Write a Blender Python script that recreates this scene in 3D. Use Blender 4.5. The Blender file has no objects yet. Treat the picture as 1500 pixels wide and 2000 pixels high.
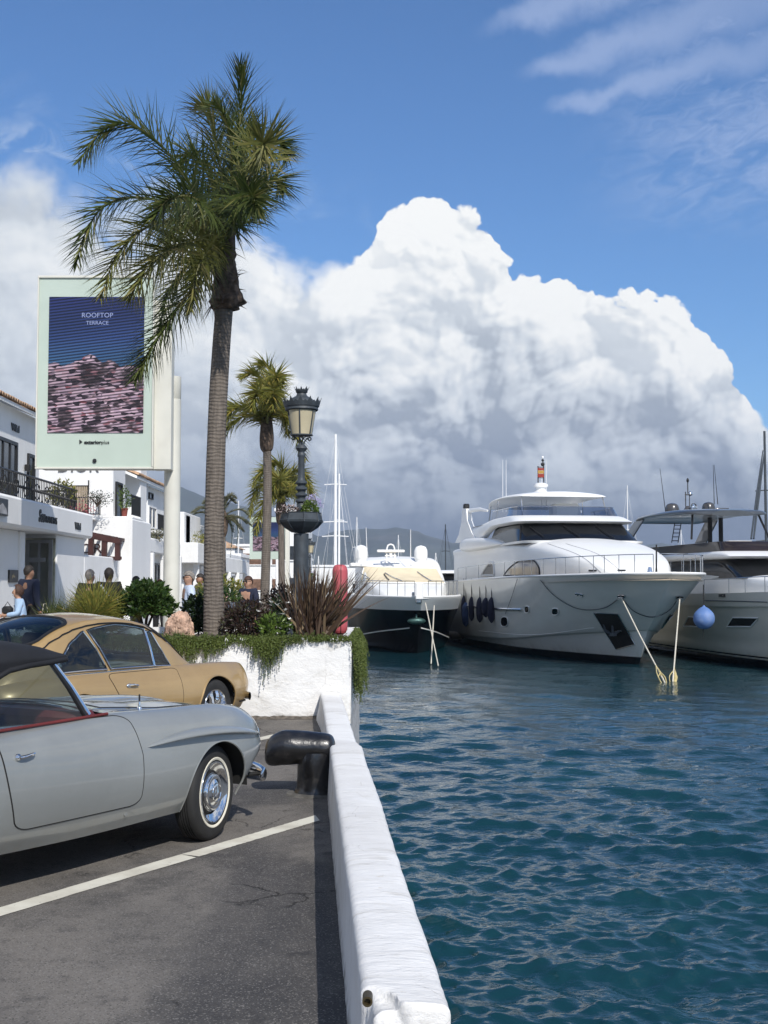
import bpy, bmesh, math, random
import numpy as np
from mathutils import Vector, Matrix, Euler
random.seed(7)
RS = np.random.RandomState(11)
PI = math.pi
rad = math.radians
scene = bpy.context.scene
COL = scene.collection

# ------------------------------------------------------------------ camera
CAMZ = 1.80
FPX = 2500.0
PITCH = math.atan(140.0 / FPX)
cam_d = bpy.data.cameras.new("camera")
cam = bpy.data.objects.new("camera", cam_d)
COL.objects.link(cam)
cam.location = (0, 0, CAMZ)
cam.rotation_euler = (PI / 2 + PITCH, 0, 0)
cam_d.sensor_fit = 'VERTICAL'
cam_d.sensor_height = 32
cam_d.lens = 32 * FPX / 2000.0
cam_d.clip_start = 0.1
cam_d.clip_end = 60000
scene.camera = cam

def P(px, py, Y):
    """point of the real place seen at picture position px,py at distance Y in front"""
    dx = (px - 750) / FPX
    dc = (1000 - py) / FPX
    y = math.cos(PITCH) - dc * math.sin(PITCH)
    z = math.sin(PITCH) + dc * math.cos(PITCH)
    t = Y / y
    return Vector((dx * t, Y, CAMZ + z * t))

def azel(px, py):
    v = P(px, py, 1.0) - Vector((0, 0, CAMZ))
    v.normalize()
    return math.atan2(v.x, v.y), math.asin(v.z)

# ------------------------------------------------------------------ sun, sky
SUN_EL = rad(41)
SUN_AZ = rad(21)     # shadows run away from the camera, 14 degrees to the left
sun_dir = Vector((math.sin(SUN_AZ) * math.cos(SUN_EL), -math.cos(SUN_AZ) * math.cos(SUN_EL), math.sin(SUN_EL)))
sun_d = bpy.data.lights.new("sun", 'SUN')
sun_d.energy = 3.8
sun_d.angle = rad(0.55)
sun_d.color = (1.0, 0.955, 0.89)
sun = bpy.data.objects.new("sun", sun_d)
COL.objects.link(sun)
sun.rotation_euler = (-sun_dir).to_track_quat('-Z', 'Y').to_euler()
sun.location = (0, 0, 50)

world = bpy.data.worlds.new("World")
scene.world = world
world.use_nodes = True
scene.view_settings.view_transform = 'Standard'
scene.view_settings.look = 'None'
scene.view_settings.exposure = 0.28
scene.view_settings.gamma = 1.0
scene.view_settings.use_curve_mapping = False
scene.cycles.max_bounces = 7
scene.cycles.transparent_max_bounces = 16
scene.cycles.volume_bounces = 0
scene.cycles.use_denoising = True

class NT:
    """small node tree helper"""
    def __init__(s, nt, dim='3D'): s.nt = nt; s.dim = dim
    def n(s, t, **kw):
        nd = s.nt.nodes.new(t)
        for k, v in kw.items(): setattr(nd, k, v)
        return nd
    def link(s, a, b): s.nt.links.new(a, b)
    def set(s, sock, v):
        if isinstance(v, bpy.types.NodeSocket): s.link(v, sock)
        elif v is not None: sock.default_value = v
    def m(s, op, a, b=None, c=None, clamp=False):
        nd = s.n('ShaderNodeMath', operation=op); nd.use_clamp = clamp
        s.set(nd.inputs[0], a); s.set(nd.inputs[1], b); s.set(nd.inputs[2], c)
        return nd.outputs[0]
    def vm(s, op, a, b=None, sc=None):
        nd = s.n('ShaderNodeVectorMath', operation=op)
        s.set(nd.inputs[0], a); s.set(nd.inputs[1], b)
        if sc is not None: s.set(nd.inputs['Scale'], sc)
        return nd.outputs['Value'] if op in ('LENGTH', 'DOT_PRODUCT', 'DISTANCE') else nd.outputs[0]
    def mix(s, f, a, b, blend='MIX'):
        nd = s.n('ShaderNodeMix', data_type='RGBA', blend_type=blend)
        s.set(nd.inputs[0], f); s.set(nd.inputs[6], a); s.set(nd.inputs[7], b)
        return nd.outputs[2]
    def smooth(s, v, a, b, lo=0.0, hi=1.0):
        nd = s.n('ShaderNodeMapRange', interpolation_type='SMOOTHSTEP')
        s.set(nd.inputs[0], v); s.set(nd.inputs[1], a); s.set(nd.inputs[2], b)
        s.set(nd.inputs[3], lo); s.set(nd.inputs[4], hi)
        return nd.outputs[0]
    def lin(s, v, a, b, lo=0.0, hi=1.0):
        nd = s.n('ShaderNodeMapRange')
        s.set(nd.inputs[0], v); s.set(nd.inputs[1], a); s.set(nd.inputs[2], b)
        s.set(nd.inputs[3], lo); s.set(nd.inputs[4], hi)
        return nd.outputs[0]
    def noise(s, vec, scale, detail=4, rough=0.5, dist=0.0, out=0):
        nd = s.n('ShaderNodeTexNoise', noise_dimensions=s.dim)
        s.set(nd.inputs['Vector'], vec); nd.inputs['Scale'].default_value = scale
        nd.inputs['Detail'].default_value = detail; nd.inputs['Roughness'].default_value = rough
        nd.inputs['Distortion'].default_value = dist
        return nd.outputs[out]
    def voro(s, vec, scale, detail=0, rough=0.5, feature='F1', smoothv=None, out=0):
        nd = s.n('ShaderNodeTexVoronoi', feature=feature, voronoi_dimensions=s.dim)
        s.set(nd.inputs['Vector'], vec); nd.inputs['Scale'].default_value = scale
        if 'Detail' in nd.inputs: nd.inputs['Detail'].default_value = detail
        if 'Roughness' in nd.inputs: nd.inputs['Roughness'].default_value = rough
        if smoothv is not None: nd.inputs['Smoothness'].default_value = smoothv
        return nd.outputs[out]
    def ramp(s, f, stops, interp='LINEAR'):
        nd = s.n('ShaderNodeValToRGB'); cr = nd.color_ramp; cr.interpolation = interp
        while len(cr.elements) < len(stops): cr.elements.new(0.5)
        for e, (p, c) in zip(cr.elements, stops):
            e.position = p; e.color = (c[0], c[1], c[2], 1) if len(c) == 3 else c
        s.set(nd.inputs[0], f)
        return nd.outputs[0]

def build_world():
    nt = world.node_tree
    nt.nodes.clear()
    N = NT(nt, '2D')
    out = N.n('ShaderNodeOutputWorld'); bg = N.n('ShaderNodeBackground')
    N.link(bg.outputs[0], out.inputs[0])
    STR = 0.10
    bg.inputs[1].default_value = STR
    K = 1.0 / STR
    sky = N.n('ShaderNodeTexSky', sky_type='NISHITA')
    sky.sun_disc = False
    sky.sun_elevation = SUN_EL
    sky.sun_rotation = math.atan2(sun_dir.x, sun_dir.y)
    sky.altitude = 0; sky.air_density = 1.0; sky.dust_density = 0.35; sky.ozone_density = 2.2
    gen = N.n('ShaderNodeTexCoord').outputs['Generated']
    sep = N.n('ShaderNodeSeparateXYZ'); N.link(gen, sep.inputs[0])
    az = N.m('ARCTAN2', sep.outputs[0], sep.outputs[1])
    el = N.m('ARCSINE', sep.outputs[2])
    cmb = N.n('ShaderNodeCombineXYZ'); N.link(az, cmb.inputs[0]); N.link(el, cmb.inputs[1])
    p0 = cmb.outputs[0]
    # ---- outline of the towering cumulus bank: elevation of its top against azimuth
    prof = [(-500, 600), (-250, 420), (-60, 300), (60, 300), (150, 355), (260, 400), (380, 360), (470, 425), (560, 455), (640, 492), (700, 462),
            (748, 412), (790, 380), (850, 374), (905, 396), (955, 450), (985, 500), (1030, 522), (1080, 510),
            (1140, 530), (1190, 575), (1250, 580), (1330, 600), (1390, 655), (1435, 725), (1462, 790), (1490, 830), (1560, 850), (1750, 900), (2100, 985)]
    pe = [azel(a, b) for a, b in prof]
    A0, A1 = pe[0][0] - 0.02, pe[-1][0] + 0.02
    # a node group holding the cloud field, used at two shifted positions to find its lit side
    g = bpy.data.node_groups.new("cloud_field", 'ShaderNodeTree')
    g.interface.new_socket('p', in_out='INPUT', socket_type='NodeSocketVector')
    g.interface.new_socket('field', in_out='OUTPUT', socket_type='NodeSocketFloat')
    g.interface.new_socket('puff', in_out='OUTPUT', socket_type='NodeSocketFloat')
    G = NT(g, '2D')
    gi = G.n('NodeGroupInput'); go = G.n('NodeGroupOutput')
    w1 = G.noise(gi.outputs[0], 7.0, 3, 0.5, out=1)
    w1 = G.vm('SCALE', G.vm('SUBTRACT', w1, (0.5, 0.5, 0.5)), sc=0.05)
    w2 = G.noise(gi.outputs[0], 45.0, 3, 0.55, out=1)
    w2 = G.vm('SCALE', G.vm('SUBTRACT', w2, (0.5, 0.5, 0.5)), sc=0.010)
    pw = G.vm('ADD', G.vm('ADD', gi.outputs[0], w1), w2)
    pm_ = G.vm('ADD', gi.outputs[0], w2)
    s2 = G.n('ShaderNodeSeparateXYZ'); G.link(pm_, s2.inputs[0])
    fc = G.n('ShaderNodeFloatCurve')
    cv = fc.mapping.curves[0]
    pts = [((a - A0) / (A1 - A0), e / 0.5) for a, e in pe]
    cv.points[0].location = (0, pts[0][1]); cv.points[1].location = (1, pts[-1][1])
    for q in pts: cv.points.new(*q)
    fc.mapping.update()
    G.link(G.lin(s2.outputs[0], A0, A1), fc.inputs['Value'])  # clamped ends wrap the bank round the unseen horizon, added to brighten shaded sides
    top = G.m('MULTIPLY', fc.outputs[0], 0.5)
    d = G.m('SUBTRACT', top, s2.outputs[1])
    flat = G.vm('MULTIPLY', pw, (1.0, 1.15, 1.0))
    v1 = G.voro(flat, 13.0, 0, feature='SMOOTH_F1', smoothv=0.30)
    v2 = G.voro(flat, 31.0, 0, feature='SMOOTH_F1', smoothv=0.25)
    v3 = G.voro(flat, 74.0, 1.0, 0.5, feature='SMOOTH_F1', smoothv=0.12)
    def dome(v, k=1.0):
        return G.m('SUBTRACT', 1.0, G.m('MULTIPLY', G.m('MULTIPLY', v, v), k))
    puff = G.m('ADD', G.m('ADD', G.m('MULTIPLY', dome(v1, 1.6), 0.026), G.m('MULTIPLY', dome(v2, 1.6), 0.0115)), G.m('MULTIPLY', dome(v3, 1.3), 0.0048))
    G.link(G.m('SUBTRACT', G.m('ADD', d, puff), 0.030), go.inputs[0])
    G.link(puff, go.inputs[1])
    def field(off):
        nd = N.n('ShaderNodeGroup'); nd.node_tree = g
        N.link(N.vm('ADD', p0, off) if off else p0, nd.inputs[0])
        return nd.outputs[0], nd.outputs[1]
    f0, b0 = field(None)
    f1, b1 = field((0.0042, 0.0046, 0))
    f2, b2 = field((0.013, 0.016, 0))
    soft = N.smooth(az, azel(620, 500)[0], azel(700, 500)[0], 0.035, 0.0032)
    soft = N.m('ADD', soft, N.m('MULTIPLY', N.smooth(az, 0.27, 0.34), 0.03))
    mask = N.smooth(f0, 0.0, soft)
    f3, b3 = field((0.028, 0.036, 0))
    lit = N.m('ADD', N.m('ADD', N.m('MULTIPLY', N.m('SUBTRACT', b0, b1), 30.0), N.m('MULTIPLY', N.m('SUBTRACT', b0, b2), 17.0)), N.m('MULTIPLY', N.m('SUBTRACT', b0, b3), 9.0))
    lit = N.m('MINIMUM', N.m('MAXIMUM', lit, -0.40), 0.45)
    big = N.noise(N.vm('MULTIPLY', p0, (1.0, 1.7, 1)), 5.5, 3, 0.5, 0.3)
    big2 = N.noise(N.vm('ADD', N.vm('MULTIPLY', p0, (1.0, 2.2, 1)), (3.1, 1.7, 0.4)), 15.0, 4, 0.5, 0.3)
    # brightness: full at the lit upper right, grey towards the flat base
    elr = N.lin(el, azel(750, 1100)[1], azel(750, 380)[1])
    base = N.ramp(elr, [(0.0, (.145,) * 3), (0.10, (.19,) * 3), (0.22, (.35,) * 3), (0.36, (.58,) * 3), (0.52, (.76,) * 3), (0.75, (.86,) * 3), (1.0, (.92,) * 3)])
    edge = N.smooth(f0, 0.10, 0.0)
    bright = N.m('ADD', base, N.m('MULTIPLY', edge, N.m('MULTIPLY', N.smooth(az, azel(560, 0)[0], azel(760, 0)[0]), 0.20)))
    bright = N.m('ADD', bright, N.m('MULTIPLY', N.m('SUBTRACT', big, 0.5), 0.46))
    bright = N.m('ADD', bright, N.m('MULTIPLY', N.m('SUBTRACT', big2, 0.5), 0.20))
    amt = N.smooth(elr, 0.02, 0.5, 0.10, 0.60)
    amt = N.m('MULTIPLY', amt, N.smooth(az, azel(300, 0)[0], azel(760, 0)[0], 0.35, 1.0))
    bright = N.m('ADD', bright, N.m('MULTIPLY', lit, amt))
    bright = N.m('MULTIPLY', bright, N.smooth(az, azel(700, 0)[0], azel(0, 0)[0], 1.0, 0.86))
    bright = N.m('MINIMUM', N.m('MAXIMUM', bright, N.m('MULTIPLY', base, 0.62)), 1.0)
    ccol = N.ramp(bright, [(0.0, (.10, .13, .19)), (0.2, (.165, .20, .27)), (0.42, (.36, .405, .47)), (0.7, (.655, .70, .745)), (1.0, (.95, .955, .94))])
    ccol = N.vm('SCALE', ccol, sc=K * .90)
    # wisps of broken soft cloud along the left top edge and veil above
    fray = N.noise(N.vm('MULTIPLY', p0, (1.0, 2.0, 1)), 14.0, 7, 0.62, 0.6)
    # ---- high thin cirrus in the upper right
    rot = N.n('ShaderNodeVectorRotate', rotation_type='Z_AXIS'); N.link(p0, rot.inputs[0])
    rot.inputs['Angle'].default_value = rad(-11)
    st = N.vm('MULTIPLY', rot.outputs[0], (1.0, 3.4, 1.0))
    c1 = N.noise(st, 9.0, 3, 0.45, 0.2)
    c2 = N.noise(N.vm('MULTIPLY', rot.outputs[0], (1.0, 2.4, 1.0)), 42.0, 6, 0.6, 0.8)
    # long lens-shaped bands: tip position and heights
    bands = None
    for (tx, ty, rx, hh) in ((905, 62, 700, 52), (985, 150, 640, 50), (1040, 222, 620, 36)):
        a, e = azel(tx, ty)
        sx = N.n('ShaderNodeSeparateXYZ')
        N.link(N.vm('ADD', p0, N.vm('SCALE', N.vm('SUBTRACT', N.noise(p0, 16.0, 5, 0.6, out=1), (0.5, 0.5, 0.5)), sc=0.034)), sx.inputs[0])
        ax = N.m('SUBTRACT', sx.outputs[0], a)
        t = N.m('MULTIPLY', ax, FPX / rx)
        centre = N.m('ADD', N.m('MULTIPLY', ax, 0.20), e)
        dist = N.m('ABSOLUTE', N.m('SUBTRACT', sx.outputs[1], centre))
        width = N.m('MULTIPLY', N.m('POWER', N.m('MAXIMUM', t, 0.0), 0.42), hh * 1.45 / FPX)
        bnd = N.m('MULTIPLY', N.smooth(dist, N.m('MULTIPLY', width, 1.15), N.m('MULTIPLY', width, 0.05)), N.smooth(t, 0.0, 0.16))
        bnd = N.m('MULTIPLY', bnd, N.smooth(t, 1.3, 0.25, 0.25, 1.0))
        bands = bnd if bands is None else N.m('MAXIMUM', bands, bnd)
    veilm = N.m('MULTIPLY', N.smooth(az, azel(1080, 300)[0], azel(1420, 300)[0]), N.m('MULTIPLY', N.smooth(el, azel(1400, 520)[1], azel(1400, 320)[1]), N.smooth(el, 0.75, 0.5)))
    veil = N.m('MULTIPLY', veilm, N.smooth(N.m('ADD', N.m('MULTIPLY', c1, 0.5), N.m('MULTIPLY', c2, 0.5)), 0.36, 0.66))
    cir = N.m('MAXIMUM', N.m('MULTIPLY', bands, 0.46), N.m('MULTIPLY', veil, 0.40))
    # ---- the clear sky
    tint = N.mix(1.0, sky.outputs[0], (0.50, 0.77, 1.06, 1), 'MULTIPLY')
    skyc = N.vm('SCALE', tint, sc=1.0)
    scol = N.mix(cir, skyc, (K * .42, K * .50, K * .70, 1))
    # grey band of far cloud along the horizon all round
    hz = N.smooth(N.m('ADD', el, N.m('MULTIPLY', fray, 0.08)), 0.16, 0.03)
    hcol = (K * .30, K * .35, K * .43, 1)
    scol = N.mix(hz, scol, hcol)
    # frayed veil in front of the left edge
    fm = N.m('MULTIPLY', N.smooth(fray, 0.47, 0.66), N.m('MULTIPLY', N.smooth(f0, -0.055, 0.02), N.smooth(az, azel(760, 0)[0], azel(620, 0)[0])))
    scol = N.mix(N.m('MULTIPLY', fm, 0.75), scol, (K * .52, K * .60, K * .72, 1))
    # unseen broken cloud beside and behind the camera, added for neutral fill light
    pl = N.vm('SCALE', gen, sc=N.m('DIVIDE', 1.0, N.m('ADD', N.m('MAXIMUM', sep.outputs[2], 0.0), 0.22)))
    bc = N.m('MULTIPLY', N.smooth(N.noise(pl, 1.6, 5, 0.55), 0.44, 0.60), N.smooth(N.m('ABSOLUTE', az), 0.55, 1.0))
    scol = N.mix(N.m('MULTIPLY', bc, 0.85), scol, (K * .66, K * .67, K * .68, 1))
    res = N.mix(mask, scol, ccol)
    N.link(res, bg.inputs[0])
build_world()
world.cycles.sampling_method = 'MANUAL'
world.cycles.sample_map_resolution = 512

# ------------------------------------------------------------------ materials
MATS = {}
def pm(name, base, rough=0.5, metal=0.0, var=0.12, vscale=3.0, bump=0.0, bscale=40.0, coat=0.0, detail=5,
       dirt=None, dirt_amt=0.0, dirt_scale=1.5, stretch=None, spec=None, rvar=0.0, ior=None):
    """procedural surface: base colour with noise variation, soft dirt and fine relief"""
    if name in MATS: return MATS[name]
    m = bpy.data.materials.new(name); m.use_nodes = True
    nt = m.node_tree; N = NT(nt)
    b = nt.nodes['Principled BSDF']
    co = N.n('ShaderNodeTexCoord').outputs['Object']
    vec = co
    if stretch: vec = N.vm('MULTIPLY', co, stretch)
    n1 = N.noise(vec, vscale, detail, 0.55)
    lo = tuple(c * (1 - var) for c in base) + (1,); hi = tuple(min(1, c * (1 + var)) for c in base) + (1,)
    colr = N.mix(N.smooth(n1, 0.3, 0.7), lo, hi)
    if dirt is not None:
        dn = N.noise(vec, dirt_scale, 7, 0.65)
        colr = N.mix(N.m('MULTIPLY', N.smooth(dn, 0.48, 0.72), dirt_amt), colr, tuple(dirt) + (1,))
    N.link(colr, b.inputs['Base Color'])
    b.inputs['Metallic'].default_value = metal
    if rvar: N.link(N.lin(N.noise(vec, vscale * 2.3, 4, 0.5), 0.3, 0.7, max(0, rough - rvar), min(1, rough + rvar)), b.inputs['Roughness'])
    else: b.inputs['Roughness'].default_value = rough
    if coat: b.inputs['Coat Weight'].default_value = coat; b.inputs['Coat Roughness'].default_value = 0.04
    if spec is not None: b.inputs['Specular IOR Level'].default_value = spec
    if ior is not None: b.inputs['IOR'].default_value = ior
    if bump:
        bn = N.n('ShaderNodeBump'); bn.inputs['Strength'].default_value = 1.0
        bn.inputs['Distance'].default_value = bump
        N.link(N.noise(vec, bscale, 5, 0.6), bn.inputs['Height'])
        N.link(bn.outputs[0], b.inputs['Normal'])
    MATS[name] = m
    return m

def leafmat(name, c1, c2, trans=0.25, rough=0.5, c3=None):
    """leaf surface: each leaf island its own tone, light passes through"""
    if name in MATS: return MATS[name]
    m = bpy.data.materials.new(name); m.use_nodes = True
    nt = m.node_tree; N = NT(nt); b = nt.nodes['Principled BSDF']
    r = N.n('ShaderNodeNewGeometry').outputs['Random Per Island']
    stops = [(0.0, c1), (0.75, c2)] + ([(1.0, c3)] if c3 else [])
    cc = N.ramp(r, stops)
    co = N.n('ShaderNodeTexCoord').outputs['Object']
    cc = N.mix(N.smooth(N.noise(co, 1.7, 3), 0.35, 0.65, 0, 0.35), cc, tuple(c * 1.35 for c in c2) + (1,))
    N.link(cc, b.inputs['Base Color']); b.inputs['Roughness'].default_value = rough
    b.inputs['Specular IOR Level'].default_value = 0.35
    tr = N.n('ShaderNodeBsdfTranslucent'); N.link(cc, tr.inputs[0])
    mx = N.n('ShaderNodeMixShader'); mx.inputs[0].default_value = trans
    N.link(b.outputs[0], mx.inputs[1]); N.link(tr.outputs[0], mx.inputs[2])
    N.link(mx.outputs[0], nt.nodes['Material Output'].inputs[0])
    MATS[name] = m
    return m

def glassmat(name, tint=(0.55, 0.6, 0.62), rough=0.02, alpha=0.35):
    """thin window glass: reflects by fresnel, lets tinted light through"""
    if name in MATS: return MATS[name]
    m = bpy.data.materials.new(name); m.use_nodes = True
    nt = m.node_tree; N = NT(nt); nt.nodes.remove(nt.nodes['Principled BSDF'])
    gl = N.n('ShaderNodeBsdfGlossy'); gl.inputs['Roughness'].default_value = rough
    tp = N.n('ShaderNodeBsdfTransparent'); tp.inputs[0].default_value = tint + (1,)
    lw = N.n('ShaderNodeLayerWeight'); lw.inputs[0].default_value = .5
    fres = N.m('ADD', N.m('MULTIPLY', N.m('POWER', lw.outputs['Facing'], 5.0), .9), .045)
    co = N.n('ShaderNodeTexCoord').outputs['Object']
    bn = N.n('ShaderNodeBump'); bn.inputs['Distance'].default_value = 0.002
    N.link(N.noise(co, 3.0, 2), bn.inputs['Height']); N.link(bn.outputs[0], gl.inputs['Normal'])
    mx = N.n('ShaderNodeMixShader'); N.link(N.m('ADD', fres, alpha, clamp=True), mx.inputs[0])
    N.link(tp.outputs[0], mx.inputs[1]); N.link(gl.outputs[0], mx.inputs[2])
    N.link(mx.outputs[0], nt.nodes['Material Output'].inputs[0])
    MATS[name] = m
    return m

# ------------------------------------------------------------------ object helpers
WROOT = {}
def tag(o, label=None, cat=None, group=None, kind=None):
    if label: o['label'] = label
    if cat: o['category'] = cat
    if group: o['group'] = group
    if kind: o['kind'] = kind
    return o
def thing(name, loc, label, cat, group=None, rz=0.0, world_built=False):
    o = bpy.data.objects.new(name, None); COL.objects.link(o)
    o.empty_display_size = 0.2
    o.location = loc; o.rotation_euler = (0, 0, rz)
    tag(o, label, cat, group)
    if world_built: WROOT[o.name] = Vector(loc)
    return o

def catmull(pts, n):
    """resample control points (k,...) to n points with a Catmull-Rom spline"""
    p = np.asarray(pts, float); k = len(p)
    if k == 2:
        t = np.linspace(0, 1, n).reshape((-1,) + (1,) * (p.ndim - 1)); return p[0] * (1 - t) + p[1] * t
    pe = np.concatenate([[2 * p[0] - p[1]], p, [2 * p[-1] - p[-2]]])
    u = np.linspace(0, k - 1, n); i = np.minimum(u.astype(int), k - 2); t = (u - i).reshape((-1,) + (1,) * (p.ndim - 1))
    a, b, c, d = pe[i], pe[i + 1], pe[i + 2], pe[i + 3]
    return 0.5 * (2 * b + (c - a) * t + (2 * a - 5 * b + 4 * c - d) * t ** 2 + (3 * b - a - 3 * c + d) * t ** 3)

class MB:
    """collects verts and faces of one mesh"""
    def __init__(s): s.v = []; s.f = []; s.n = 0; s.mi = []; s.cur = 0
    def add(s, verts, faces):
        s.v.append(np.asarray(verts, float).reshape(-1, 3))
        b = s.n; s.f += [tuple(i + b for i in f) for f in faces]; s.mi += [s.cur] * len(faces)
        s.n += len(s.v[-1]); return s
    def box(s, c, size, rz=0.0, bev=0.0, rx=0.0, ry=0.0):
        hx, hy, hz = size[0] / 2, size[1] / 2, size[2] / 2
        if bev > 0:
            bev = min(bev, hx * .9, hy * .9, hz * .9)
            vs = []
            for sx in (-1, 1):
                for sy in (-1, 1):
                    for sz in (-1, 1):
                        vs += [(sx * (hx - bev), sy * (hy - bev), sz * hz), (sx * (hx - bev), sy * hy, sz * (hz - bev)), (sx * hx, sy * (hy - bev), sz * (hz - bev))]
            bm = bmesh.new(); bv = [bm.verts.new(q) for q in vs]
            bmesh.ops.convex_hull(bm, input=bv); bm.verts.index_update()
            V = [tuple(q.co) for q in bm.verts]; F = [tuple(q.index for q in f.verts) for f in bm.faces]; bm.free()
        else:
            V = [(-hx, -hy, -hz), (hx, -hy, -hz), (hx, hy, -hz), (-hx, hy, -hz), (-hx, -hy, hz), (hx, -hy, hz), (hx, hy, hz), (-hx, hy, hz)]
            F = [(0, 3, 2, 1), (4, 5, 6, 7), (0, 1, 5, 4), (1, 2, 6, 5), (2, 3, 7, 6), (3, 0, 4, 7)]
        M = Euler((rx, ry, rz)).to_matrix(); c = Vector(c)
        return s.add([M @ Vector(q) + c for q in V], F)
    def grid(s, G, flip=False, closeu=False, closev=False):
        G = np.asarray(G, float); nu, nv = G.shape[:2]; F = []
        for i in range(nu - (0 if closeu else 1)):
            for j in range(nv - (0 if closev else 1)):
                a = i * nv + j; b = ((i + 1) % nu) * nv + j; c = ((i + 1) % nu) * nv + (j + 1) % nv; d = i * nv + (j + 1) % nv
                F.append((a, d, c, b) if flip else (a, b, c, d))
        return s.add(G.reshape(-1, 3), F)
    def lathe(s, prof, c=(0, 0, 0), seg=20, M=None, ax=None):
        G = []
        for i in range(seg):
            t = 2 * PI * i / seg
            G.append([(r * math.cos(t), r * math.sin(t), h) for r, h in prof])
        G = np.array(G)
        if ax is not None: M = Vector((0, 0, 1)).rotation_difference(Vector(ax)).to_matrix()
        if M is not None: G = G @ np.array(M).T
        return s.grid(G + np.array(c), closeu=True)
    def tube(s, pts, r, seg=6, cap=True):
        p = np.asarray(pts, float); n = len(p)
        rr = np.full(n, float(r)) if np.isscalar(r) else np.asarray(r, float)
        G = []; prev = None
        for i in range(n):
            t = Vector(p[min(i + 1, n - 1)] - p[max(i - 1, 0)])
            if t.length < 1e-9: t = Vector((0, 0, 1))
            t.normalize()
            if prev is None:
                a = Vector((0, 0, 1)) if abs(t.z) < .9 else Vector((1, 0, 0)); u = t.cross(a).normalized()
            else:
                u = (prev - t * prev.dot(t)); u = u.normalized() if u.length > 1e-6 else t.orthogonal().normalized()
            prev = u; w = t.cross(u)
            G.append([np.array(p[i]) + rr[i] * (math.cos(2 * PI * k / seg) * np.array(u) + math.sin(2 * PI * k / seg) * np.array(w)) for k in range(seg)])
        b = s.n; s.grid(np.array(G), closev=True)
        if cap:
            s.f.append(tuple(b + k for k in range(seg))); s.mi.append(s.cur)
            s.f.append(tuple(b + (n - 1) * seg + k for k in reversed(range(seg)))); s.mi.append(s.cur)
        return s
    def sphere(s, c, r, seg=14, rings=9, M=None):
        r = (r, r, r) if np.isscalar(r) else r
        G = [[(r[0] * math.cos(2 * PI * i / seg) * math.sin(PI * j / rings), r[1] * math.sin(2 * PI * i / seg) * math.sin(PI * j / rings), -r[2] * math.cos(PI * j / rings)) for j in range(rings + 1)] for i in range(seg)]
        G = np.array(G)
        if M is not None: G = G @ np.array(M).T
        return s.grid(G + np.array(c), closeu=True)
    def prism(s, poly, z0, z1):
        n = len(poly); V = [(x, y, z0) for x, y in poly] + [(x, y, z1) for x, y in poly]
        F = [tuple(reversed(range(n))), tuple(range(n, 2 * n))] + [(i, (i + 1) % n, n + (i + 1) % n, n + i) for i in range(n)]
        return s.add(V, F)
    def slab(s, poly, off):
        """flat 3-D polygon given thickness along vector off"""
        n = len(poly); off = Vector(off); V = [Vector(q) for q in poly]; V = V + [q + off for q in V]
        F = [tuple(reversed(range(n))), tuple(range(n, 2 * n))] + [(i, (i + 1) % n, n + (i + 1) % n, n + i) for i in range(n)]
        return s.add(V, F)
    def build(s, name, m=None, parent=None, smooth=True, label=None, merge=0.0, fixn=False, angle=40):
        me = bpy.data.meshes.new(name)
        V = np.concatenate(s.v) if s.v else np.zeros((0, 3))
        w = None
        if parent is not None and parent.name in WROOT:
            w = WROOT[parent.name]; V = V - np.array(w)
        me.from_pydata(V.tolist(), [], s.f)
        if len(set(s.mi)) > 1: me.polygons.foreach_set('material_index', s.mi)
        if merge > 0 or fixn:
            bm = bmesh.new(); bm.from_mesh(me)
            if merge > 0: bmesh.ops.remove_doubles(bm, verts=bm.verts, dist=merge)
            if fixn: bmesh.ops.recalc_face_normals(bm, faces=bm.faces)
            bm.to_mesh(me); bm.free()
        if isinstance(m, (list, tuple)):
            for q in m: me.materials.append(q)
        elif m is not None: me.materials.append(m)
        o = bpy.data.objects.new(name, me); COL.objects.link(o)
        if smooth:
            me.polygons.foreach_set('use_smooth', [True] * len(me.polygons))
            me.set_sharp_from_angle(angle=rad(angle))
        if parent is not None: o.parent = parent
        if w is not None: WROOT[o.name] = w
        if label: o['label'] = label
        me.update()
        return o

def split_build(mb, name, m=None, parent=None, **kw):
    """builds every separate piece of the collected mesh as its own object"""
    V = np.concatenate(mb.v); par = list(range(len(V)))
    def find(a):
        while par[a] != a: par[a] = par[par[a]]; a = par[a]
        return a
    for f in mb.f:
        r = find(f[0])
        for q in f[1:]:
            b = find(q)
            if b != r: par[b] = r
    groups = {}
    for k, f in enumerate(mb.f): groups.setdefault(find(f[0]), []).append(f)
    out = []
    for fs in groups.values():
        ids = sorted({i for f in fs for i in f}); mp = {a: b for b, a in enumerate(ids)}
        q = MB(); q.add(V[ids], [tuple(mp[i] for i in f) for f in fs]); out.append(q.build(name, m, parent, **kw))
    return out

def dup(o, parent=None):
    c = o.copy(); COL.objects.link(c)
    if parent is not None: c.parent = parent
    for ch in list(o.children): dup(ch, c)
    return c

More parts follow.
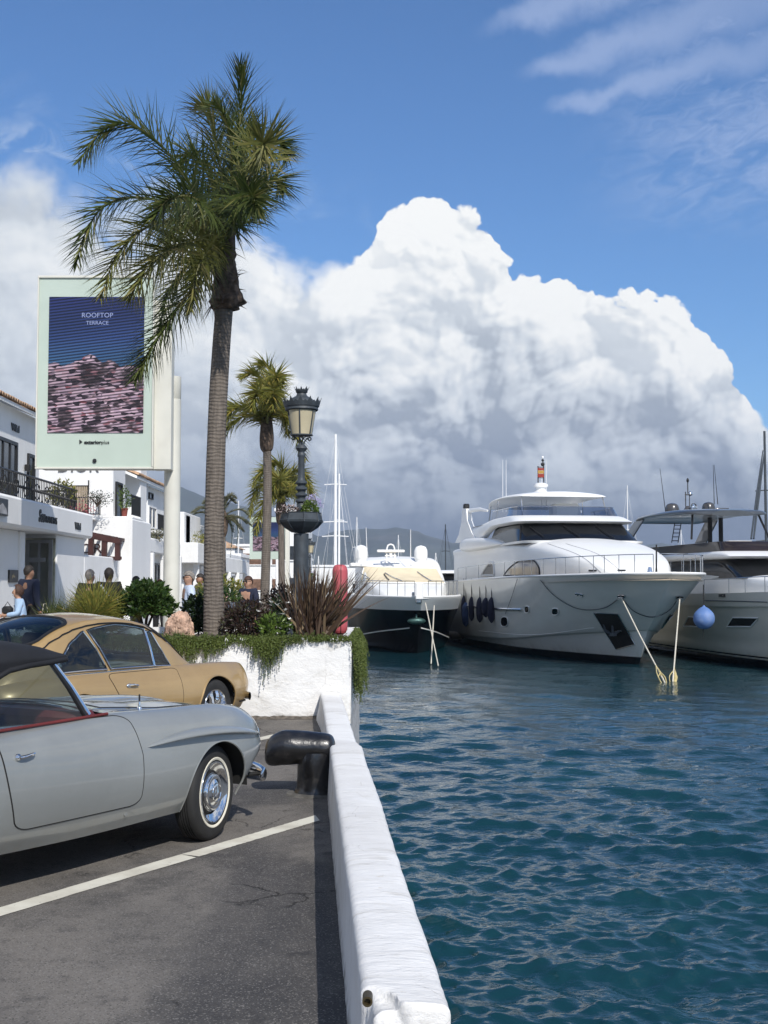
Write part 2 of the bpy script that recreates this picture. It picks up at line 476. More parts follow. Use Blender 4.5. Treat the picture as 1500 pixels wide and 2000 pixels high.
def text_mb(body, size, ext=0.01, align='CENTER', sx=1.0, shear=0.0, bold=0.0):
    cu = bpy.data.curves.new('lettering', 'FONT'); cu.body = body; cu.size = size; cu.extrude = ext
    cu.align_x = align; cu.shear = shear; cu.offset = bold; cu.resolution_u = 3
    o = bpy.data.objects.new('lettering', cu); COL.objects.link(o)
    dg = bpy.context.evaluated_depsgraph_get()
    me = bpy.data.meshes.new_from_object(o.evaluated_get(dg))
    V = [(v.co.x * sx, v.co.y, v.co.z) for v in me.vertices]; F = [tuple(p.vertices) for p in me.polygons]
    bpy.data.objects.remove(o); bpy.data.curves.remove(cu); bpy.data.meshes.remove(me)
    return V, F
def text_at(mb, body, size, origin, right, up, **kw):
    V, F = text_mb(body, size, **kw)
    r = Vector(right).normalized(); u = Vector(up).normalized(); n = r.cross(u); o = Vector(origin)
    mb.add([o + r * v[0] + u * v[1] + n * v[2] for v in V], F)
    return mb

# ------------------------------------------------------------------ shared materials
M_white = pm('painted_plaster_white', (0.80, 0.79, 0.76), 0.85, var=0.04, vscale=1.2, bump=0.006, bscale=9, dirt=(0.55, 0.52, 0.46), dirt_amt=0.25, dirt_scale=1.3)
M_house = pm('white_render', (0.80, 0.80, 0.79), 0.9, var=0.05, vscale=0.5, bump=0.01, bscale=6, dirt=(0.55, 0.54, 0.50), dirt_amt=0.3, dirt_scale=0.4, stretch=(1, 1, .45))
M_chrome = pm('chrome', (0.78, 0.79, 0.80), 0.08, 1.0, var=0.04, rvar=0.04)
M_black = pm('black_paint_iron', (0.015, 0.016, 0.018), 0.4, var=0.3)
M_rubber = pm('tyre_rubber', (0.018, 0.018, 0.018), 0.75, var=0.3, bump=0.002, bscale=80)
M_dark = pm('dark_underside', (0.012, 0.012, 0.012), 0.9, var=0.2)
M_ant = pm('anthracite_lamp_paint', (0.045, 0.055, 0.065), 0.55, var=0.2, vscale=9, bump=0.002, bscale=60)
M_gel = pm('white_gelcoat', (0.83, 0.83, 0.81), 0.38, var=0.02, vscale=0.6, coat=0.12)
M_steel = pm('stainless_rail', (0.55, 0.56, 0.57), 0.2, 1.0, var=0.05)
M_dglass = pm('dark_boat_glass', (0.008, 0.009, 0.011), 0.12, var=0.3, vscale=.8, spec=0.25)
M_rope = pm('pale_rope', (0.62, 0.58, 0.48), 0.9, var=0.15, vscale=20, bump=0.003, bscale=60)
M_tile = pm('clay_tile', (0.52, 0.33, 0.20), 0.85, var=0.35, vscale=4, bump=0.01, bscale=20, dirt=(0.55, 0.48, 0.38), dirt_amt=0.6, dirt_scale=6)
# ------------------------------------------------------------------ ground and quay
WATER = -1.40
def gz(Y):                                   # the parking bays rise a little towards the planter
    return 0.12 * float(np.interp(Y, [11, 16.2], [0, 1]))
def wall_x(Y): return -0.075 - 0.059 * (Y - 4.41)
def edge_x(Y): return wall_x(Y) + 0.27

def asphalt_material():
    m = bpy.data.materials.new('asphalt'); m.use_nodes = True
    N = NT(m.node_tree); b = m.node_tree.nodes['Principled BSDF']
    co = N.n('ShaderNodeTexCoord').outputs['Object']
    grain = N.voro(co, 150, 0, out=1)
    gsep = N.n('ShaderNodeSeparateColor'); N.link(grain, gsep.inputs[0])
    fine = N.noise(co, 60, 4, .7)
    big = N.noise(N.vm('MULTIPLY', co, (1, .55, 1)), 0.75, 6, 0.6, .3)
    col = N.mix(N.smooth(big, .40, .60), (0.062, 0.058, 0.055, 1), (0.165, 0.150, 0.132, 1))
    mid = N.noise(co, 7, 6, .65)
    col = N.mix(N.smooth(mid, .5, .75, 0, .5), col, (0.175, 0.163, 0.148, 1))
    col = N.mix(N.smooth(mid, .5, .28, 0, .5), col, (0.036, 0.034, 0.034, 1))
    # lighter older lane along the bays, darker newer patch beside the wall
    sx = N.n('ShaderNodeSeparateXYZ'); N.link(N.vm('ADD', co, N.vm('SCALE', N.noise(co, 1.3, 4, .6, out=1), sc=.35)), sx.inputs[0])
    patch = N.m('MULTIPLY', N.smooth(sx.outputs[0], -.86, -.68), N.smooth(sx.outputs[1], 8.9, 8.2))
    col = N.mix(N.m('MULTIPLY', patch, .6), col, (0.042, 0.040, 0.041, 1))
    stones = N.smooth(gsep.outputs[0], .82, .97, 0, .55)
    col = N.mix(stones, col, (0.28, 0.265, 0.245, 1))
    col = N.mix(N.smooth(gsep.outputs[1], .8, .98, 0, .6), col, (0.014, 0.014, 0.014, 1))
    oil = N.noise(N.vm('ADD', co, (3.3, 1.2, 0)), 1.9, 4, .55)
    col = N.mix(N.smooth(oil, .62, .72, 0, .6), col, (0.020, 0.019, 0.020, 1))
    # cracks
    wv = N.vm('ADD', co, N.vm('SCALE', N.noise(co, 5, 5, .7, out=1), sc=.22))
    cr = N.voro(wv, 0.62, 0, feature='DISTANCE_TO_EDGE')
    crk = N.m('MULTIPLY', N.smooth(cr, .007, .001), N.smooth(N.noise(co, .9, 3), .56, .62))
    cr2 = N.voro(wv, 2.4, 0, feature='DISTANCE_TO_EDGE')
    crk2 = N.m('MULTIPLY', N.smooth(cr2, .012, .002), N.smooth(N.noise(co, .7, 3, out=0), .60, .66))
    ck = N.m('MAXIMUM', crk, crk2)
    col = N.mix(N.m('MULTIPLY', ck, .8), col, (0.012, 0.011, 0.010, 1))
    N.link(col, b.inputs['Base Color'])
    N.link(N.lin(fine, .3, .7, .72, .95), b.inputs['Roughness'])
    bn = N.n('ShaderNodeBump'); bn.inputs['Distance'].default_value = .006
    h = N.m('ADD', N.m('MULTIPLY', fine, .5), N.m('MULTIPLY', gsep.outputs[0], .5))
    h = N.m('SUBTRACT', h, N.m('MULTIPLY', ck, 2.0))
    N.link(h, bn.inputs['Height']); N.link(bn.outputs[0], b.inputs['Normal'])
    return m
M_asph = asphalt_material()
mb = MB()
ys = np.concatenate([np.arange(-4, 11, 1.0), np.arange(11, 16, .5), [16, 17, 22.0]])
G = [[(x if x < 900 else edge_x(y) - .02, y, gz(y)) for x in (-40, -12, -8, -6, -4, -3, -2, -1.2, 999)] for y in ys]
mb.grid(np.array(G), flip=True)
o = mb.build('ground', M_asph); tag(o, kind='structure')
# promenade beyond the planter
M_pave = pm('pale_paving', (0.33, 0.31, 0.28), .85, var=.12, vscale=2, bump=.004, bscale=20, dirt=(.2, .19, .17), dirt_amt=.4)
mb = MB(); ys = [22.0, 30, 45, 60, 90, 130]
mb.grid(np.array([[(x if x < 900 else edge_x(y) - .02, y, z) for x in (-60, 999)] for y, z in [(22.0, .0), (22.001, .25)] + [(y, .25) for y in ys[1:]]]), flip=True)
tag(mb.build('pavement', M_pave, smooth=False), kind='structure')
# vertical quay face down into the water
M_quay = pm('quay_concrete', (0.32, 0.30, 0.27), .9, var=.2, vscale=2, bump=.02, bscale=7, dirt=(.06, .07, .05), dirt_amt=.7)
mb = MB(); ys = np.arange(-6, 131, 2.0)
mb.grid(np.array([[(edge_x(y) - .02 + (0.0), y, z) for z in (-.005, -.8, -1.5, -3.2)] for y in ys]), flip=False)
tag(mb.build('quay_wall', M_quay), kind='structure')

# ---- painted bay lines, sheets 4 mm above the asphalt
D = Vector((0.492, 0.870, 0)); D.normalize(); NV = Vector((D.y, -D.x, 0))
CAR_RZ = math.atan2(D.y, D.x)
def line_material():
    m = bpy.data.materials.new('road_paint'); m.use_nodes = True
    N = NT(m.node_tree); b = m.node_tree.nodes['Principled BSDF']
    co = N.n('ShaderNodeTexCoord').outputs['Object']
    n = N.noise(co, 22, 7, .75); n2 = N.noise(co, 3, 5, .6)
    col = N.mix(N.smooth(n2, .35, .7), (0.66, 0.64, 0.55, 1), (0.52, 0.49, 0.41, 1))
    col = N.mix(N.smooth(n, .60, .70, 0, .8), col, (0.10, 0.095, 0.09, 1))
    N.link(col, b.inputs['Base Color']); b.inputs['Roughness'].default_value = .8
    bn = N.n('ShaderNodeBump'); bn.inputs['Distance'].default_value = .004
    N.link(n, bn.inputs['Height']); N.link(bn.outputs[0], b.inputs['Normal'])
    return m
M_line = line_material()
def ground_pt(px, py):
    v = P(px, py, 1.0) - Vector((0, 0, CAMZ)); t = -CAMZ / v.z
    return Vector((v.x * t, v.y * t, 0))
def line_strip(mb, a, b, w=.145, endb=.10):
    n = 60; r = np.random.RandomState(5); rows = []
    for i in range(n + 1):
        p = a.lerp(b, i / n); k = w / 2
        j1, j2 = r.uniform(-.004, .004, 2)
        rows.append([(p + NV * (k + j1)), (p - NV * (k + j2) + (D * (-endb) if i == n else Vector((0, 0, 0))))])
    mb.grid(np.array([[(q.x, q.y, gz(q.y) + .004) for q in row] for row in rows]), flip=False)
mb = MB()
a = ground_pt(600, 1604); brk = a - D * 1.42
line_strip(mb, brk, a + D * .06, endb=-.17)
line_strip(mb, a - D * 9, brk - D * .035, endb=-.03)
tag(mb.build('parking_line', M_line, smooth=False, fixn=True), kind='structure')
mb = MB(); b2 = Vector((0.870 * -8.30, -0.492 * -8.30, 0)) + D * 13.0
c0 = ground_pt(520, 1455)
line_strip(mb, Vector((c0.x, c0.y, 0)) - D * 11, c0 + D * .6)
tag(mb.build('parking_line', M_line, smooth=False, fixn=True), kind='structure')

# ---- low white parapet
def wallmat():
    m = bpy.data.materials.new('thick_white_paint'); m.use_nodes = True
    N = NT(m.node_tree); b = m.node_tree.nodes['Principled BSDF']
    co = N.n('ShaderNodeTexCoord').outputs['Object']
    st = N.vm('MULTIPLY', co, (1.0, 3.2, 1.6))
    n1 = N.noise(st, 6, 7, .62, .5); n2 = N.noise(st, 30, 6, .65); n3 = N.noise(co, 1.2, 5, .6)
    col = N.mix(N.smooth(n3, .35, .7), (0.81, 0.805, 0.79, 1), (0.70, 0.69, 0.67, 1))
    col = N.mix(N.smooth(n2, .56, .75, 0, .5), col, (0.56, 0.54, 0.50, 1))
    spots = N.noise(co, 14, 6, .7)
    col = N.mix(N.smooth(spots, .64, .74, 0, .65), col, (0.42, 0.34, 0.22, 1))
    wear = N.noise(st, 2.2, 8, .72, .6)
    col = N.mix(N.smooth(wear, .53, .66, 0, .6), col, (0.52, 0.50, 0.46, 1))
    hair = N.voro(N.vm('ADD', co, N.vm('SCALE', n2, sc=.05)), 3.1, 0, feature='DISTANCE_TO_EDGE')
    col = N.mix(N.m('MULTIPLY', N.smooth(hair, .006, .001), N.smooth(n3, .5, .6, 0, .5)), col, (0.25, 0.22, 0.18, 1))
    sz = N.n('ShaderNodeSeparateXYZ'); N.link(co, sz.inputs[0])
    col = N.mix(N.m('MULTIPLY', N.smooth(sz.outputs[2], .12, 0, 0, 1), N.smooth(n1, .4, .6)), col, (0.30, 0.28, 0.25, 1))
    N.link(col, b.inputs['Base Color']); b.inputs['Roughness'].default_value = .62
    bn = N.n('ShaderNodeBump'); bn.inputs['Distance'].default_value = .012
    N.link(N.m('ADD', n1, N.m('MULTIPLY', n2, .35)), bn.inputs['Height']); N.link(bn.outputs[0], b.inputs['Normal'])
    return m
M_wall = wallmat()
from mathutils import noise as mno
def wall_ring(Y, w, z0, h, xo=0.0, r=.035, flare=.02):
    x0 = wall_x(Y) + xo; pts = []
    zs = np.linspace(z0, z0 + h - r, 9)
    for z in zs: pts.append((x0 - flare * (1 - (z - z0) / h) ** 2, z))
    for a in np.linspace(0, PI / 2, 5)[1:]: pts.append((x0 + r - r * math.cos(a), z0 + h - r + r * math.sin(a)))
    for x in np.linspace(x0 + r, x0 + w - r, 12)[1:-1]: pts.append((x, z0 + h - .006 * math.sin((x - x0) / w * PI) * -1))
    for a in np.linspace(0, PI / 2, 5): pts.append((x0 + w - r + r * math.sin(a), z0 + h - r + r * math.cos(a)))
    for z in np.linspace(z0 + h - r, -.4, 7)[1:]: pts.append((x0 + w, z))
    return [(x, Y, z) for x, z in pts]
wall = thing('parapet_wall', (wall_x(10), 10, 0), 'low white painted parapet along the quay edge, chipped at its near end', 'wall', world_built=True)
mb = MB()
Ys = np.concatenate([np.linspace(4.27, 4.6, 18), np.linspace(4.66, 10.95, 130)])
G = np.array([wall_ring(y, .279 + .005 * math.sin(y * 1.7), -.01, .44 + .006 * math.sin(y * 1.1 + 1)) for y in Ys])
# near end cap as shrinking rings
cap = [G[0]]
cen = np.array([wall_x(4.27) + .14, 4.27, .18])
for k, s_ in enumerate((.97, .9, .75, .55, .3, .05)):
    q = G[0] * s_ + cen * (1 - s_); q[:, 1] = 4.27 - .012 * (1 if k > 0 else .6); cap.append(q)
G = np.concatenate([np.array(cap[::-1]), G])
corner = np.array([wall_x(4.3) - .01, 4.25, .415])
def roughen(G, corner=None):
    S = G.shape; V = G.reshape(-1, 3)
    for i, p in enumerate(V):
        v = Vector(p)
        n = mno.noise_vector(v * 5.0) * .0035 + mno.noise_vector(v * 17.0) * .0015
        V[i] += np.array((n.x, n.y * .3, n.z))
        if corner is not None:
            d = np.linalg.norm((p - corner) * np.array((1.0, .75, .62)))
            R_ = .15 + .06 * mno.noise(v * 11)
            if d < R_:
                k = min(.05, (R_ - d) * .9)
                V[i] += k * np.array((.62, .45, -.66)) + np.array(mno.noise_vector(v * 30)) * .006
            k2 = max(0, 1 - abs(p[1] - 4.36 - .25 * (p[0] - corner[0])) / .02) * max(0, 1 - (p[0] - corner[0]) / .16)
            if p[2] > .36: V[i][2] -= .012 * k2
    return V.reshape(S)
mb.grid(roughen(G, corner), flip=False)
mb.build('wall_block', M_wall, wall, angle=60)
mb = MB()
Ys = np.concatenate([np.linspace(10.9, 11.7, 12), np.linspace(11.8, 16.14, 50)])
G = np.array([wall_ring(y, float(np.interp(y, [10.9, 11.7, 16], [.271, .255, .255])), -.01, float(np.interp(y, [10.9, 11.1, 11.7, 16], [.428, .43, .395, .445])), xo=float(np.interp(y, [10.9, 11.6, 15, 16.1], [.003, .0, -.02, -.035])), flare=float(np.interp(y, [10.9, 15, 16.1], [.02, .02, .10]))) for y in Ys])
mb.grid(roughen(G)); mb.build('wall_block', M_wall, wall, angle=60)
mb = MB(); c = P(714, 1957, 4.26)
mb.lathe([(.0, -.02), (.010, -.02), (.011, .0), (.017, .0), (.017, -.07), (.0, -.07)], c=c + Vector((.006, .012, -.004)), seg=20, ax=(0, -1, 0))
mb.build('pipe_end', pm('brown_pipe', (.06, .045, .02), .5, .4, var=.3), wall)

# ---- big white planter
PLY = 16.15
SOIL = 0.97
planter = thing('planter', (-2.9, PLY + 2.6, 0.1), 'large white plastered planter bed at the head of the parking bays, overflowing with plants', 'planter', world_built=True)
def rough_panel(mb, f, nu, nv, amp=.008):
    G = np.zeros((nu, nv, 3))
    for i in range(nu):
        for j in range(nv):
            p = Vector(f(i / (nu - 1), j / (nv - 1))); n = mno.noise_vector(p * 3.1) * amp + mno.noise_vector(p * 11) * amp * .35
            G[i, j] = p + n
    mb.grid(G)
mb = MB()
X0, X1 = -5.6, -.41
rough_panel(mb, lambda u, v: (X0 + (X1 - X0) * u, PLY + .02 * (1 - v), .05 + 1.03 * v), 120, 26)            # front
rough_panel(mb, lambda u, v: (X1, PLY + 5.2 * u, -1.9 + 2.98 * v), 40, 30)                                   # water side
rough_panel(mb, lambda u, v: (X0 + (X1 - X0) * u, PLY + .16 * v, 1.08), 100, 4)                              # top of rim
rough_panel(mb, lambda u, v: (X1 - .16 * v, PLY + .16 + 5.04 * u, 1.08), 40, 4)
rough_panel(mb, lambda u, v: (X0, PLY + 5.2 * (1 - u), .0 + 1.08 * v), 30, 12)
rough_panel(mb, lambda u, v: (X1 + (X0 - X1) * u, PLY + 5.2, .0 + 1.08 * v), 60, 12)
mb.build('wall', M_wall, planter, merge=.006, fixn=False, angle=50)
mb = MB()
G = [[(X0 + .1 + (X1 - X0 - .2) * i / 40, PLY + .12 + 5.0 * j / 30, SOIL + .05 * mno.noise(Vector((i * .4, j * .4, 2)))) for j in range(31)] for i in range(41)]
mb.grid(np.array(G), flip=False); mb.build('soil', pm('planter_soil', (.05, .035, .022), .95, var=.4, vscale=8, bump=.02, bscale=30), planter)
# earth and grit gathered at the foot of the planter
mb = MB()
G = [[(X0 + (X1 - X0 - .38) * i / 90, PLY - .02 - j * (.035 + .02 * mno.noise(Vector((i * .5, 3, 0)))), .118 + .03 * (1 - j / 4) ** 2 * (1.0 + .8 * mno.noise(Vector((i * .7, j, 1))))) for j in range(5)] for i in range(91)]
mb.grid(np.array(G)); mb.build('dirt_fillet', pm('grit', (.10, .085, .07), .95, var=.5, vscale=20, bump=.01, bscale=60), planter)

# ---- bollard
bol = thing('bollard', (-.585, 11.1, 0), 'squat black glossy cast iron mooring bollard against the white parapet', 'bollard')
M_bol = pm('thick_black_gloss_paint', (0.008, 0.008, 0.009), .28, var=.3, vscale=6, bump=.0045, bscale=18, coat=.4, dirt=(.09, .08, .07), dirt_amt=.25, dirt_scale=12)
mb = MB()
pr = [(-.44, .0), (-.435, .065), (-.41, .115), (-.35, .145), (-.25, .155), (-.12, .146), (0.0, .138), (.09, .134), (.14, .115), (.165, .065), (.17, .0)]
pp = catmull(pr, 40)
G = []
for x, r in pp:
    r = max(r, .0005); ring = []
    for k in range(32):
        a = 2 * PI * k / 32
        zc = .375 + .018 * math.sin((x + .43) * 5.0) - (.03 if x < -.3 else 0) * ((-.3 - x) / .13 if x < -.3 else 0)
        q = Vector((x, r * .92 * math.cos(a), zc + r * (1.0 if math.sin(a) > 0 else .93) * math.sin(a)))
        q += mno.noise_vector(q * 7) * .006
        ring.append(tuple(q))
    G.append(ring)
mb.grid(np.array(G), closev=True, flip=True)
mb.build('head', M_bol, bol, angle=70)
mb = MB()
G = []
for h, r in catmull([(-.02, .20), (.02, .18), (.06, .165), (.16, .158), (.28, .158), (.36, .145)], 20):
    G.append([tuple(Vector((r * math.cos(2 * PI * k / 32), r * math.sin(2 * PI * k / 32), h)) + mno.noise_vector(Vector((math.cos(2 * PI * k / 32), math.sin(2 * PI * k / 32), h * 4)) * 2) * .008) for k in range(32)])
mb.grid(np.array(G), closev=True); mb.build('post', M_bol, bol, angle=70)
mb = MB(); mb.lathe([(0, .02), (.2, .018), (.25, .012), (.27, -.01)], seg=28); mb.build('footing', pm('old_concrete', (.10, .095, .085), .95, var=.4, vscale=9, bump=.01, bscale=40), bol)

# ------------------------------------------------------------------ water
def water_material():
    m = bpy.data.materials.new('harbour_water'); m.use_nodes = True
    N = NT(m.node_tree); b = m.node_tree.nodes['Principled BSDF']
    co = N.n('ShaderNodeTexCoord').outputs['Object']
    n = N.noise(co, .25, 4, .5)
    N.link(N.mix(N.smooth(n, .3, .7), (0.005, 0.032, 0.046, 1), (0.008, 0.043, 0.056, 1)), b.inputs['Base Color'])
    b.inputs['Roughness'].default_value = .03; b.inputs['IOR'].default_value = 1.333
    b.inputs['Specular IOR Level'].default_value = .5
    st = N.vm('MULTIPLY', co, (.75, 1.25, 1))
    h1 = N.noise(st, 4.5, 3, .5, .4); h2 = N.noise(st, 13.0, 3, .5, .3)
    bn = N.n('ShaderNodeBump'); bn.inputs['Distance'].default_value = .026
    N.link(N.m('ADD', h1, N.m('MULTIPLY', h2, .16)), bn.inputs['Height']); N.link(bn.outputs[0], b.inputs['Normal'])
    return m
M_water = water_material()
def build_water():
    rw = np.random.RandomState(3)
    rows = [5.0]
    while rows[-1] < 9.0: rows.append(rows[-1] + .03)
    while rows[-1] < 95: rows.append(rows[-1] + max(.022, rows[-1] ** 2 / (2500 * 3.18) * 1.7))
    Y = np.array(rows); nc = 560
    L = np.array([edge_x(y) - .05 for y in Y]); R = .40 * Y + 5
    U = np.linspace(0, 1, nc) ** 1.15
    Xg = L[:, None] + (R - L)[:, None] * U[None, :]; Yg = np.repeat(Y[:, None], nc, 1)
    H = np.zeros_like(Xg); DX = np.zeros_like(Xg); DY = np.zeros_like(Xg)
    dy = np.gradient(Y)[:, None]
    lam = np.exp(rw.uniform(math.log(.15), math.log(2.6), 100))
    for l in lam:
        th = rw.normal(-PI / 2 - .25, .62) if l > .4 else rw.uniform(0, 2 * PI)
        k = 2 * PI / l; A = .0044 * l ** (.72 if l < .7 else .05) * rw.uniform(.6, 1.4)
        ph = rw.uniform(0, 2 * PI)
        arg = k * (Xg * math.cos(th) + Yg * math.sin(th)) + ph + .9 * np.sin(Xg * .9 / l ** .5 * .6 + ph * 3) 
        w = np.clip((l / dy - 2.2) / 2.5, 0, 1)
        H += A * w * np.sin(arg); c = A * w * np.cos(arg) * .9
        DX += c * math.cos(th); DY += c * math.sin(th)
    fade = np.clip((95 - Yg) / 15, 0, 1) * np.clip((Yg - 5) / .5, 0, 1) * np.clip((R[:, None] - Xg) / 2, 0, 1)
    edge = np.clip((Xg - L[:, None]) / .3, 0, 1)
    G = np.stack([Xg + DX * fade * edge, Yg + DY * fade, WATER + H * fade * 1.15], -1)
    mb = MB()
    mb.grid(G, flip=True)
    # still outer sheets
    z = WATER
    mb.add([(L[0], 5, z), (R[0], 5, z), (R[0], -60, z), (edge_x(-60), -60, z)], [(0, 3, 2, 1)])
    rr = [(R[i], Y[i], z) for i in range(0, len(Y), 20)] + [(R[-1], Y[-1], z)]
    V = rr + [(600, q[1], z) for q in rr]; n = len(rr)
    mb.add(V, [(i, n + i, n + i + 1, i + 1) for i in range(n - 1)])
    mb.add([(R[0], 5, z), (R[0], -60, z), (600, -60, z), (600, 5, z)], [(0, 1, 2, 3)])
    mb.add([(-40, 95, z), (600, 95, z), (600, 420, z), (-40, 420, z)], [(0, 1, 2, 3)])
    o = mb.build('water', M_water, angle=180); tag(o, kind='structure')
build_water()

# ------------------------------------------------------------------ mountains and far shore
def build_mountains():
    M_mt = pm('mountain_scrub', (0.050, 0.060, 0.050), .95, var=.35, vscale=.0022, detail=8, dirt=(.12, .11, .10), dirt_amt=.5, dirt_scale=.006)
    def ridge(name, prof, Y0, depth, seed, base=1128):
        a = np.array([p[0] for p in prof]); e = np.array([p[1] for p in prof])
        pxs = np.linspace(a[0], a[-1], 260); tops = np.interp(pxs, a, e)
        rw = np.random.RandomState(seed); G = []
        nv = 40
        for px, ty in zip(pxs, tops):
            ty += 9 * mno.fractal(Vector((px * .012, seed, 0)), .9, 2.1, 6)
            col = []
            for j in range(nv):
                t = j / (nv - 1); Y = Y0 + depth * t
                py = base + (ty - base) * t ** 1.1
                p = P(px, py, Y)
                n = mno.fractal(Vector((p.x * .0016, p.y * .0016, seed)), .8, 2.2, 7)
                p.z += n * 60 * math.sin(PI * min(1, t * 1.0)) * (1 if t < 1 else 0)
                col.append(tuple(p))
            q = P(px, ty, Y0 + depth); col.append((q.x * 1.1, q.y * 1.15, -5))
            G.append(col)
        mb = MB(); mb.grid(np.array(G), flip=False)
        tag(mb.build(name, M_mt, angle=180), kind='structure')
    ridge('mountain', [(-900, 940), (-300, 900), (100, 930), (250, 935), (350, 948), (400, 968), (470, 992), (540, 1010), (620, 1045), (720, 1082), (820, 1110), (900, 1124)], 2600, 1100, 3)
    ridge('mountain', [(350, 1090), (600, 1052), (660, 1038), (700, 1030), (760, 1034), (820, 1042), (900, 1058), (960, 1064), (1050, 1058), (1150, 1062), (1250, 1066), (1400, 1072), (1600, 1060), (2100, 1085)], 3000, 1100, 9, 1124)
    # coastal plain in front of the mountains
    mb = MB()
    G = []
    for i in range(60):
        x = -2600 + 90 * i * 1.1
        G.append([(x * (.18 + .82 * j / 12), 380 + 2300 * j / 12, WATER + .5 + 10 * j / 12 + 3 * mno.noise(Vector((i * .5, j * .6, 4)))) for j in range(13)])
    mb.grid(np.array(G), flip=False)
    tag(mb.build('land', pm('scrub_plain', (.07, .075, .05), .95, var=.4, vscale=.01, detail=8), angle=180), kind='structure')
build_mountains()

# ---- air
def build_haze():
    m = bpy.data.materials.new('air_haze'); m.use_nodes = True
    nt = m.node_tree; nt.nodes.clear()
    out = nt.nodes.new('ShaderNodeOutputMaterial'); v = nt.nodes.new('ShaderNodeVolumePrincipled')
    v.inputs['Color'].default_value = (.62, .76, 1.0, 1); v.inputs['Density'].default_value = .00011
    nt.links.new(v.outputs[0], out.inputs['Volume'])
    mb = MB(); mb.box((0, 2100, 230), (9000, 5000, 2 * 235 ), 0)
    o = mb.build('haze', m, smooth=False); tag(o, kind='stuff')
# ------------------------------------------------------------------ cars
def carpaint(name, base, metal=0.0, rough=.28, flake=0.0):
    m = bpy.data.materials.new(name); m.use_nodes = True
    N = NT(m.node_tree); b = m.node_tree.nodes['Principled BSDF']
    co = N.n('ShaderNodeTexCoord').outputs['Object']
    n = N.noise(co, 1.8, 5, .6)
    col = N.mix(N.smooth(n, .35, .65), tuple(c * .94 for c in base) + (1,), tuple(c * 1.05 for c in base) + (1,))
    # road dust low on the flanks
    sz = N.n('ShaderNodeSeparateXYZ'); N.link(co, sz.inputs[0])
    dust = N.m('MULTIPLY', N.smooth(sz.outputs[2], .50, .22), N.smooth(N.noise(co, 9, 6, .65), .35, .75, .1, .5))
    col = N.mix(dust, col, (.20, .18, .15, 1))
    N.link(col, b.inputs['Base Color']); b.inputs['Metallic'].default_value = metal
    N.link(N.lin(N.noise(co, 25, 5, .6), .3, .7, rough * .85, rough * 1.2), b.inputs['Roughness'])
    b.inputs['Coat Weight'].default_value = 1.0; b.inputs['Coat Roughness'].default_value = .03
    bn = N.n('ShaderNodeBump'); bn.inputs['Distance'].default_value = .0012
    N.link(N.noise(co, 5, 2, .4), bn.inputs['Height']); N.link(bn.outputs[0], b.inputs['Coat Normal'])
    MATS[name] = m
    return m
M_grey = carpaint('grey_car_paint', (0.240, 0.252, 0.245), .12, .34)
M_gold = carpaint('gold_car_paint', (0.40, 0.265, 0.11), .25, .38)
M_gap = pm('panel_gap', (.006, .006, .006), .9, var=.1)
M_leather = pm('dark_red_leather', (.13, .018, .016), .5, var=.2, bump=.002, bscale=60)
M_trim = pm('black_trim', (.01, .01, .011), .5, var=.2)
M_soft = pm('black_soft_top_fabric', (.007, .0075, .010), .75, var=.3, vscale=5, bump=.0015, bscale=300)
M_cream = pm('cream_whitewall', (.72, .68, .56), .6, var=.06, vscale=8)
M_cglass = glassmat('car_glass_clear', (.62, .70, .72), alpha=.03)
M_cglass2 = glassmat('car_glass_tinted', (.42, .50, .52), alpha=.04)
M_tglass = pm('car_glass_dark', (.012, .020, .028), .03, var=.4, vscale=2, spec=.9)

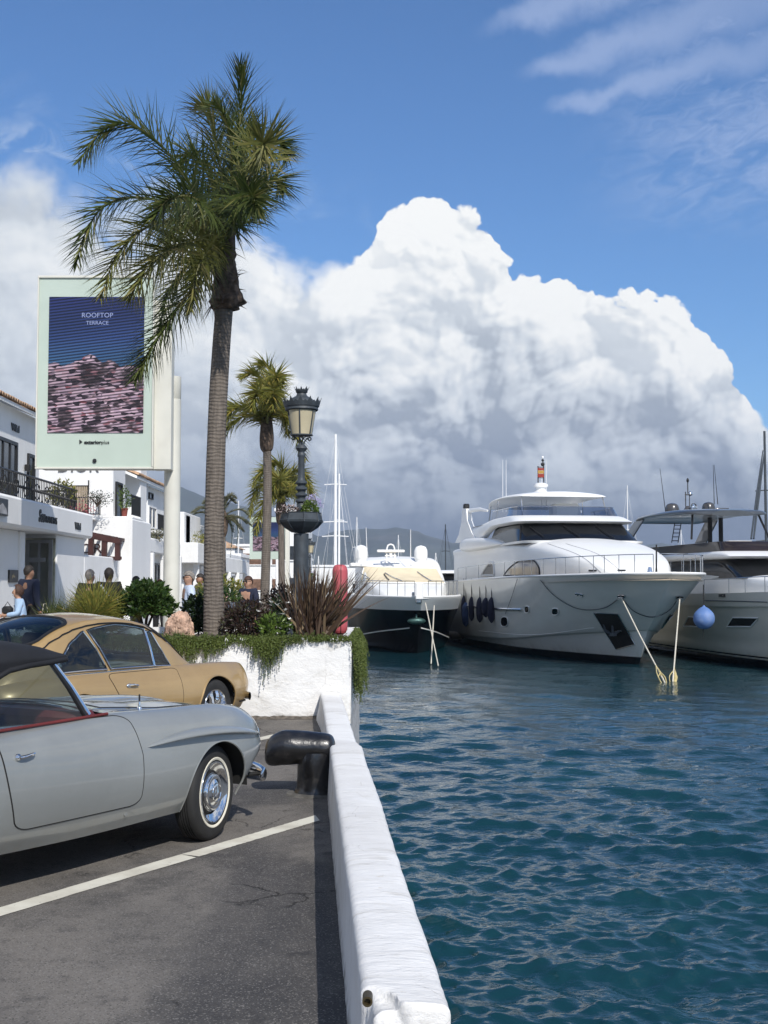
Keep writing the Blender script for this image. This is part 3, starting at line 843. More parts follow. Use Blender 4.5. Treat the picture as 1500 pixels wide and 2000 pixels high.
class Body:
    """car lower body: section scalars interpolated along x"""
    def __init__(s, xs, sec):
        # sec: list of (y list, z list) per control ring, each list len(xs)
        s.xs = np.array(xs, float); s.sec = np.array(sec, float)       # (k,2,nx)
    def ring(s, x, nv=70):
        # interpolate along x with catmull on index
        ix = np.interp(x, s.xs, np.arange(len(s.xs)))
        A = np.moveaxis(s.sec, 2, 0)                                     # nx,k,2
        n = len(A); i = min(int(ix), n - 2); t = ix - i
        a = A[max(i - 1, 0)] if i > 0 else 2 * A[0] - A[1]; b = A[i]; c = A[i + 1]; d = A[i + 2] if i + 2 < n else 2 * A[-1] - A[-2]
        h0 = s.xs[i + 1] - s.xs[i]
        mb_ = (c - a) / (s.xs[i + 1] - (s.xs[i - 1] if i > 0 else 2 * s.xs[0] - s.xs[1])) * h0
        mc_ = (d - b) / ((s.xs[i + 2] if i + 2 < n else 2 * s.xs[-1] - s.xs[-2]) - s.xs[i]) * h0
        q = (2 * t ** 3 - 3 * t ** 2 + 1) * b + (t ** 3 - 2 * t ** 2 + t) * mb_ + (-2 * t ** 3 + 3 * t ** 2) * c + (t ** 3 - t ** 2) * mc_
        return catmull(q, nv)
    def side(s, x, z):
        r = s.ring(x, 60)
        k = s._crown(r)
        zz = r[:k + 1, 1]; yy = r[:k + 1, 0]
        zz = np.maximum.accumulate(zz + np.arange(len(zz)) * 1e-7)
        return float(np.interp(z, zz, yy))
    def _crown(s, r):
        # last index of flank: maximum z before the section turns inwards
        y = r[:, 0]; k = int(np.argmax(y)); 
        while k < len(r) - 1 and r[k + 1, 1] > r[k, 1] + 1e-5 and y[k + 1] > .45 * y.max(): k += 1
        return k
    def top(s, x, y):
        r = s.ring(x, 90); k = int(np.argmax(r[:, 0]))
        yy = r[k:, 0][::-1]; zz = r[k:, 1][::-1]
        yy = np.maximum.accumulate(yy + np.arange(len(yy)) * 1e-7)
        return float(np.interp(y, yy, zz))
    def mesh(s, mb, nx=220, nv=80, wheels=(), R=(.37, .37), zw=.32, ymin=.4, skip=None):
        xs = np.linspace(s.xs[0], s.xs[-1], nx)
        G = np.zeros((nx, nv, 3))
        for i, x in enumerate(xs):
            r = s.ring(x, nv); G[i, :, 0] = x; G[i, :, 1] = r[:, 0]; G[i, :, 2] = r[:, 1]
        inside = np.zeros((nx, nv), bool); W = np.zeros((nx, nv), int) - 1
        for w, xw in enumerate(wheels):
            d = np.hypot(G[:, :, 0] - xw, G[:, :, 2] - zw)
            m_ = (d < R[w]) & (G[:, :, 1] > ymin); inside |= m_; W[m_] = w
        for side in (-1, 1):
            V = G.copy(); F = []
            sk = np.zeros((nx, nv), bool)
            for i in range(nx - 1):
                for j in range(nv - 1):
                    q = [(i, j), (i + 1, j), (i + 1, j + 1), (i, j + 1)]
                    if all(inside[a] for a in q): continue
                    if skip is not None and skip(*(G[i:i + 2, j:j + 2].mean(axis=(0, 1)))): continue
                    F.append([a * nv + b for a, b in q])
                    for a in q:
                        if inside[a] and not sk[a]:
                            sk[a] = True; xw = wheels[W[a]]
                            dx, dz = V[a][0] - xw, V[a][2] - zw; L = math.hypot(dx, dz) or 1
                            V[a][0] = xw + dx / L * R[W[a]]; V[a][2] = zw + dz / L * R[W[a]]
            V[:, :, 1] *= side
            if side > 0: F = [f[::-1] for f in F]
            mb.add(V.reshape(-1, 3), F)

def squircle(n=28, m=28, e=.25):
    """grid of (u,v) in [0,1] whose border is a rectangle with rounded corners of size e"""
    out = np.zeros((n, m, 2))
    for i in range(n):
        for j in range(m):
            u = 2 * i / (n - 1) - 1; v = 2 * j / (m - 1) - 1
            k = max(abs(u), abs(v)); 
            if k < 1e-6: out[i, j] = (.5, .5); continue
            U, V = u / k, v / k
            # round the corner on the unit boundary
            cx, cy = abs(U) - (1 - e), abs(V) - (1 - e)
            if cx > 0 and cy > 0:
                L = math.hypot(cx, cy); U = math.copysign(1 - e + cx / L * e, U); V = math.copysign(1 - e + cy / L * e, V)
            out[i, j] = (.5 + .5 * U * k, .5 + .5 * V * k)
    return out
def border(G):
    return np.concatenate([G[:, 0], G[-1, 1:], G[-2::-1, -1], G[0, -2:0:-1]])
def side_panel(body, shape, off=.003, n=30, e=.22, sgn=-1):
    """shape(u,v)->(x,z) on the flank; returns 3-D grid lying on the flank"""
    S = squircle(n, n, e); G = np.zeros((n, n, 3))
    for i in range(n):
        for j in range(n):
            x, z = shape(*S[i, j]); G[i, j] = (x, sgn * (body.side(x, z) + off), z)
    return G

def wheel(parent, x, y, zc, R, tw, kind, side=-1, steer=0.0):
    """wheel thing-part: tyre with rim etc. axis along y, outer face towards side*y"""
    root_m = Matrix.Translation((x, y, zc)) @ Matrix.Rotation(steer, 4, 'Z')
    def put(mb):   # local: axis z outwards -> rotate to side*y
        Rm = Matrix.Rotation(PI / 2 if side < 0 else -PI / 2, 4, 'X')
        T = root_m @ Rm
        mb.v = [np.array([(T @ Vector(p)) for p in v]) for v in mb.v]
        return mb
    rw = R * .60                                                     # rim radius
    h = tw / 2
    prof = [(rw, -h * .8), (rw + .02, -h * .95), (R * .84, -h * 1.02), (R * .94, -h * .92), (R * .985, -h * .74), (R, -h * .5)]
    for g in (-.32, -.12, .12, .32):
        prof += [(R, (g - .05) * h * 1.0), (R - .008, (g - .03) * h), (R - .008, (g + .03) * h), (R, (g + .05) * h)]
    prof += [(R, h * .5), (R * .985, h * .74), (R * .94, h * .92), (R * .84, h * 1.02), (rw + .02, h * .95), (rw, h * .8)]
    mb = MB(); mb.lathe(prof, seg=56)
    tyre = put(mb).build('tyre', M_rubber, None, angle=50)
    tyre.name = 'wheel'
    tyre.parent = parent
    if kind == 'white':
        mb = MB(); mb.lathe([(rw + .024, h * .97), (rw + .027, h * 1.005), (rw + .041, h * 1.03), (rw + .044, h * .99)], seg=56)
        put(mb).build('whitewall', M_cream, tyre)
        mb = MB(); mb.lathe([(rw + .02, h * .85), (rw + .014, h * .99), (rw + .004, h * .98), (rw - .006, h * .86), (rw - .03, h * .70), (rw - .05, h * .58), (rw - .062, h * .66), (rw - .072, h * .64), (rw * .56, h * .55), (rw * .50, h * .5)], seg=56)
        put(mb).build('rim', M_chrome, tyre)
        mb = MB(); mb.lathe([(rw - .046, h * .60), (rw - .056, h * .69), (rw - .066, h * .67)], seg=56)
        put(mb).build('rim_ring', M_gap, tyre)
        mb = MB(); mb.lathe([(rw * .64, h * .50), (rw * .64, h * .85), (rw * .61, h * 1.0), (rw * .54, h * 1.04), (rw * .47, h * .98), (rw * .43, h * 1.04), (rw * .24, h * 1.2), (rw * .16, h * 1.21), (rw * .155, h * 1.23), (0.0001, h * 1.25)], seg=48)
        cap = put(mb).build('hubcap', M_chrome, tyre)
        mb = MB()
        for k in range(3):
            a = PI / 2 + k * 2 * PI / 3; c, s_ = math.cos(a), math.sin(a); L = rw * .30; w = .006
            mb.add([(0, 0, h * 1.31), (c * L, s_ * L, h * 1.18), (-s_ * w, c * w, h * 1.23), (s_ * w, -c * w, h * 1.23)], [(0, 1, 2), (0, 3, 1)])
        mb.lathe([(rw * .31, h * 1.15), (rw * .325, h * 1.2), (rw * .34, h * 1.14)], seg=40)
        put(mb).build('star_emblem', M_chrome, cap)
    else:
        mb = MB(); mb.lathe([(rw + .02, h * .85), (rw + .012, h * .98), (rw - .002, h * .90), (rw - .02, h * .2), (rw - .03, -.2 * h)], seg=48)
        put(mb).build('rim', M_chrome, tyre)
        mb = MB()
        for k in range(5):
            a = k * 2 * PI / 5 + .3
            ring = []
            for rr, wd, zz in ((.03, .030, .55), (.09, .030, .45), (rw - .045, .050, .15), (rw - .012, .062, .20)):
                c, s_ = math.cos(a), math.sin(a)
                ring.append([(c * rr - s_ * wd, s_ * rr + c * wd, h * (zz - .35)), (c * rr - s_ * wd * .6, s_ * rr + c * wd * .6, h * zz), (c * rr + s_ * wd * .6, s_ * rr - c * wd * .6, h * zz), (c * rr + s_ * wd, s_ * rr - c * wd, h * (zz - .35))])
            mb.grid(np.array(ring))
        put(mb).build('spokes', M_chrome, tyre, fixn=True)
        mb = MB(); mb.lathe([(.05, h * .3), (.046, h * .62), (.0001, h * .66)], seg=24); put(mb).build('hubcap', M_chrome, tyre)
    mb = MB(); mb.lathe([(rw, -h * .2), (.001, -h * .1)], seg=32); put(mb).build('brake_disc', M_dark, tyre)
    return tyre

# ================= grey roadster
ORG = Vector((-1.26, 9.15, 0)) + Vector((-0.870, 0.492, 0)) * .72
roadster = thing('vintage_roadster', (ORG.x, ORG.y, gz(ORG.y)), 'light grey vintage convertible with black soft top and whitewall tyres, nearest the camera', 'car', 'classic cars parked in the angled bays', rz=CAR_RZ)
RW, RZW = .335, .330
xs = [-3.42, -3.36, -3.15, -2.8, -2.4, -1.9, -1.4, -1.0, -.6, -.3, 0, .25, .45, .60, .72, .80, .835]
def L_(*a): return list(a)
sec = [
 (L_(.35, .50, .62, .72, .74, .76, .78, .78, .78, .77, .76, .74, .68, .55, .40, .22, .10), L_(.50, .44, .34, .28, .26, .25, .245, .245, .25, .25, .25, .26, .29, .34, .41, .48, .54)),
 (L_(.40, .58, .70, .79, .82, .835, .845, .845, .84, .835, .83, .81, .765, .67, .54, .36, .18), L_(.54, .50, .44, .39, .38, .37, .37, .37, .37, .37, .37, .38, .41, .45, .49, .53, .57)),
 (L_(.42, .61, .74, .83, .86, .872, .878, .876, .87, .866, .862, .845, .81, .755, .665, .51, .30), L_(.60, .58, .56, .54, .53, .53, .53, .53, .53, .54, .55, .55, .56, .56, .58, .58, .60)),
 (L_(.41, .60, .74, .83, .86, .866, .868, .862, .855, .852, .85, .835, .80, .745, .655, .50, .30), L_(.66, .68, .70, .72, .73, .71, .71, .71, .71, .72, .72, .71, .70, .69, .67, .65, .64)),
 (L_(.39, .57, .71, .79, .82, .825, .82, .815, .81, .805, .80, .785, .755, .70, .61, .46, .27), L_(.70, .75, .80, .85, .87, .85, .85, .86, .86, .86, .86, .85, .82, .79, .75, .70, .67)),
 (L_(.33, .50, .62, .69, .72, .74, .74, .735, .715, .69, .67, .655, .63, .58, .50, .38, .22), L_(.72, .79, .86, .92, .94, .93, .94, .955, .95, .945, .94, .925, .895, .855, .80, .74, .69)),
 (L_(.26, .40, .50, .55, .57, .60, .62, .60, .55, .52, .50, .48, .46, .43, .38, .29, .17), L_(.73, .80, .87, .915, .935, .95, .965, .975, .955, .93, .915, .895, .865, .83, .785, .735, .695)),
 (L_(.13, .20, .25, .28, .29, .30, .31, .30, .28, .26, .25, .24, .23, .22, .19, .15, .09), L_(.74, .81, .88, .925, .955, .98, 1.00, 1.01, .99, .965, .945, .92, .89, .85, .80, .745, .70)),
 ([0] * 17, L_(.74, .815, .885, .93, .96, .99, 1.01, 1.02, 1.00, .975, .955, .93, .90, .86, .805, .75, .70)),
]
RB = Body(xs, sec)
mb = MB(); CABX0, CABX1 = -2.45, -1.02
RB.mesh(mb, nx=240, nv=90, wheels=(0.0, -2.44), R=(.365, .345), zw=RZW, skip=lambda x, y, z: (CABX0 < x < CABX1 and abs(y) < .715 and z > .88))
body = mb.build('body', M_grey, roadster, merge=.0008, angle=60)
# underbody, wheel wells, cabin tub
mb = MB()
mb.box((-1.25, 0, .33), (1.75, 1.40, .20)); mb.box((.0, 0, .45), (.9, .9, .5)); mb.box((-2.6, 0, .42), (1.1, .9, .35))
for xw in (0, -2.44):
    for sg in (-1, 1):
        G = [[(xw + .40 * math.cos(a), sg * yy, RZW + .40 * math.sin(a)) for yy in (.79, .45)] for a in np.linspace(.0, PI, 26)]
        mb.grid(np.array(G)); mb.add([(xw + .40 * math.cos(a), sg * .46, RZW + .40 * math.sin(a)) for a in np.linspace(.0, PI, 26)], [tuple(range(26))])
mb.build('underbody', M_dark, roadster)
# arch lip
mb = MB()
for xw in (0, -2.44):
    for sg in (-1, 1):
        pts = []
        RR = .365 if xw == 0 else .345
        for a in np.linspace(-.18, PI + .18, 40):
            x = xw + RR * math.cos(a); z = RZW + RR * math.sin(a)
            pts.append((x, sg * (RB.side(x, z) - .004), z))
        mb.tube(pts, .008, 6)
split_build(mb, 'wheel_arch_lip', M_grey, roadster)
for xw in (0, -2.44):
    st = .20 if xw == 0 else 0
    wheel(roadster, xw, -.705, RZW, RW, .17, 'white', -1, st); wheel(roadster, xw, .705, RZW, RW, .17, 'white', 1, st)
# doors
def door_shape(u, v):
    z0, z1 = .385, .955
    z = z0 + (z1 - z0) * v
    xr = -2.06 + .02 * (1 - v) + .10 * (1 - v) ** 2
    xf = -.845 - .06 * max(0, v - .55) / .45 - .02 * (1 - v)
    return xr + (xf - xr) * u, z
for sg in (-1, 1):
    G = side_panel(RB, door_shape, .0035, 34, .20, sg)
    mb = MB(); mb.grid(G, flip=(sg > 0)); dr = mb.build('door', M_grey, roadster, angle=60)
    mb = MB(); B = border(G); B = np.concatenate([B, B[:1]]); mb.tube(B - np.array([0, sg * .002, 0]), .0042, 5, cap=False); mb.build('door_gap', M_gap, dr)
    # handle: chrome lever on round base
    hx, hz = -1.90, .805; hy = sg * (RB.side(hx, hz) + .004)
    mb = MB(); mb.lathe([(.0, 0), (.022, 0), (.021, .012), (.012, .024), (0, .025)], c=(hx - .035, hy, hz), seg=18, ax=(0, sg, 0))
    mb.tube([(hx - .035, hy + sg * .022, hz), (hx, hy + sg * .030, hz + .003), (hx + .06, hy + sg * .026, hz + .010), (hx + .085, hy + sg * .016, hz + .012)], [.011, .010, .0085, .006], 8)
    mb.build('handle', M_chrome, dr)
# fender blades over the wheels
def blade(x0, x1, zc, xm, sg):
    n = 40; G = []
    for i in range(n):
        t = i / (n - 1); x = x0 + (x1 - x0) * t
        w = math.sin(PI * t ** .9) ** .6 * .070 + .001
        z = zc(t); ring = []
        for a in np.linspace(0, PI, 9):
            zz = z + .034 * (w / .055) * math.cos(a) * (1.0 if a < PI / 2 else .35)
            ring.append((x, sg * (RB.side(x, min(zz, .86)) + w * math.sin(a) ** .8 - .002), zz))
        G.append(ring)
    return np.array(G)
for sg in (-1, 1):
    mb = MB(); mb.grid(blade(-.80, .64, lambda t: .738 + .075 * t + .10 * t * (1 - t) - .145 * t * t, .2, sg), flip=(sg > 0)); mb.build('fender_blade', M_grey, roadster, fixn=True, angle=80)
    mb = MB(); mb.grid(blade(-3.05, -2.15, lambda t: .68 + .07 * math.sin(t * PI * .6), .2, sg), flip=(sg > 0)); mb.build('fender_blade', M_grey, roadster, fixn=True, angle=80)
# hood shut line and power bulge
def on_top(x, y, off=.002): return (x, y, RB.top(x, abs(y)) + off)
mb = MB()
for sg in (-1, 1):
    mb.tube([on_top(x, sg * (.50 - .16 * ((x + .86) / 1.45) ** 2)) for x in np.linspace(-.86, .60, 30)], .0035, 5)
mb.tube([on_top(-.86 - .03 * (1 - (y / .5) ** 2), y) for y in np.linspace(-.5, .5, 24)], .0035, 5)
split_build(mb, 'hood_gap', M_gap, roadster)
mb = MB(); G = []
for x in np.linspace(-.80, .42, 26):
    t = (x + .80) / 1.22; w = .16 * math.sin(PI * min(1, .12 + t * .95)) ** .5 if 0 < t < 1 else .05
    G.append([(x, y * max(w, .03), RB.top(x, abs(y) * w) + .028 * math.sin(PI * t) ** .6 * (1 - y * y) ** 1.0 + .0005) for y in np.linspace(-1, 1, 13)])
mb.grid(np.array(G)); mb.build('hood_bulge', M_grey, roadster, angle=80)
# chrome scuttle spear and side aerial
mb = MB(); mb.tube([on_top(x, -.545 - .02 * (x + .9), .003) for x in np.linspace(-.98, -.25, 18)], [.004] * 18, 5); mb.build('hood_trim', M_chrome, roadster)
mb = MB(); a0 = on_top(-.56, -.58, 0)
mb.lathe([(.018, 0), (.016, .012), (.008, .02), (.007, .05), (.005, .055), (.0045, .09), (.0001, .10)], c=a0, seg=10); mb.build('aerial_stub', M_chrome, roadster)
mb = MB(); mb.tube([(a0[0], a0[1], a0[2] + .02), (a0[0], a0[1], a0[2] + .10)], .006, 8); mb.build('aerial_sleeve', M_trim, roadster)
# front: grille, bumper, lamps (turned away from the camera but built)
mb = MB(); 
for z in (.50, .56, .62): mb.tube([(.845 + .02 - .10 * (y / .4) ** 2, y, z) for y in np.linspace(-.36, .36, 12)], .012, 6)
mb.sphere((.86, 0, .56), (.02, .075, .075), 16, 8); mb.build('grille', M_chrome, roadster)
for sg in (-1, 1):
    mb = MB(); mb.sphere((.66, sg * .60, .66), (.09, .105, .105), 18, 10); mb.build('headlight', M_chrome, roadster)
mb = MB(); G = []
for y in np.linspace(-.75, .75, 50):
    t = abs(y) / .75; xx = .925 - .24 * t ** 3.0
    if t > .96: xx = .925 - .24 * .96 ** 3.0 - (t - .96) * 2.0
    rz = .074 * (1 - .35 * t ** 6)
    G.append([(xx + .042 * math.cos(a), y, .362 + rz * math.sin(a)) for a in np.linspace(0, 2 * PI, 15)[:-1]])
G = np.array(G)
for i in (0, -1): G[i] = G[i].mean(axis=0) * .75 + G[i] * .25
mb.grid(G, closev=True)
mb.build('bumper', M_chrome, roadster, fixn=True, angle=70)
mb = MB()
for sg in (-1, 1): mb.tube([(.60, sg * .42, .38), (.95, sg * .42, .38)], .02, 6)
for sg in (-1, 1): mb.tube([(.50, sg * .55, .36), (.78, sg * .66, .36)], .018, 6)
split_build(mb, 'bumper_bracket', M_dark, roadster)
mb = MB(); G = []
for y in np.linspace(-.80, .80, 40):
    t = abs(y) / .80
    G.append([(-3.56 + .25 * t ** 3.2 - .03 * math.cos(a), y, .42 + .055 * math.sin(a)) for a in np.linspace(0, 2 * PI, 13)[:-1]])
mb.grid(np.array(G), closev=True); mb.build('bumper', M_chrome, roadster, fixn=True)
# interior
mb = MB(); mb.box((-1.73, 0, .60), (1.35, 1.36, .5)); mb.build('cabin_floor', M_trim, roadster)
mb = MB()
for sg in (-1, 1):
    mb.box((-1.90, sg * .34, .78), (.50, .50, .14), bev=.05); mb.box((-2.14, sg * .34, 1.00), (.14, .50, .52), bev=.06, ry=-.18)
mb.build('seat', M_leather, roadster, angle=60)
mb = MB(); mb.box((-1.13, 0, .93), (.22, 1.30, .12), bev=.04); mb.build('dashboard', M_leather, roadster)
mb = MB(); ring = [(-1.36 + .05 * math.sin(a), .34 + .20 * math.cos(a), .98 + .19 * math.sin(a)) for a in np.linspace(0, 2 * PI, 26)]
mb.tube(ring, .011, 6, cap=False); mb.tube([(-1.36, .14, .98), (-1.36, .54, .98)], .009, 5); mb.tube([(-1.36, .34, .98), (-1.10, .34, .88)], .018, 6)
mb.build('steering_wheel', pm('ivory_bakelite', (.55, .5, .4), .4), roadster)
# red padded door top
for sg in (-1, 1):
    mb = MB(); mb.tube([(x, sg * (.735 - .012), .948 + .022 * ((x + 2.1) / 1.1)) for x in np.linspace(-2.12, -1.04, 20)], .010, 8); mb.build('door_capping', M_leather, roadster)
# windscreen: frame and pane
WB = [(-1.03 - .16 * (abs(y) / .70) ** 2, y, 1.005 - .03 * (abs(y) / .7) ** 2) for y in np.linspace(-.70, .70, 15)]
WT = [(-1.30 - .10 * (abs(y) / .58) ** 2, y, 1.345 - .02 * (abs(y) / .58) ** 2) for y in np.linspace(-.58, .58, 15)]
mb = MB(); mb.grid(np.array([WB, WT])); mb.build('windscreen', M_cglass, roadster)
mb = MB(); mb.tube(WB, .012, 6); mb.tube(WT, .014, 6)
for k in (0, -1): mb.tube([WB[k], tuple((np.array(WB[k]) + WT[k]) / 2 + np.array((.012, 0, 0))), WT[k]], [.019, .017, .014], 8)
mb.build('windscreen_frame', M_chrome, roadster)
mb = MB()
for k in (0, -1): mb.tube([tuple(np.array(WB[k]) + (-.024, 0, -.01)), tuple((np.array(WB[k]) + WT[k]) / 2 + np.array((-.012, 0, 0))), tuple(np.array(WT[k]) + (-.02, 0, 0))], .016, 6)
split_build(mb, 'window_seal', M_trim, roadster)
# soft top
tops = [(-1.27, .585, 1.345, 1.372), (-1.42, .60, 1.33, 1.43), (-1.62, .62, 1.325, 1.468), (-1.86, .63, 1.315, 1.475), (-2.08, .64, 1.29, 1.455), (-2.26, .65, 1.22, 1.38), (-2.42, .665, 1.06, 1.20), (-2.56, .66, .965, 1.02), (-2.66, .62, .94, .965)]
ctrl = []
for x, w, ze, zc in tops:
    lower = ze - .02
    ctrl.append([(x, -w, lower), (x, -w * .985, ze + (zc - ze) * .25), (x, -w * .84, ze + (zc - ze) * .72), (x, -w * .42, zc - .006), (x, 0, zc), (x, w * .42, zc - .006), (x, w * .84, ze + (zc - ze) * .72), (x, w * .985, ze + (zc - ze) * .25), (x, w, lower)])
ctrl = np.array(ctrl); S1 = catmull(ctrl, 60); S2 = np.moveaxis(catmull(np.moveaxis(S1, 1, 0), 50), 0, 1)
for i in range(S2.shape[0]):
    for j in range(S2.shape[1]):
        S2[i, j, 2] += .004 * math.sin(S2[i, j, 0] * 17) * math.cos(S2[i, j, 1] * 2)
mb = MB(); mb.grid(S2)
for sg in (0, -1): # quarter below the roof rail behind the window
    pass
top = mb.build('soft_top', M_soft, roadster, angle=80)
mb = MB()
for sg in (-1, 1):
    rail = [(-1.27, sg * .585, 1.325), (-1.42, sg * .602, 1.315), (-1.62, sg * .622, 1.305), (-1.80, sg * .63, 1.285), (-1.93, sg * .635, 1.235), (-2.02, sg * .645, 1.14), (-2.08, sg * .68, .985)]
    mb.tube(rail, .018, 6)
    G = []
    for t in np.linspace(0, 1, 14):
        a = catmull(np.array(rail[3:]), 14)[int(round(t * 13))]
        zt = np.interp(a[0] - .0, [-2.66, -2.56, -2.42, -2.26, -2.08, -1.86, -1.62], [.93, .965, 1.05, 1.21, 1.28, 1.305, 1.32])
        b = catmull(np.array([(-1.80, sg * .632, 1.31), (-2.08, sg * .642, 1.285), (-2.28, sg * .652, 1.20), (-2.42, sg * .667, 1.05), (-2.60, sg * .66, .93)]), 14)[int(round(t * 13))]
        G.append([a, b])
    mb.grid(np.array(G)); 
split_build(mb, 'quarter_panel', M_soft, top, angle=80)
mb = MB()
for sg in (-1, 1):
    R_ = [(-1.235, sg * .700, .965), (-2.07, sg * .715, .95), (-2.02, sg * .645, 1.13), (-1.93, sg * .635, 1.235), (-1.80, sg * .628, 1.28), (-1.62, sg * .62, 1.30), (-1.42, sg * .602, 1.31), (-1.35, sg * .59, 1.315)]
    mb.add(R_, [tuple(range(8))])
split_build(mb, 'side_window', M_cglass, roadster, smooth=False)
mb = MB(); mb.add([(-2.34, -.38, 1.31), (-2.34, .38, 1.31), (-2.47, .42, 1.12), (-2.47, -.42, 1.12)], [(0, 1, 2, 3)]); mb.build('rear_window', M_cglass, roadster, smooth=False)
# sill jacking plugs
mb = MB()
for x in (-.98, -2.08): mb.lathe([(.016, -.004), (.014, .004), (.0001, .005)], c=(x, -(RB.side(x, .335)), .335), seg=14, ax=(0, -1, 0))
split_build(mb, 'jacking_plug', M_grey, roadster)

# ================= gold coupe
GO = Vector((-1.99, 14.84, 0)) + Vector((-0.870, 0.492, 0)) * .70
coupe = thing('vintage_coupe', (GO.x, GO.y, .07), 'gold vintage fastback coupe with chrome window frames parked behind the grey convertible', 'car', 'classic cars parked in the angled bays', rz=CAR_RZ)
xs = [-3.20, -3.14, -2.98, -2.7, -2.3, -1.8, -1.3, -.85, -.5, -.25, 0, .25, .45, .62, .735, .80, .825]
sec = [
 (L_(.40, .52, .62, .68, .72, .74, .75, .75, .75, .74, .73, .72, .69, .64, .57, .46, .32), L_(.42, .36, .31, .27, .24, .22, .21, .21, .21, .21, .22, .22, .24, .27, .31, .36, .42)),
 (L_(.46, .60, .71, .76, .80, .805, .805, .80, .80, .795, .79, .78, .755, .71, .645, .545, .40), L_(.46, .42, .38, .35, .34, .33, .33, .33, .33, .33, .33, .34, .36, .38, .40, .44, .48)),
 (L_(.49, .64, .755, .80, .83, .832, .832, .83, .83, .828, .825, .815, .79, .75, .69, .59, .44), L_(.52, .50, .49, .48, .47, .47, .47, .47, .47, .48, .49, .50, .51, .52, .53, .54, .55)),
 (L_(.49, .64, .75, .79, .81, .812, .812, .81, .80, .80, .80, .79, .765, .725, .665, .57, .43), L_(.58, .60, .61, .62, .63, .62, .62, .62, .62, .62, .63, .63, .63, .63, .62, .61, .60)),
 (L_(.47, .61, .71, .75, .77, .765, .76, .75, .745, .74, .74, .73, .71, .67, .61, .525, .40), L_(.62, .67, .71, .73, .74, .735, .735, .735, .735, .74, .745, .745, .74, .73, .71, .68, .65)),
 (L_(.42, .54, .62, .66, .69, .70, .70, .69, .67, .65, .64, .63, .615, .59, .55, .48, .38), L_(.65, .72, .77, .80, .815, .815, .815, .82, .82, .82, .82, .815, .805, .79, .765, .725, .68)),
 (L_(.32, .42, .48, .52, .55, .57, .58, .56, .52, .49, .47, .455, .44, .42, .38, .32, .25), L_(.66, .73, .79, .83, .85, .85, .85, .855, .845, .81, .775, .745, .72, .69, .675, .66, .645)),
 (L_(.16, .21, .24, .26, .28, .29, .29, .28, .26, .25, .24, .23, .22, .21, .19, .16, .13), L_(.67, .74, .80, .85, .88, .89, .89, .885, .865, .825, .78, .74, .705, .675, .66, .65, .64)),
 ([0] * 17, L_(.67, .745, .805, .86, .89, .90, .90, .895, .875, .835, .785, .74, .70, .67, .655, .645, .64)),
]
sec = np.array(sec)
for j, k in ((13, .97), (14, .86), (15, .62), (16, .22)):
    base = sec[:, 0, 12] * k
    sec[:, 0, j] = base
    sec[:, 1, j] = .56 + (sec[:, 1, j] - .56) * {13: 1.0, 14: 1.0, 15: .95, 16: .8}[j]
GB = Body(xs, sec)
GRW, GZW = .318, .314
mb = MB(); GB.mesh(mb, nx=220, nv=84, wheels=(0.0, -2.25), R=(.362, .322), zw=GZW); mb.build('body', M_gold, coupe, merge=.0008, angle=60)
mb = MB(); mb.box((-1.15, 0, .30), (1.6, 1.36, .22)); mb.box((0, 0, .42), (.9, .85, .35)); mb.box((-2.4, 0, .42), (1.1, .85, .35))
for xw in (0, -2.25):
    for sg in (-1, 1):
        G = [[(xw + .38 * math.cos(a), sg * yy, GZW + .38 * math.sin(a)) for yy in (.755, .45)] for a in np.linspace(.0, PI, 26)]
        mb.grid(np.array(G)); mb.add([(xw + .38 * math.cos(a), sg * .46, GZW + .38 * math.sin(a)) for a in np.linspace(.0, PI, 26)], [tuple(range(26))])
mb.build('underbody', M_dark, coupe)
mb = MB()
for xw in (0, -2.25):
    for sg in (-1, 1):
        RR = .364 if xw == 0 else .324
        mb.tube([(xw + RR * math.cos(a), sg * (GB.side(xw + RR * math.cos(a), GZW + RR * math.sin(a)) - .001), GZW + RR * math.sin(a)) for a in np.linspace(-.18, PI + .18, 40)], .011, 6)
split_build(mb, 'wheel_arch_lip', M_gold, coupe)
for xw in (0, -2.25):
    wheel(coupe, xw, -.685, GZW, GRW, .165, 'alloy', -1); wheel(coupe, xw, .685, GZW, GRW, .165, 'alloy', 1)
# roof: half width at belt wb, z belt zb, half width at roof wr, z side rail zr, z centre zc
roof = [(-.28, .64, .80, .60, .82, .835), (-.42, .655, .81, .60, .90, .935), (-.62, .665, .82, .585, 1.05, 1.105), (-.86, .675, .82, .56, 1.19, 1.265), (-1.10, .68, .82, .545, 1.275, 1.36), (-1.45, .685, .82, .54, 1.315, 1.415), (-1.80, .685, .82, .54, 1.31, 1.418), (-2.10, .68, .82, .54, 1.265, 1.38), (-2.40, .67, .82, .545, 1.165, 1.285), (-2.70, .65, .80, .54, 1.01, 1.11), (-2.95, .61, .77, .52, .88, .96), (-3.12, .54, .70, .46, .76, .81)]
RA = np.array(roof); 
def roof_at(x): return [float(np.interp(-x, -RA[:, 0], RA[:, k])) for k in range(1, 6)]
ctrl = []
for x, wb, zb, wr, zr, zc in roof:
    ctrl.append([(x, -wb - .01, zb - .03), (x, -(wb * .55 + wr * .45) - .006, zb + (zr - zb) * .5), (x, -wr, zr), (x, -wr * .86, zr + (zc - zr) * .52), (x, -wr * .45, zc - .014 * (1)), (x, 0, zc),
                 (x, wr * .45, zc - .014), (x, wr * .86, zr + (zc - zr) * .52), (x, wr, zr), (x, (wb * .55 + wr * .45) + .006, zb + (zr - zb) * .5), (x, wb + .01, zb - .03)])
ctrl = np.array(ctrl); S1 = catmull(ctrl, 90); S2 = np.moveaxis(catmull(np.moveaxis(S1, 1, 0), 71), 0, 1)
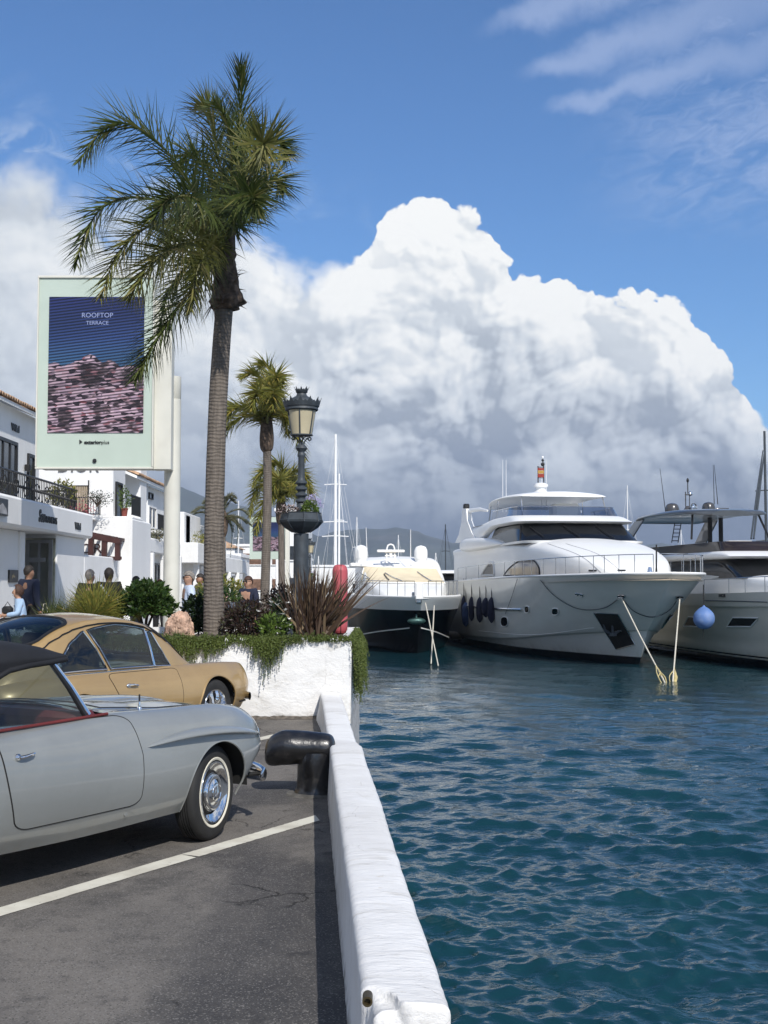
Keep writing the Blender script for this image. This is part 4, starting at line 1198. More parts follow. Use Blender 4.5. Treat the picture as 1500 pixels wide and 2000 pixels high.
def cab_side(x, t, off=.006, sg=-1):
    """t 0 at the belt, 1 at the roof rail"""
    S = catmull(np.array([[x_, wb + .01, zb - .03, (wb * .55 + wr * .45) + .006, zb + (zr - zb) * .5, wr, zr] for x_, wb, zb, wr, zr, zc in roof]), 90)
    i = int(np.argmin(abs(S[:, 0] - x))); _, y0, z0, y1, z1, y2, z2 = S[i]
    tt = [0, .5, 1]; y = float(np.interp(t, tt, [y0, y1, y2])) + .012 * (1 - (2 * t - 1) ** 2) * 0; z = float(np.interp(t, tt, [z0, z1, z2]))
    return (x, sg * (y + off), z)
HOLES = []
def inpoly(x, y, P_):
    c = False; n = len(P_)
    for i in range(n):
        (x1, y1), (x2, y2) = P_[i], P_[(i + 1) % n]
        if (y1 > y) != (y2 > y) and x < (x2 - x1) * (y - y1) / (y2 - y1) + x1: c = not c
    return c
def window(name, poly, sg, frame_m=M_chrome, glass=None, fr=.008, off=.010):
    glass = M_cglass2
    if sg < 0: HOLES.append(poly)
    pts = []
    n = len(poly)
    for i in range(n):
        a, b = poly[i], poly[(i + 1) % n]
        for k in range(8): pts.append((a[0] + (b[0] - a[0]) * k / 8, a[1] + (b[1] - a[1]) * k / 8))
    ring = np.array([cab_side(x, t, off, sg) for x, t in pts])
    cx = np.mean([p[0] for p in pts]); ct = np.mean([p[1] for p in pts]); rings = [ring]
    for s_ in (.75, .5, .25, .01):
        rings.append(np.array([cab_side(cx + (x - cx) * s_, ct + (t - ct) * s_, off, sg) for x, t in pts]))
    mb = MB(); mb.grid(np.array(rings), closev=True); w = mb.build(name, glass, coupe, angle=80)
    mb = MB(); mb.tube(np.concatenate([ring, ring[:2]]), fr, 6, cap=False); mb.build('frame', frame_m, w)
    mb = MB(); mb.tube(np.concatenate([ring, ring[:2]]) * np.array([1, .985, 1]), .015, 6, cap=False); mb.build('seal', M_trim, w)
    return w
for sg in (-1, 1):
    window('vent_window', [(-.72, .10), (-.99, .10), (-1.02, .90), (-.93, .93)], sg)
    window('door_window', [(-1.01, .10), (-1.70, .10), (-1.93, .90), (-1.50, .96), (-1.04, .94)], sg)
    window('quarter_window', [(-1.76, .10), (-2.42, .13), (-2.48, .25), (-2.22, .72), (-1.99, .90)], sg)
def roof_top(x, y, off=.012):
    i = float(np.interp(-x, -S2[:, 35, 0], np.arange(S2.shape[0]))); a = int(i); t = i - a
    r = S2[a] * (1 - t) + S2[min(a + 1, S2.shape[0] - 1)] * t; k = np.argsort(r[14:57, 1])
    return (x, y, float(np.interp(y, r[14:57, 1][k], r[14:57, 2][k])) + off)
TOPW = []
def top_window(name, xa, xb, wa, wb_, e=.35):
    S = squircle(20, 20, e); G = np.zeros((20, 20, 3))
    for i in range(20):
        for j in range(20):
            u, v = S[i, j]; x = xa + (xb - xa) * u; w = wa + (wb_ - wa) * u
            cx = .05 * (2 * v - 1) ** 2
            G[i, j] = roof_top(x - (cx if xa > -1 else -cx), (2 * v - 1) * w)
    mb = MB(); mb.grid(G); w = mb.build(name, M_cglass2, coupe, angle=80); TOPW.append((min(xa, xb), max(xa, xb), (wa + wb_) / 2, e))
    B = border(G); mb = MB(); mb.tube(np.concatenate([B, B[:2]]) - np.array([0, 0, .004]), .017, 6, cap=False); mb.build('seal', M_trim, w)
top_window('windscreen', -.40, -.93, .56, .50)
top_window('rear_window', -2.08, -2.72, .475, .47, .5)
# the cabin shell, open where the glass sits
S1 = catmull(ctrl, 200); SH = np.moveaxis(catmull(np.moveaxis(S1, 1, 0), 161), 0, 1)
RT = catmull(np.array([[x_, zb - .03, zb + (zr - zb) * .5, zr] for x_, wb, zb, wr, zr, zc in roof]), 200)
nU, nV = SH.shape[:2]; F_ = []
for i in range(nU - 1):
    for j in range(nV - 1):
        c = SH[i:i + 2, j:j + 2].mean(axis=(0, 1)); q = RT[i]
        t = float(np.interp(c[2], [q[1], q[2], q[3]], [0, .5, 1])) if q[3] > q[1] + .03 else -1
        side = (j < nV * .24 or j > nV * .76)
        hole = side and any(inpoly(c[0], t, h) for h in HOLES)
        if not side:
            for xa, xb, w_, e in TOPW:
                u = (c[0] - xa) / (xb - xa) * 2 - 1; v = c[1] / w_
                if abs(u) < .97 and abs(v) < .97 and (max(0, abs(u) - 1 + e) ** 2 + max(0, abs(v) - 1 + e) ** 2) < (e * .97) ** 2: hole = True
        if not hole: a = i * nV + j; F_.append((a, a + nV, a + nV + 1, a + 1))
mb = MB(); mb.add(SH.reshape(-1, 3), F_); mb.build('roof', M_gold, coupe, angle=80)
mb = MB(); mb.box((-1.55, 0, .60), (1.9, 1.2, .35)); mb.build('cabin_floor', M_trim, coupe)
for sg in (-1, 1):
    mb = MB(); mb.box((-1.45, sg * .30, .80), (.46, .46, .14), bev=.05); mb.box((-1.72, sg * .30, .98), (.14, .44, .46), bev=.06, ry=-.22); mb.build('seat', M_trim, coupe, angle=60)
mb = MB(); mb.box((-.62, 0, .86), (.30, 1.16, .12), bev=.04); mb.build('dashboard', M_trim, coupe)
mb = MB(); mb.tube([(-.98 + .06 * math.sin(a), .30 + .19 * math.cos(a), .93 + .18 * math.sin(a)) for a in np.linspace(0, 2 * PI, 24)], .012, 6, cap=False); mb.build('steering_wheel', M_trim, coupe)
# door shut line, handle
def dsh(u, v):
    z = .30 + .50 * v; xf = -.68 + .02 * v; xr = -1.68 - .12 * v + .16 * (1 - v) ** 2
    return xr + (xf - xr) * u, z
for sg in (-1, 1):
    G = side_panel(GB, dsh, .0030, 26, .16, sg); mb = MB(); mb.grid(G, flip=(sg > 0)); dr = mb.build('door', M_gold, coupe, angle=60)
    mb = MB(); B = border(G); mb.tube(np.concatenate([B, B[:2]]) - np.array([0, sg * .0025, 0]), .0045, 5, cap=False); mb.build('door_gap', M_gap, dr)
    hx, hz = -1.52, .665; hy = sg * (GB.side(hx, hz) + .004)
    mb = MB(); mb.sphere((hx - .03, hy + sg * .006, hz), (.04, .014, .026), 14, 8)
    mb.tube([(hx - .05, hy + sg * .02, hz + .012), (hx + .02, hy + sg * .034, hz + .010), (hx + .10, hy + sg * .022, hz - .002)], [.010, .012, .008], 8); mb.build('handle', M_chrome, dr)
# chrome belt strip and gutter
mb = MB()
for sg in (-1, 1):
    mb.tube([cab_side(x, .055, .008, sg) for x in np.linspace(-.50, -2.60, 40)], .007, 5)
split_build(mb, 'belt_trim', M_chrome, coupe)
mb = MB()
for sg in (-1, 1):
    mb.tube([cab_side(x, 1.03 if x < -.9 else 1.0, .010, sg) for x in np.linspace(-.42, -2.75, 50)], .007, 5)
split_build(mb, 'rain_gutter', M_trim, coupe)
# bumper with overrider and indicator
for xo, sx in ((.86, 1), (-3.22, -1)):
    mb = MB(); G = []
    for y in np.linspace(-.80, .80, 40):
        t = abs(y) / .80
        G.append([(xo - sx * .24 * t ** 3.0 + sx * .03 * math.cos(a), y, .395 + .048 * math.sin(a)) for a in np.linspace(0, 2 * PI, 13)[:-1]])
    mb.grid(np.array(G), closev=True); mb.build('bumper', M_chrome if sx > 0 else M_chrome, coupe, fixn=True)
mb = MB(); mb.box((.64, -.705, .50), (.13, .05, .06), bev=.02, rz=.5); mb.build('indicator', pm('amber_lens', (.55, .12, .03), .2, var=.1), coupe)
mb = MB(); mb.tube([(.46, -.772, .345), (.62, -.73, .345), (.745, -.60, .345)], .012, 6); mb.build('valance_trim', M_trim, coupe)
for sg in (-1, 1):
    mb = MB(); mb.sphere((.685, sg * .52, .655), (.10, .105, .10), 18, 10); mb.build('headlight', M_cglass if False else M_chrome, coupe)
mb = MB(); mb.sphere((-.20 - .0, 0, .84), (.01, .01, .01), 6, 4)
# ------------------------------------------------------------------ plants
L_palm = leafmat('palm_leaf', (.032, .054, .014), (.085, .110, .028), .28, .38, (.20, .18, .06))
L_palm_y = leafmat('palm_leaf_yellow', (.055, .075, .018), (.15, .15, .04), .25, .5, (.30, .24, .11))
L_palm2 = leafmat('palm_leaf_bright', (.10, .125, .025), (.21, .20, .045), .25, .45, (.30, .22, .05))
L_date = leafmat('date_palm_leaf', (.09, .10, .06), (.16, .16, .10), .2, .5, (.25, .20, .12))
L_bush = leafmat('bush_leaf', (.016, .036, .010), (.045, .085, .020), .2, .35, (.10, .14, .04))
L_dbush = leafmat('dark_bush_leaf', (.010, .020, .008), (.022, .040, .014), .15, .4)
L_purple = leafmat('purple_leaf', (.022, .012, .012), (.050, .030, .022), .15, .4, (.05, .07, .025))
L_green = leafmat('fresh_green_leaf', (.05, .09, .015), (.12, .18, .035), .3, .4)
L_flax = leafmat('bronze_flax_leaf', (.030, .018, .014), (.085, .055, .036), .15, .4, (.26, .19, .11))
L_moss = leafmat('trailing_leaf', (.040, .060, .014), (.105, .140, .030), .2, .6, (.15, .16, .05))
L_petal_w = leafmat('white_petal', (.72, .72, .68), (.85, .84, .80), .2, .6)
L_petal_p = leafmat('pink_petal', (.55, .38, .36), (.78, .66, .62), .2, .6)
L_petal_v = leafmat('violet_petal', (.30, .25, .50), (.50, .45, .68), .2, .6)
L_petal_r = leafmat('red_petal', (.30, .03, .06), (.50, .08, .14), .2, .6)
def trunkmat(name, c, ring=38.0, var=.25):
    m = bpy.data.materials.new(name); m.use_nodes = True
    N = NT(m.node_tree); b = m.node_tree.nodes['Principled BSDF']
    co = N.n('ShaderNodeTexCoord').outputs['Object']
    n = N.noise(N.vm('MULTIPLY', co, (9, 9, 1.0)), 3, 6, .6)
    wv = N.n('ShaderNodeTexWave', wave_type='BANDS', bands_direction='Z'); wv.inputs['Scale'].default_value = ring / 20
    wv.inputs['Distortion'].default_value = 5; wv.inputs['Detail'].default_value = 3; wv.inputs['Detail Scale'].default_value = 1.5
    N.link(co, wv.inputs['Vector'])
    col = N.mix(N.smooth(n, .3, .7), tuple(x * (1 - var) for x in c) + (1,), tuple(x * (1 + var) for x in c) + (1,))
    col = N.mix(N.smooth(wv.outputs[1], .4, .0, 0, .18), col, tuple(x * .45 for x in c) + (1,))
    N.link(col, b.inputs['Base Color']); b.inputs['Roughness'].default_value = .9
    bn = N.n('ShaderNodeBump'); bn.inputs['Distance'].default_value = .006
    N.link(N.m('ADD', wv.outputs[1], n), bn.inputs['Height']); N.link(bn.outputs[0], b.inputs['Normal'])
    return m
M_trunk = trunkmat('palm_trunk', (.140, .118, .098), ring=120)
M_boot = pm('dead_leaf_bases', (.10, .07, .05), .95, var=.5, vscale=10, bump=.02, bscale=25)
M_stalk = pm('leaf_stalk', (.11, .11, .045), .6, var=.25, vscale=3)
M_wood = pm('brown_stem', (.07, .05, .035), .9, var=.3, vscale=9)

def blade_strip(V, F, base, dirv, L, w, n, droop, nseg=3, wind=None, nrm=None):
    """one narrow leaf: folded strip from base, bending under gravity"""
    d = Vector(dirv).normalized(); p = Vector(base)
    side = d.cross(nrm if nrm is not None else Vector((0, 0, 1)))
    side = side.normalized() if side.length > 1e-4 else Vector((1, 0, 0))
    b = len(V); seg = L / nseg
    for k in range(nseg + 1):
        t = k / nseg; ww = w * (0.55 + .45 * math.sin(PI * min(1, t * 1.3 + .15))) * (1 - t ** 3)
        if k == nseg: V.append(tuple(p))
        else: V.append(tuple(p - side * ww)); V.append(tuple(p + side * ww))
        d = (d + Vector((0, 0, -droop * (.4 + t))) + (wind * t if wind is not None else Vector((0, 0, 0)))).normalized()
        p = p + d * seg
    for k in range(nseg):
        a = b + 2 * k
        if k == nseg - 1: F.append((a, a + 1, a + 2))
        else: F.append((a, a + 1, a + 3, a + 2))

def frond(parent, pts, Ll, nl, mat, w=.016, droop=.10, planes=((25,), (-15,)), wind=(-.10, 0, 0), fwd=.55, r0=.03, seed=0, name='frond', stalk=M_stalk, prof=None, start=.12, nseg=3):
    """one feather leaf: rachis along pts, leaflets on both sides set in several planes"""
    rr = random.Random(seed); C = catmull(np.array([tuple(p) for p in pts]), 60)
    V = []; F = []
    mb = MB(); mb.tube(C, np.linspace(r0, r0 * .22, 60), 5, cap=False)
    V0 = mb.n
    for i in range(nl):
        t = start + (1 - start) * (i + rr.uniform(-.3, .3)) / nl; t = min(max(t, .02), .995)
        k = t * 59; a = int(k); p = Vector(C[a] * (1 - (k - a)) + C[min(a + 1, 59)] * (k - a))
        T = (Vector(C[min(a + 2, 59)]) - Vector(C[max(a - 2, 0)])).normalized()
        up = Vector((0, 0, 1)); S = T.cross(up); S = S.normalized() if S.length > .05 else Vector((1, 0, 0)); U = S.cross(T).normalized()
        Lp = prof(t) if prof else (.45 + .55 * math.sin(PI * min(1, t * 1.02 + .0)) ** .6) * (1 if t < .85 else 1 - (t - .85) * 2.2)
        for sd in (-1, 1):
            ang = rad(rr.choice(planes[i % len(planes)]) + rr.uniform(-14, 14))
            dv = (S * sd * math.cos(ang) + U * math.sin(ang)) + T * (fwd + .5 * t + rr.uniform(-.12, .12))
            blade_strip(V, F, p, dv, Ll * Lp * rr.uniform(.85, 1.1), w, None, droop * rr.uniform(.5, 1.5), nseg, Vector(wind) * rr.uniform(.4, 1.5), nrm=T)
    mb.add(V, F); mb.mi = [0] * (len(mb.f) - len(F)) + [1] * len(F)
    return mb.build(name, [stalk, mat], parent, angle=30)

def palm_trunk(parent, pts, r0, r1, m=M_trunk, flare=1.35, seg=20, name='trunk', rings=.085):
    C = catmull(np.array([tuple(p) for p in pts]), 160); n = len(C); G = []
    L = np.concatenate([[0], np.cumsum(np.linalg.norm(np.diff(C, axis=0), axis=1))])
    for i in range(n):
        t = L[i] / L[-1]; r = r0 + (r1 - r0) * t
        r *= 1 + (flare - 1) * math.exp(-t * 22) + .005 * math.sin(L[i] * 2 * PI / rings + 3 * mno.noise(Vector((L[i] * 2, 5, 0)))) ** 3 + .03 * mno.noise(Vector((L[i] * 1.5, 0, r0)))
        G.append([(C[i][0] + r * math.cos(2 * PI * k / seg), C[i][1] + r * math.sin(2 * PI * k / seg), C[i][2]) for k in range(seg)])
    mb = MB(); mb.grid(np.array(G), closev=True); return mb.build(name, m, parent, angle=70)

# ---- the tall wind-blown palm in the planter
PY = 18.2
base = P(418, 1236, PY); base.z = SOIL
palm = thing('palm_tree', (base.x, base.y, base.z), 'tallest palm tree, growing in the planter with wind swept feathery crown', 'palm tree', 'feather palms along the quay', world_built=True)
palm_trunk(palm, [P(418, 1240, PY), P(417, 1100, PY), P(420, 950, PY), P(425, 800, PY), P(432, 680, PY), P(438, 600, PY), P(440, 560, PY)], .143, .128, flare=1.12)
# fat shaggy neck of old leaf bases
G = []
for i, (px, py, r) in enumerate(catmull(np.array([(439, 606, .158), (441, 598, .215), (443, 585, .235), (442, 565, .205), (440, 540, .17), (438, 515, .165), (438, 495, .16), (442, 470, .12), (446, 445, .075)]), 34)):
    c = P(px, py, PY)
    G.append([tuple(c + Vector((math.cos(a), math.sin(a), 0)) * r * (1 + .28 * mno.noise(Vector((math.cos(a) * 2, math.sin(a) * 2, i * .35)))) ) for a in np.linspace(0, 2 * PI, 29)[:-1]])
mb = MB(); mb.grid(np.array(G), closev=True); mb.build('neck', M_boot, palm, angle=40)
V = []; F = []; rb = random.Random(5)
for i in range(34):
    a = rb.uniform(0, 2 * PI); py = rb.uniform(490, 600); c = P(440, py, PY); r = .16 if py < 560 else .21
    dv = Vector((math.cos(a), math.sin(a), rb.uniform(-.6, 1.2)))
    blade_strip(V, F, c + Vector((math.cos(a), math.sin(a), 0)) * r * .8, dv, rb.uniform(.10, .26), rb.uniform(.02, .045), None, rb.uniform(-.1, .35), 3)
mb = MB(); mb.add(V, F); o = mb.build('torn_leaf_base', M_boot, palm); tag(o, kind='stuff')
V = []; F = []
for i in range(26):
    c = P(418, 590, PY - .1); blade_strip(V, F, c, (rb.uniform(-1, .1), rb.uniform(-.3, .3), -1.1), rb.uniform(.25, .5), .008, None, .1, 3)
mb = MB(); mb.add(V, F); o = mb.build('dead_flower_stalk', pm('dry_fibre', (.30, .22, .18), .95, var=.3), palm); tag(o, kind='stuff')
def PF(lst): return [P(a, b, PY + c) for a, b, c in lst]
FR = [
 # (points px,py,depth offset), leaflet length, count, material, droop, wind, fwd
 ([(446, 470, 0), (456, 380, .0), (466, 280, .05), (470, 200, .1), (469, 122, .1)], .62, 70, L_palm, .03, (-.01, 0, 0), 1.0, 3, None),
 ([(440, 470, 0), (395, 400, .1), (345, 320, .3), (290, 262, .5), (235, 240, .6), (190, 265, .6), (152, 318, .6)], .62, 84, L_palm, .07, (-.04, 0, 0), .55, 4, None),
 ([(440, 480, 0), (385, 430, -.2), (320, 396, -.4), (255, 385, -.6), (200, 405, -.7), (165, 460, -.7), (148, 520, -.7)], .56, 76, L_palm, .10, (-.08, 0, 0), .5, 5, None),
 ([(440, 490, 0), (390, 445, -.5), (330, 430, -.9), (270, 455, -1.2), (225, 505, -1.3), (195, 585, -1.3)], .58, 70, L_palm_y, .12, (-.14, 0, 0), .45, 6, None),
 ([(438, 500, 0), (400, 470, -.9), (345, 480, -1.6), (290, 520, -2.0), (250, 585, -2.1)], .60, 74, L_palm_y, .13, (-.16, 0, 0), .45, 7, None),
 ([(436, 505, 0), (415, 515, -.3), (378, 560, -.6), (335, 620, -.8), (295, 680, -.9), (262, 745, -.9)], .56, 86, L_palm, .12, (-.07, 0, 0), .55, 8, None),
 ([(436, 500, 0), (400, 500, .5), (360, 525, .9), (330, 570, 1.1), (312, 640, 1.1)], .50, 60, L_palm, .12, (-.1, 0, 0), .5, 9, None),
 ([(446, 470, 0), (470, 395, -.5), (496, 325, -1.1), (512, 285, -1.6), (515, 280, -2.0)], .66, 76, L_palm_y, .05, (-.05, 0, 0), .55, 10, None),
 ([(448, 470, 0), (480, 390, .0), (510, 310, .1), (540, 275, .1), (560, 300, .1)], .58, 74, L_palm, .08, (.0, 0, 0), .45, 11, None),
 ([(448, 475, 0), (468, 430, .4), (500, 380, .8), (535, 350, 1.0), (552, 370, 1.1)], .60, 66, L_palm, .10, (.0, 0, 0), .5, 12, None),
 ([(446, 470, 0), (460, 420, -.8), (478, 380, -1.4), (492, 380, -1.8), (500, 405, -2.0)], .50, 56, L_palm, .12, (.02, 0, 0), .5, 13, None),
 ([(444, 470, 0), (436, 380, .5), (424, 290, .9), (412, 225, 1.1), (395, 205, 1.2)], .60, 72, L_palm_y, .10, (-.03, 0, 0), .6, 14, None),
 ([(444, 470, 0), (430, 400, .8), (400, 330, 1.5), (370, 300, 1.9), (345, 330, 2.0)], .56, 66, L_palm, .10, (-.06, 0, 0), .5, 15, None),
 ([(444, 470, 0), (450, 390, -.4), (452, 300, -.8), (440, 230, -1.0), (418, 200, -1.1)], .52, 60, L_palm, .09, (-.05, 0, 0), .6, 16, None),
 ([(442, 475, 0), (415, 420, -.9), (375, 385, -1.7), (330, 390, -2.1), (295, 430, -2.2)], .56, 70, L_palm, .12, (-.12, 0, 0), .45, 17, None),
 ([(440, 480, 0), (420, 440, 1.0), (385, 420, 1.8), (345, 440, 2.2), (325, 480, 2.3)], .54, 60, L_palm, .12, (-.1, 0, 0), .5, 18, None),
 ([(440, 490, 0), (424, 480, -.7), (398, 500, -1.3), (380, 550, -1.6), (372, 610, -1.6)], .42, 54, L_palm_y, .13, (-.12, 0, 0), .5, 19, None),
 ([(444, 470, 0), (462, 395, .9), (472, 320, 1.5), (478, 270, 1.8), (500, 250, 2.0)], .54, 60, L_palm, .10, (.0, 0, 0), .5, 20, None),
]
for pts, Ll, nl, mt, dr, wd, fw, sd, _ in FR:
    frond(palm, PF(pts), Ll * 1.16, int(nl * 1.8), mt, w=.0118, droop=dr, planes=((75, 45), (-75, -42), (10, -12), (60, -60)), wind=wd, fwd=fw * .8, r0=.026, seed=sd, nseg=4)

# ---- smaller feather palms further along the quay
def small_palm(px_base, Y, px_top, top_py, r, label, fr, mt, seed, s=1.0, ground=.25, neck=True, bend=0):
    t = P(px_top, top_py, Y); b = Vector((P(px_base, 1140, Y).x, Y, ground))
    root = thing('palm_tree', tuple(b), label, 'palm tree', 'feather palms along the quay', world_built=True)
    palm_trunk(root, [b, b.lerp(t, .3) + Vector((bend * .6, 0, 0)), b.lerp(t, .7) + Vector((bend, 0, 0)), t], r, r * .85, flare=1.2, seg=14)
    if neck:
        mb = MB(); mb.lathe(catmull(np.array([(r * .8, -.55 * s), (r * 1.35, -.45 * s), (r * 1.5, -.2 * s), (r * 1.25, .1 * s), (r * .8, .45 * s), (r * .3, .8 * s)]), 16), c=tuple(t), seg=12); mb.build('neck', M_boot, root)
    for k, pts in enumerate(fr):
        frond(root, [t] + [P(a, b_, Y + c) for a, b_, c in pts], .55 * s, 80, mt, w=.019 * s, droop=.13, planes=((65, 40), (-65, -30), (10, -10)), wind=(-.10, 0, 0), fwd=.45, r0=.03, seed=seed + k, nseg=3)
    return root
small_palm(515, 36, 521, 838, .135, 'feather palm just left of the ornate lamp post, crown blown to the left', [
    [(522, 790, 0), (515, 750, 0), (495, 728, 0), (470, 738, 0)], [(524, 790, 0), (528, 740, 0), (522, 715, 0), (508, 712, .2)], [(525, 790, -.3), (535, 745, -.6), (540, 735, -.9), (545, 760, -1.0)],
    [(512, 815, -.2), (485, 795, -.3), (455, 800, -.4), (432, 835, -.4)], [(510, 820, .2), (480, 812, .4), (450, 830, .5), (425, 868, .5)], [(508, 810, .4), (470, 795, .6), (440, 800, .7), (412, 838, .7)],
    [(530, 815, .2), (545, 810, .3), (556, 822, .3), (562, 850, .3)], [(528, 800, .6), (540, 790, 1.0), (550, 800, 1.2), (558, 825, 1.3)], [(520, 790, -.6), (510, 765, -1.1), (500, 770, -1.4), (490, 800, -1.5)],
    [(526, 795, .5), (530, 760, .8), (520, 745, 1.0), (500, 750, 1.1)], [(527, 790, -.6), (532, 760, -1.0), (534, 770, -1.4), (533, 800, -1.5)], [(535, 805, 0), (560, 815, 0), (580, 850, 0), (596, 900, 0)]],
    L_palm2, 100, s=1.2, bend=.05)
small_palm(551, 58, 549, 985, .16, 'hazy feather palm behind the lamp basket, third along the quay', [
    [(545, 950, 0), (530, 920, 0), (512, 920, 0), (492, 950, 0)], [(540, 960, .4), (515, 945, .7), (498, 965, .8), (488, 1010, .8)], [(550, 940, 0), (552, 915, 0), (542, 905, .1), (530, 912, .2)],
    [(556, 945, 0), (575, 920, 0), (592, 925, 0), (604, 950, 0)], [(560, 955, .5), (585, 940, .8), (603, 955, 1.0), (612, 985, 1.0)], [(555, 965, -.6), (575, 960, -1), (590, 985, -1.2), (596, 1020, -1.3)],
    [(542, 970, -.5), (520, 975, -.9), (508, 1005, -1.0), (500, 1045, -1.1)], [(548, 950, -.8), (545, 935, -1.3), (535, 950, -1.7), (528, 985, -1.8)], [(553, 950, .9), (560, 930, 1.5), (570, 940, 1.9), (575, 965, 2.0)],
    [(547, 955, .9), (538, 930, 1.5), (525, 935, 1.9), (515, 955, 2.0)]], L_palm2, 140, s=1.7)
# ---- date palm
dt = P(432, 1012, 62); db = Vector((dt.x + .05, 62, .25))
dp = thing('date_palm', tuple(db), 'date palm with stiff grey green fronds half hidden by the tall trunk', 'palm tree', world_built=True)
palm_trunk(dp, [db, db.lerp(dt, .5), dt + Vector((0, 0, -.4))], .26, .20, flare=1.1, seg=14)
mb = MB(); mb.lathe(catmull(np.array([(.16, -1.0), (.30, -.7), (.34, -.2), (.28, .2), (.12, .5)]), 14), c=tuple(dt), seg=14); mb.build('neck', M_boot, dp)
rr = random.Random(21)
for k in range(30):
    a = k * 2.399; e = rad(rr.uniform(-10, 78)); Lf = rr.uniform(1.45, 1.85) * (1 if e > .2 else .8)
    d0 = Vector((math.cos(a) * math.cos(e), math.sin(a) * math.cos(e), math.sin(e))); hz = Vector((math.cos(a), math.sin(a), 0))
    p = [dt, dt + d0 * Lf * .4, dt + d0 * Lf * .75 + Vector((0, 0, -.12 * Lf)) + hz * .05, dt + d0 * Lf * .95 + hz * .15 * Lf + Vector((0, 0, -.38 * Lf))]
    frond(dp, p, .34, 34, L_date, w=.022, droop=.02, planes=((28,), (10,)), wind=(0, 0, 0), fwd=.9, r0=.03, seed=200 + k, nseg=2)
for k, (ax, az_) in enumerate(((.55, -1.2), (-.5, -1.0), (.35, -1.5))):
    frond(dp, [dt, dt + Vector((ax, 0, .1)), dt + Vector((ax * 1.5, 0, az_ * .5)), dt + Vector((ax * 1.3, 0, az_ * 1.3))], .2, 24, L_dbush, w=.02, droop=.05, planes=((0,),), fwd=.9, r0=.03, seed=300 + k, nseg=2)

# ---- bushes: leaves spread through an uneven crown
def leaf_cloud(c, r, n, size, seed, shape=None, up=.35, asp=.45, shell=.55, lump=.25, freq=2.2):
    rs = np.random.RandomState(seed); V = []; F = []
    c = Vector(c)
    k = 0
    while k < n:
        d = Vector(rs.normal(size=3)); d.normalize()
        if shape == 'dome' and d.z < -.25: continue
        lr = 1 + lump * mno.noise(d * freq + Vector((seed, 0, 0))) * 2 + lump * .5 * mno.noise(d * freq * 2.7)
        t = lr * (shell + (1 - shell) * rs.rand() ** .5)
        p = c + Vector((d.x * r[0] * t, d.y * r[1] * t, d.z * r[2] * t))
        o = (d + Vector(rs.normal(size=3)) * .7 + Vector((0, 0, up))).normalized()
        s_ = Vector(rs.normal(size=3)); s_ = o.cross(s_).normalized(); nn = o.cross(s_)
        L = size * rs.uniform(.6, 1.25); w = L * asp
        b = len(V)
        V += [tuple(p), tuple(p + o * L * .5 + s_ * w * .5 + nn * L * .08), tuple(p + o * L), tuple(p + o * L * .5 - s_ * w * .5 + nn * L * .08)]
        F.append((b, b + 1, b + 2, b + 3)); k += 1
    return V, F
def bush(name, c, r, n, size, mat, label, cat='shrub', seed=1, group=None, inner=None, **kw):
    root = thing(name, (c[0], c[1], c[2] - r[2] * .9), label, cat, group, world_built=True)
    V, F = leaf_cloud(c, r, n, size, seed, **kw); mb = MB(); mb.add(V, F); o = mb.build('foliage', mat, root, smooth=False); o['kind'] = 'stuff'
    mb = MB(); rs = random.Random(seed)
    for k in range(9):
        a = rs.uniform(0, 2 * PI); q = Vector((c[0] + math.cos(a) * r[0] * .6, c[1] + math.sin(a) * r[1] * .6, c[2] + r[2] * rs.uniform(0, .5)))
        b0 = Vector((c[0], c[1], c[2] - r[2])); mb.tube([b0, b0.lerp(q, .5) + Vector((0, 0, .03)), q], [.02, .013, .006], 5)
    mb.build('stems', M_wood, root)
    return root
q = P(283, 1185, 18.3); bush('round_bush', (q.x, q.y, 1.44), (.36, .40, .36), 4200, .085, L_bush, 'dense glossy green rounded bush at the foot of the billboard pole', seed=3, shape='dome', lump=.18)
q = P(382, 1187, 18.9); bush('dark_bush', (q.x, q.y, 1.34), (.17, .28, .26), 1300, .075, L_dbush, 'narrow dark green bush squeezed between the pink boulder and the tall trunk', seed=4)
q = P(482, 1205, 17.7); bush('purple_bush', (q.x, q.y, 1.24), (.33, .34, .27), 3000, .06, L_purple, 'low bush with small dark purple leaves right of the tall trunk', seed=5, lump=.3)
q = P(595, 1190, 19.2); bush('dark_bush', (q.x - .1, q.y + .3, 1.32), (.42, .35, .34), 2200, .07, L_dbush, 'dark leafy bush half hidden behind the bronze flax', seed=6, lump=.35)
q = P(550, 1180, 20.0); bush('olive_bush', (q.x, q.y, 1.40), (.28, .3, .36), 1500, .07, L_purple, 'loose olive brown bush behind the white flowers', seed=8, lump=.4, shell=.3)
q = P(430, 1160, 24.0); bush('clipped_bush', (q.x, q.y, 1.22), (.50, .5, .58), 2400, .075, L_bush, 'green bush beyond the planter left of the man in sunglasses', seed=9)
q = P(425, 1150, 27.0); bush('olive_bush', (q.x + .1, q.y, 1.50), (.55, .5, .42), 1300, .10, L_palm2, 'light olive bush behind the clipped one, against the white houses', seed=10, lump=.4)
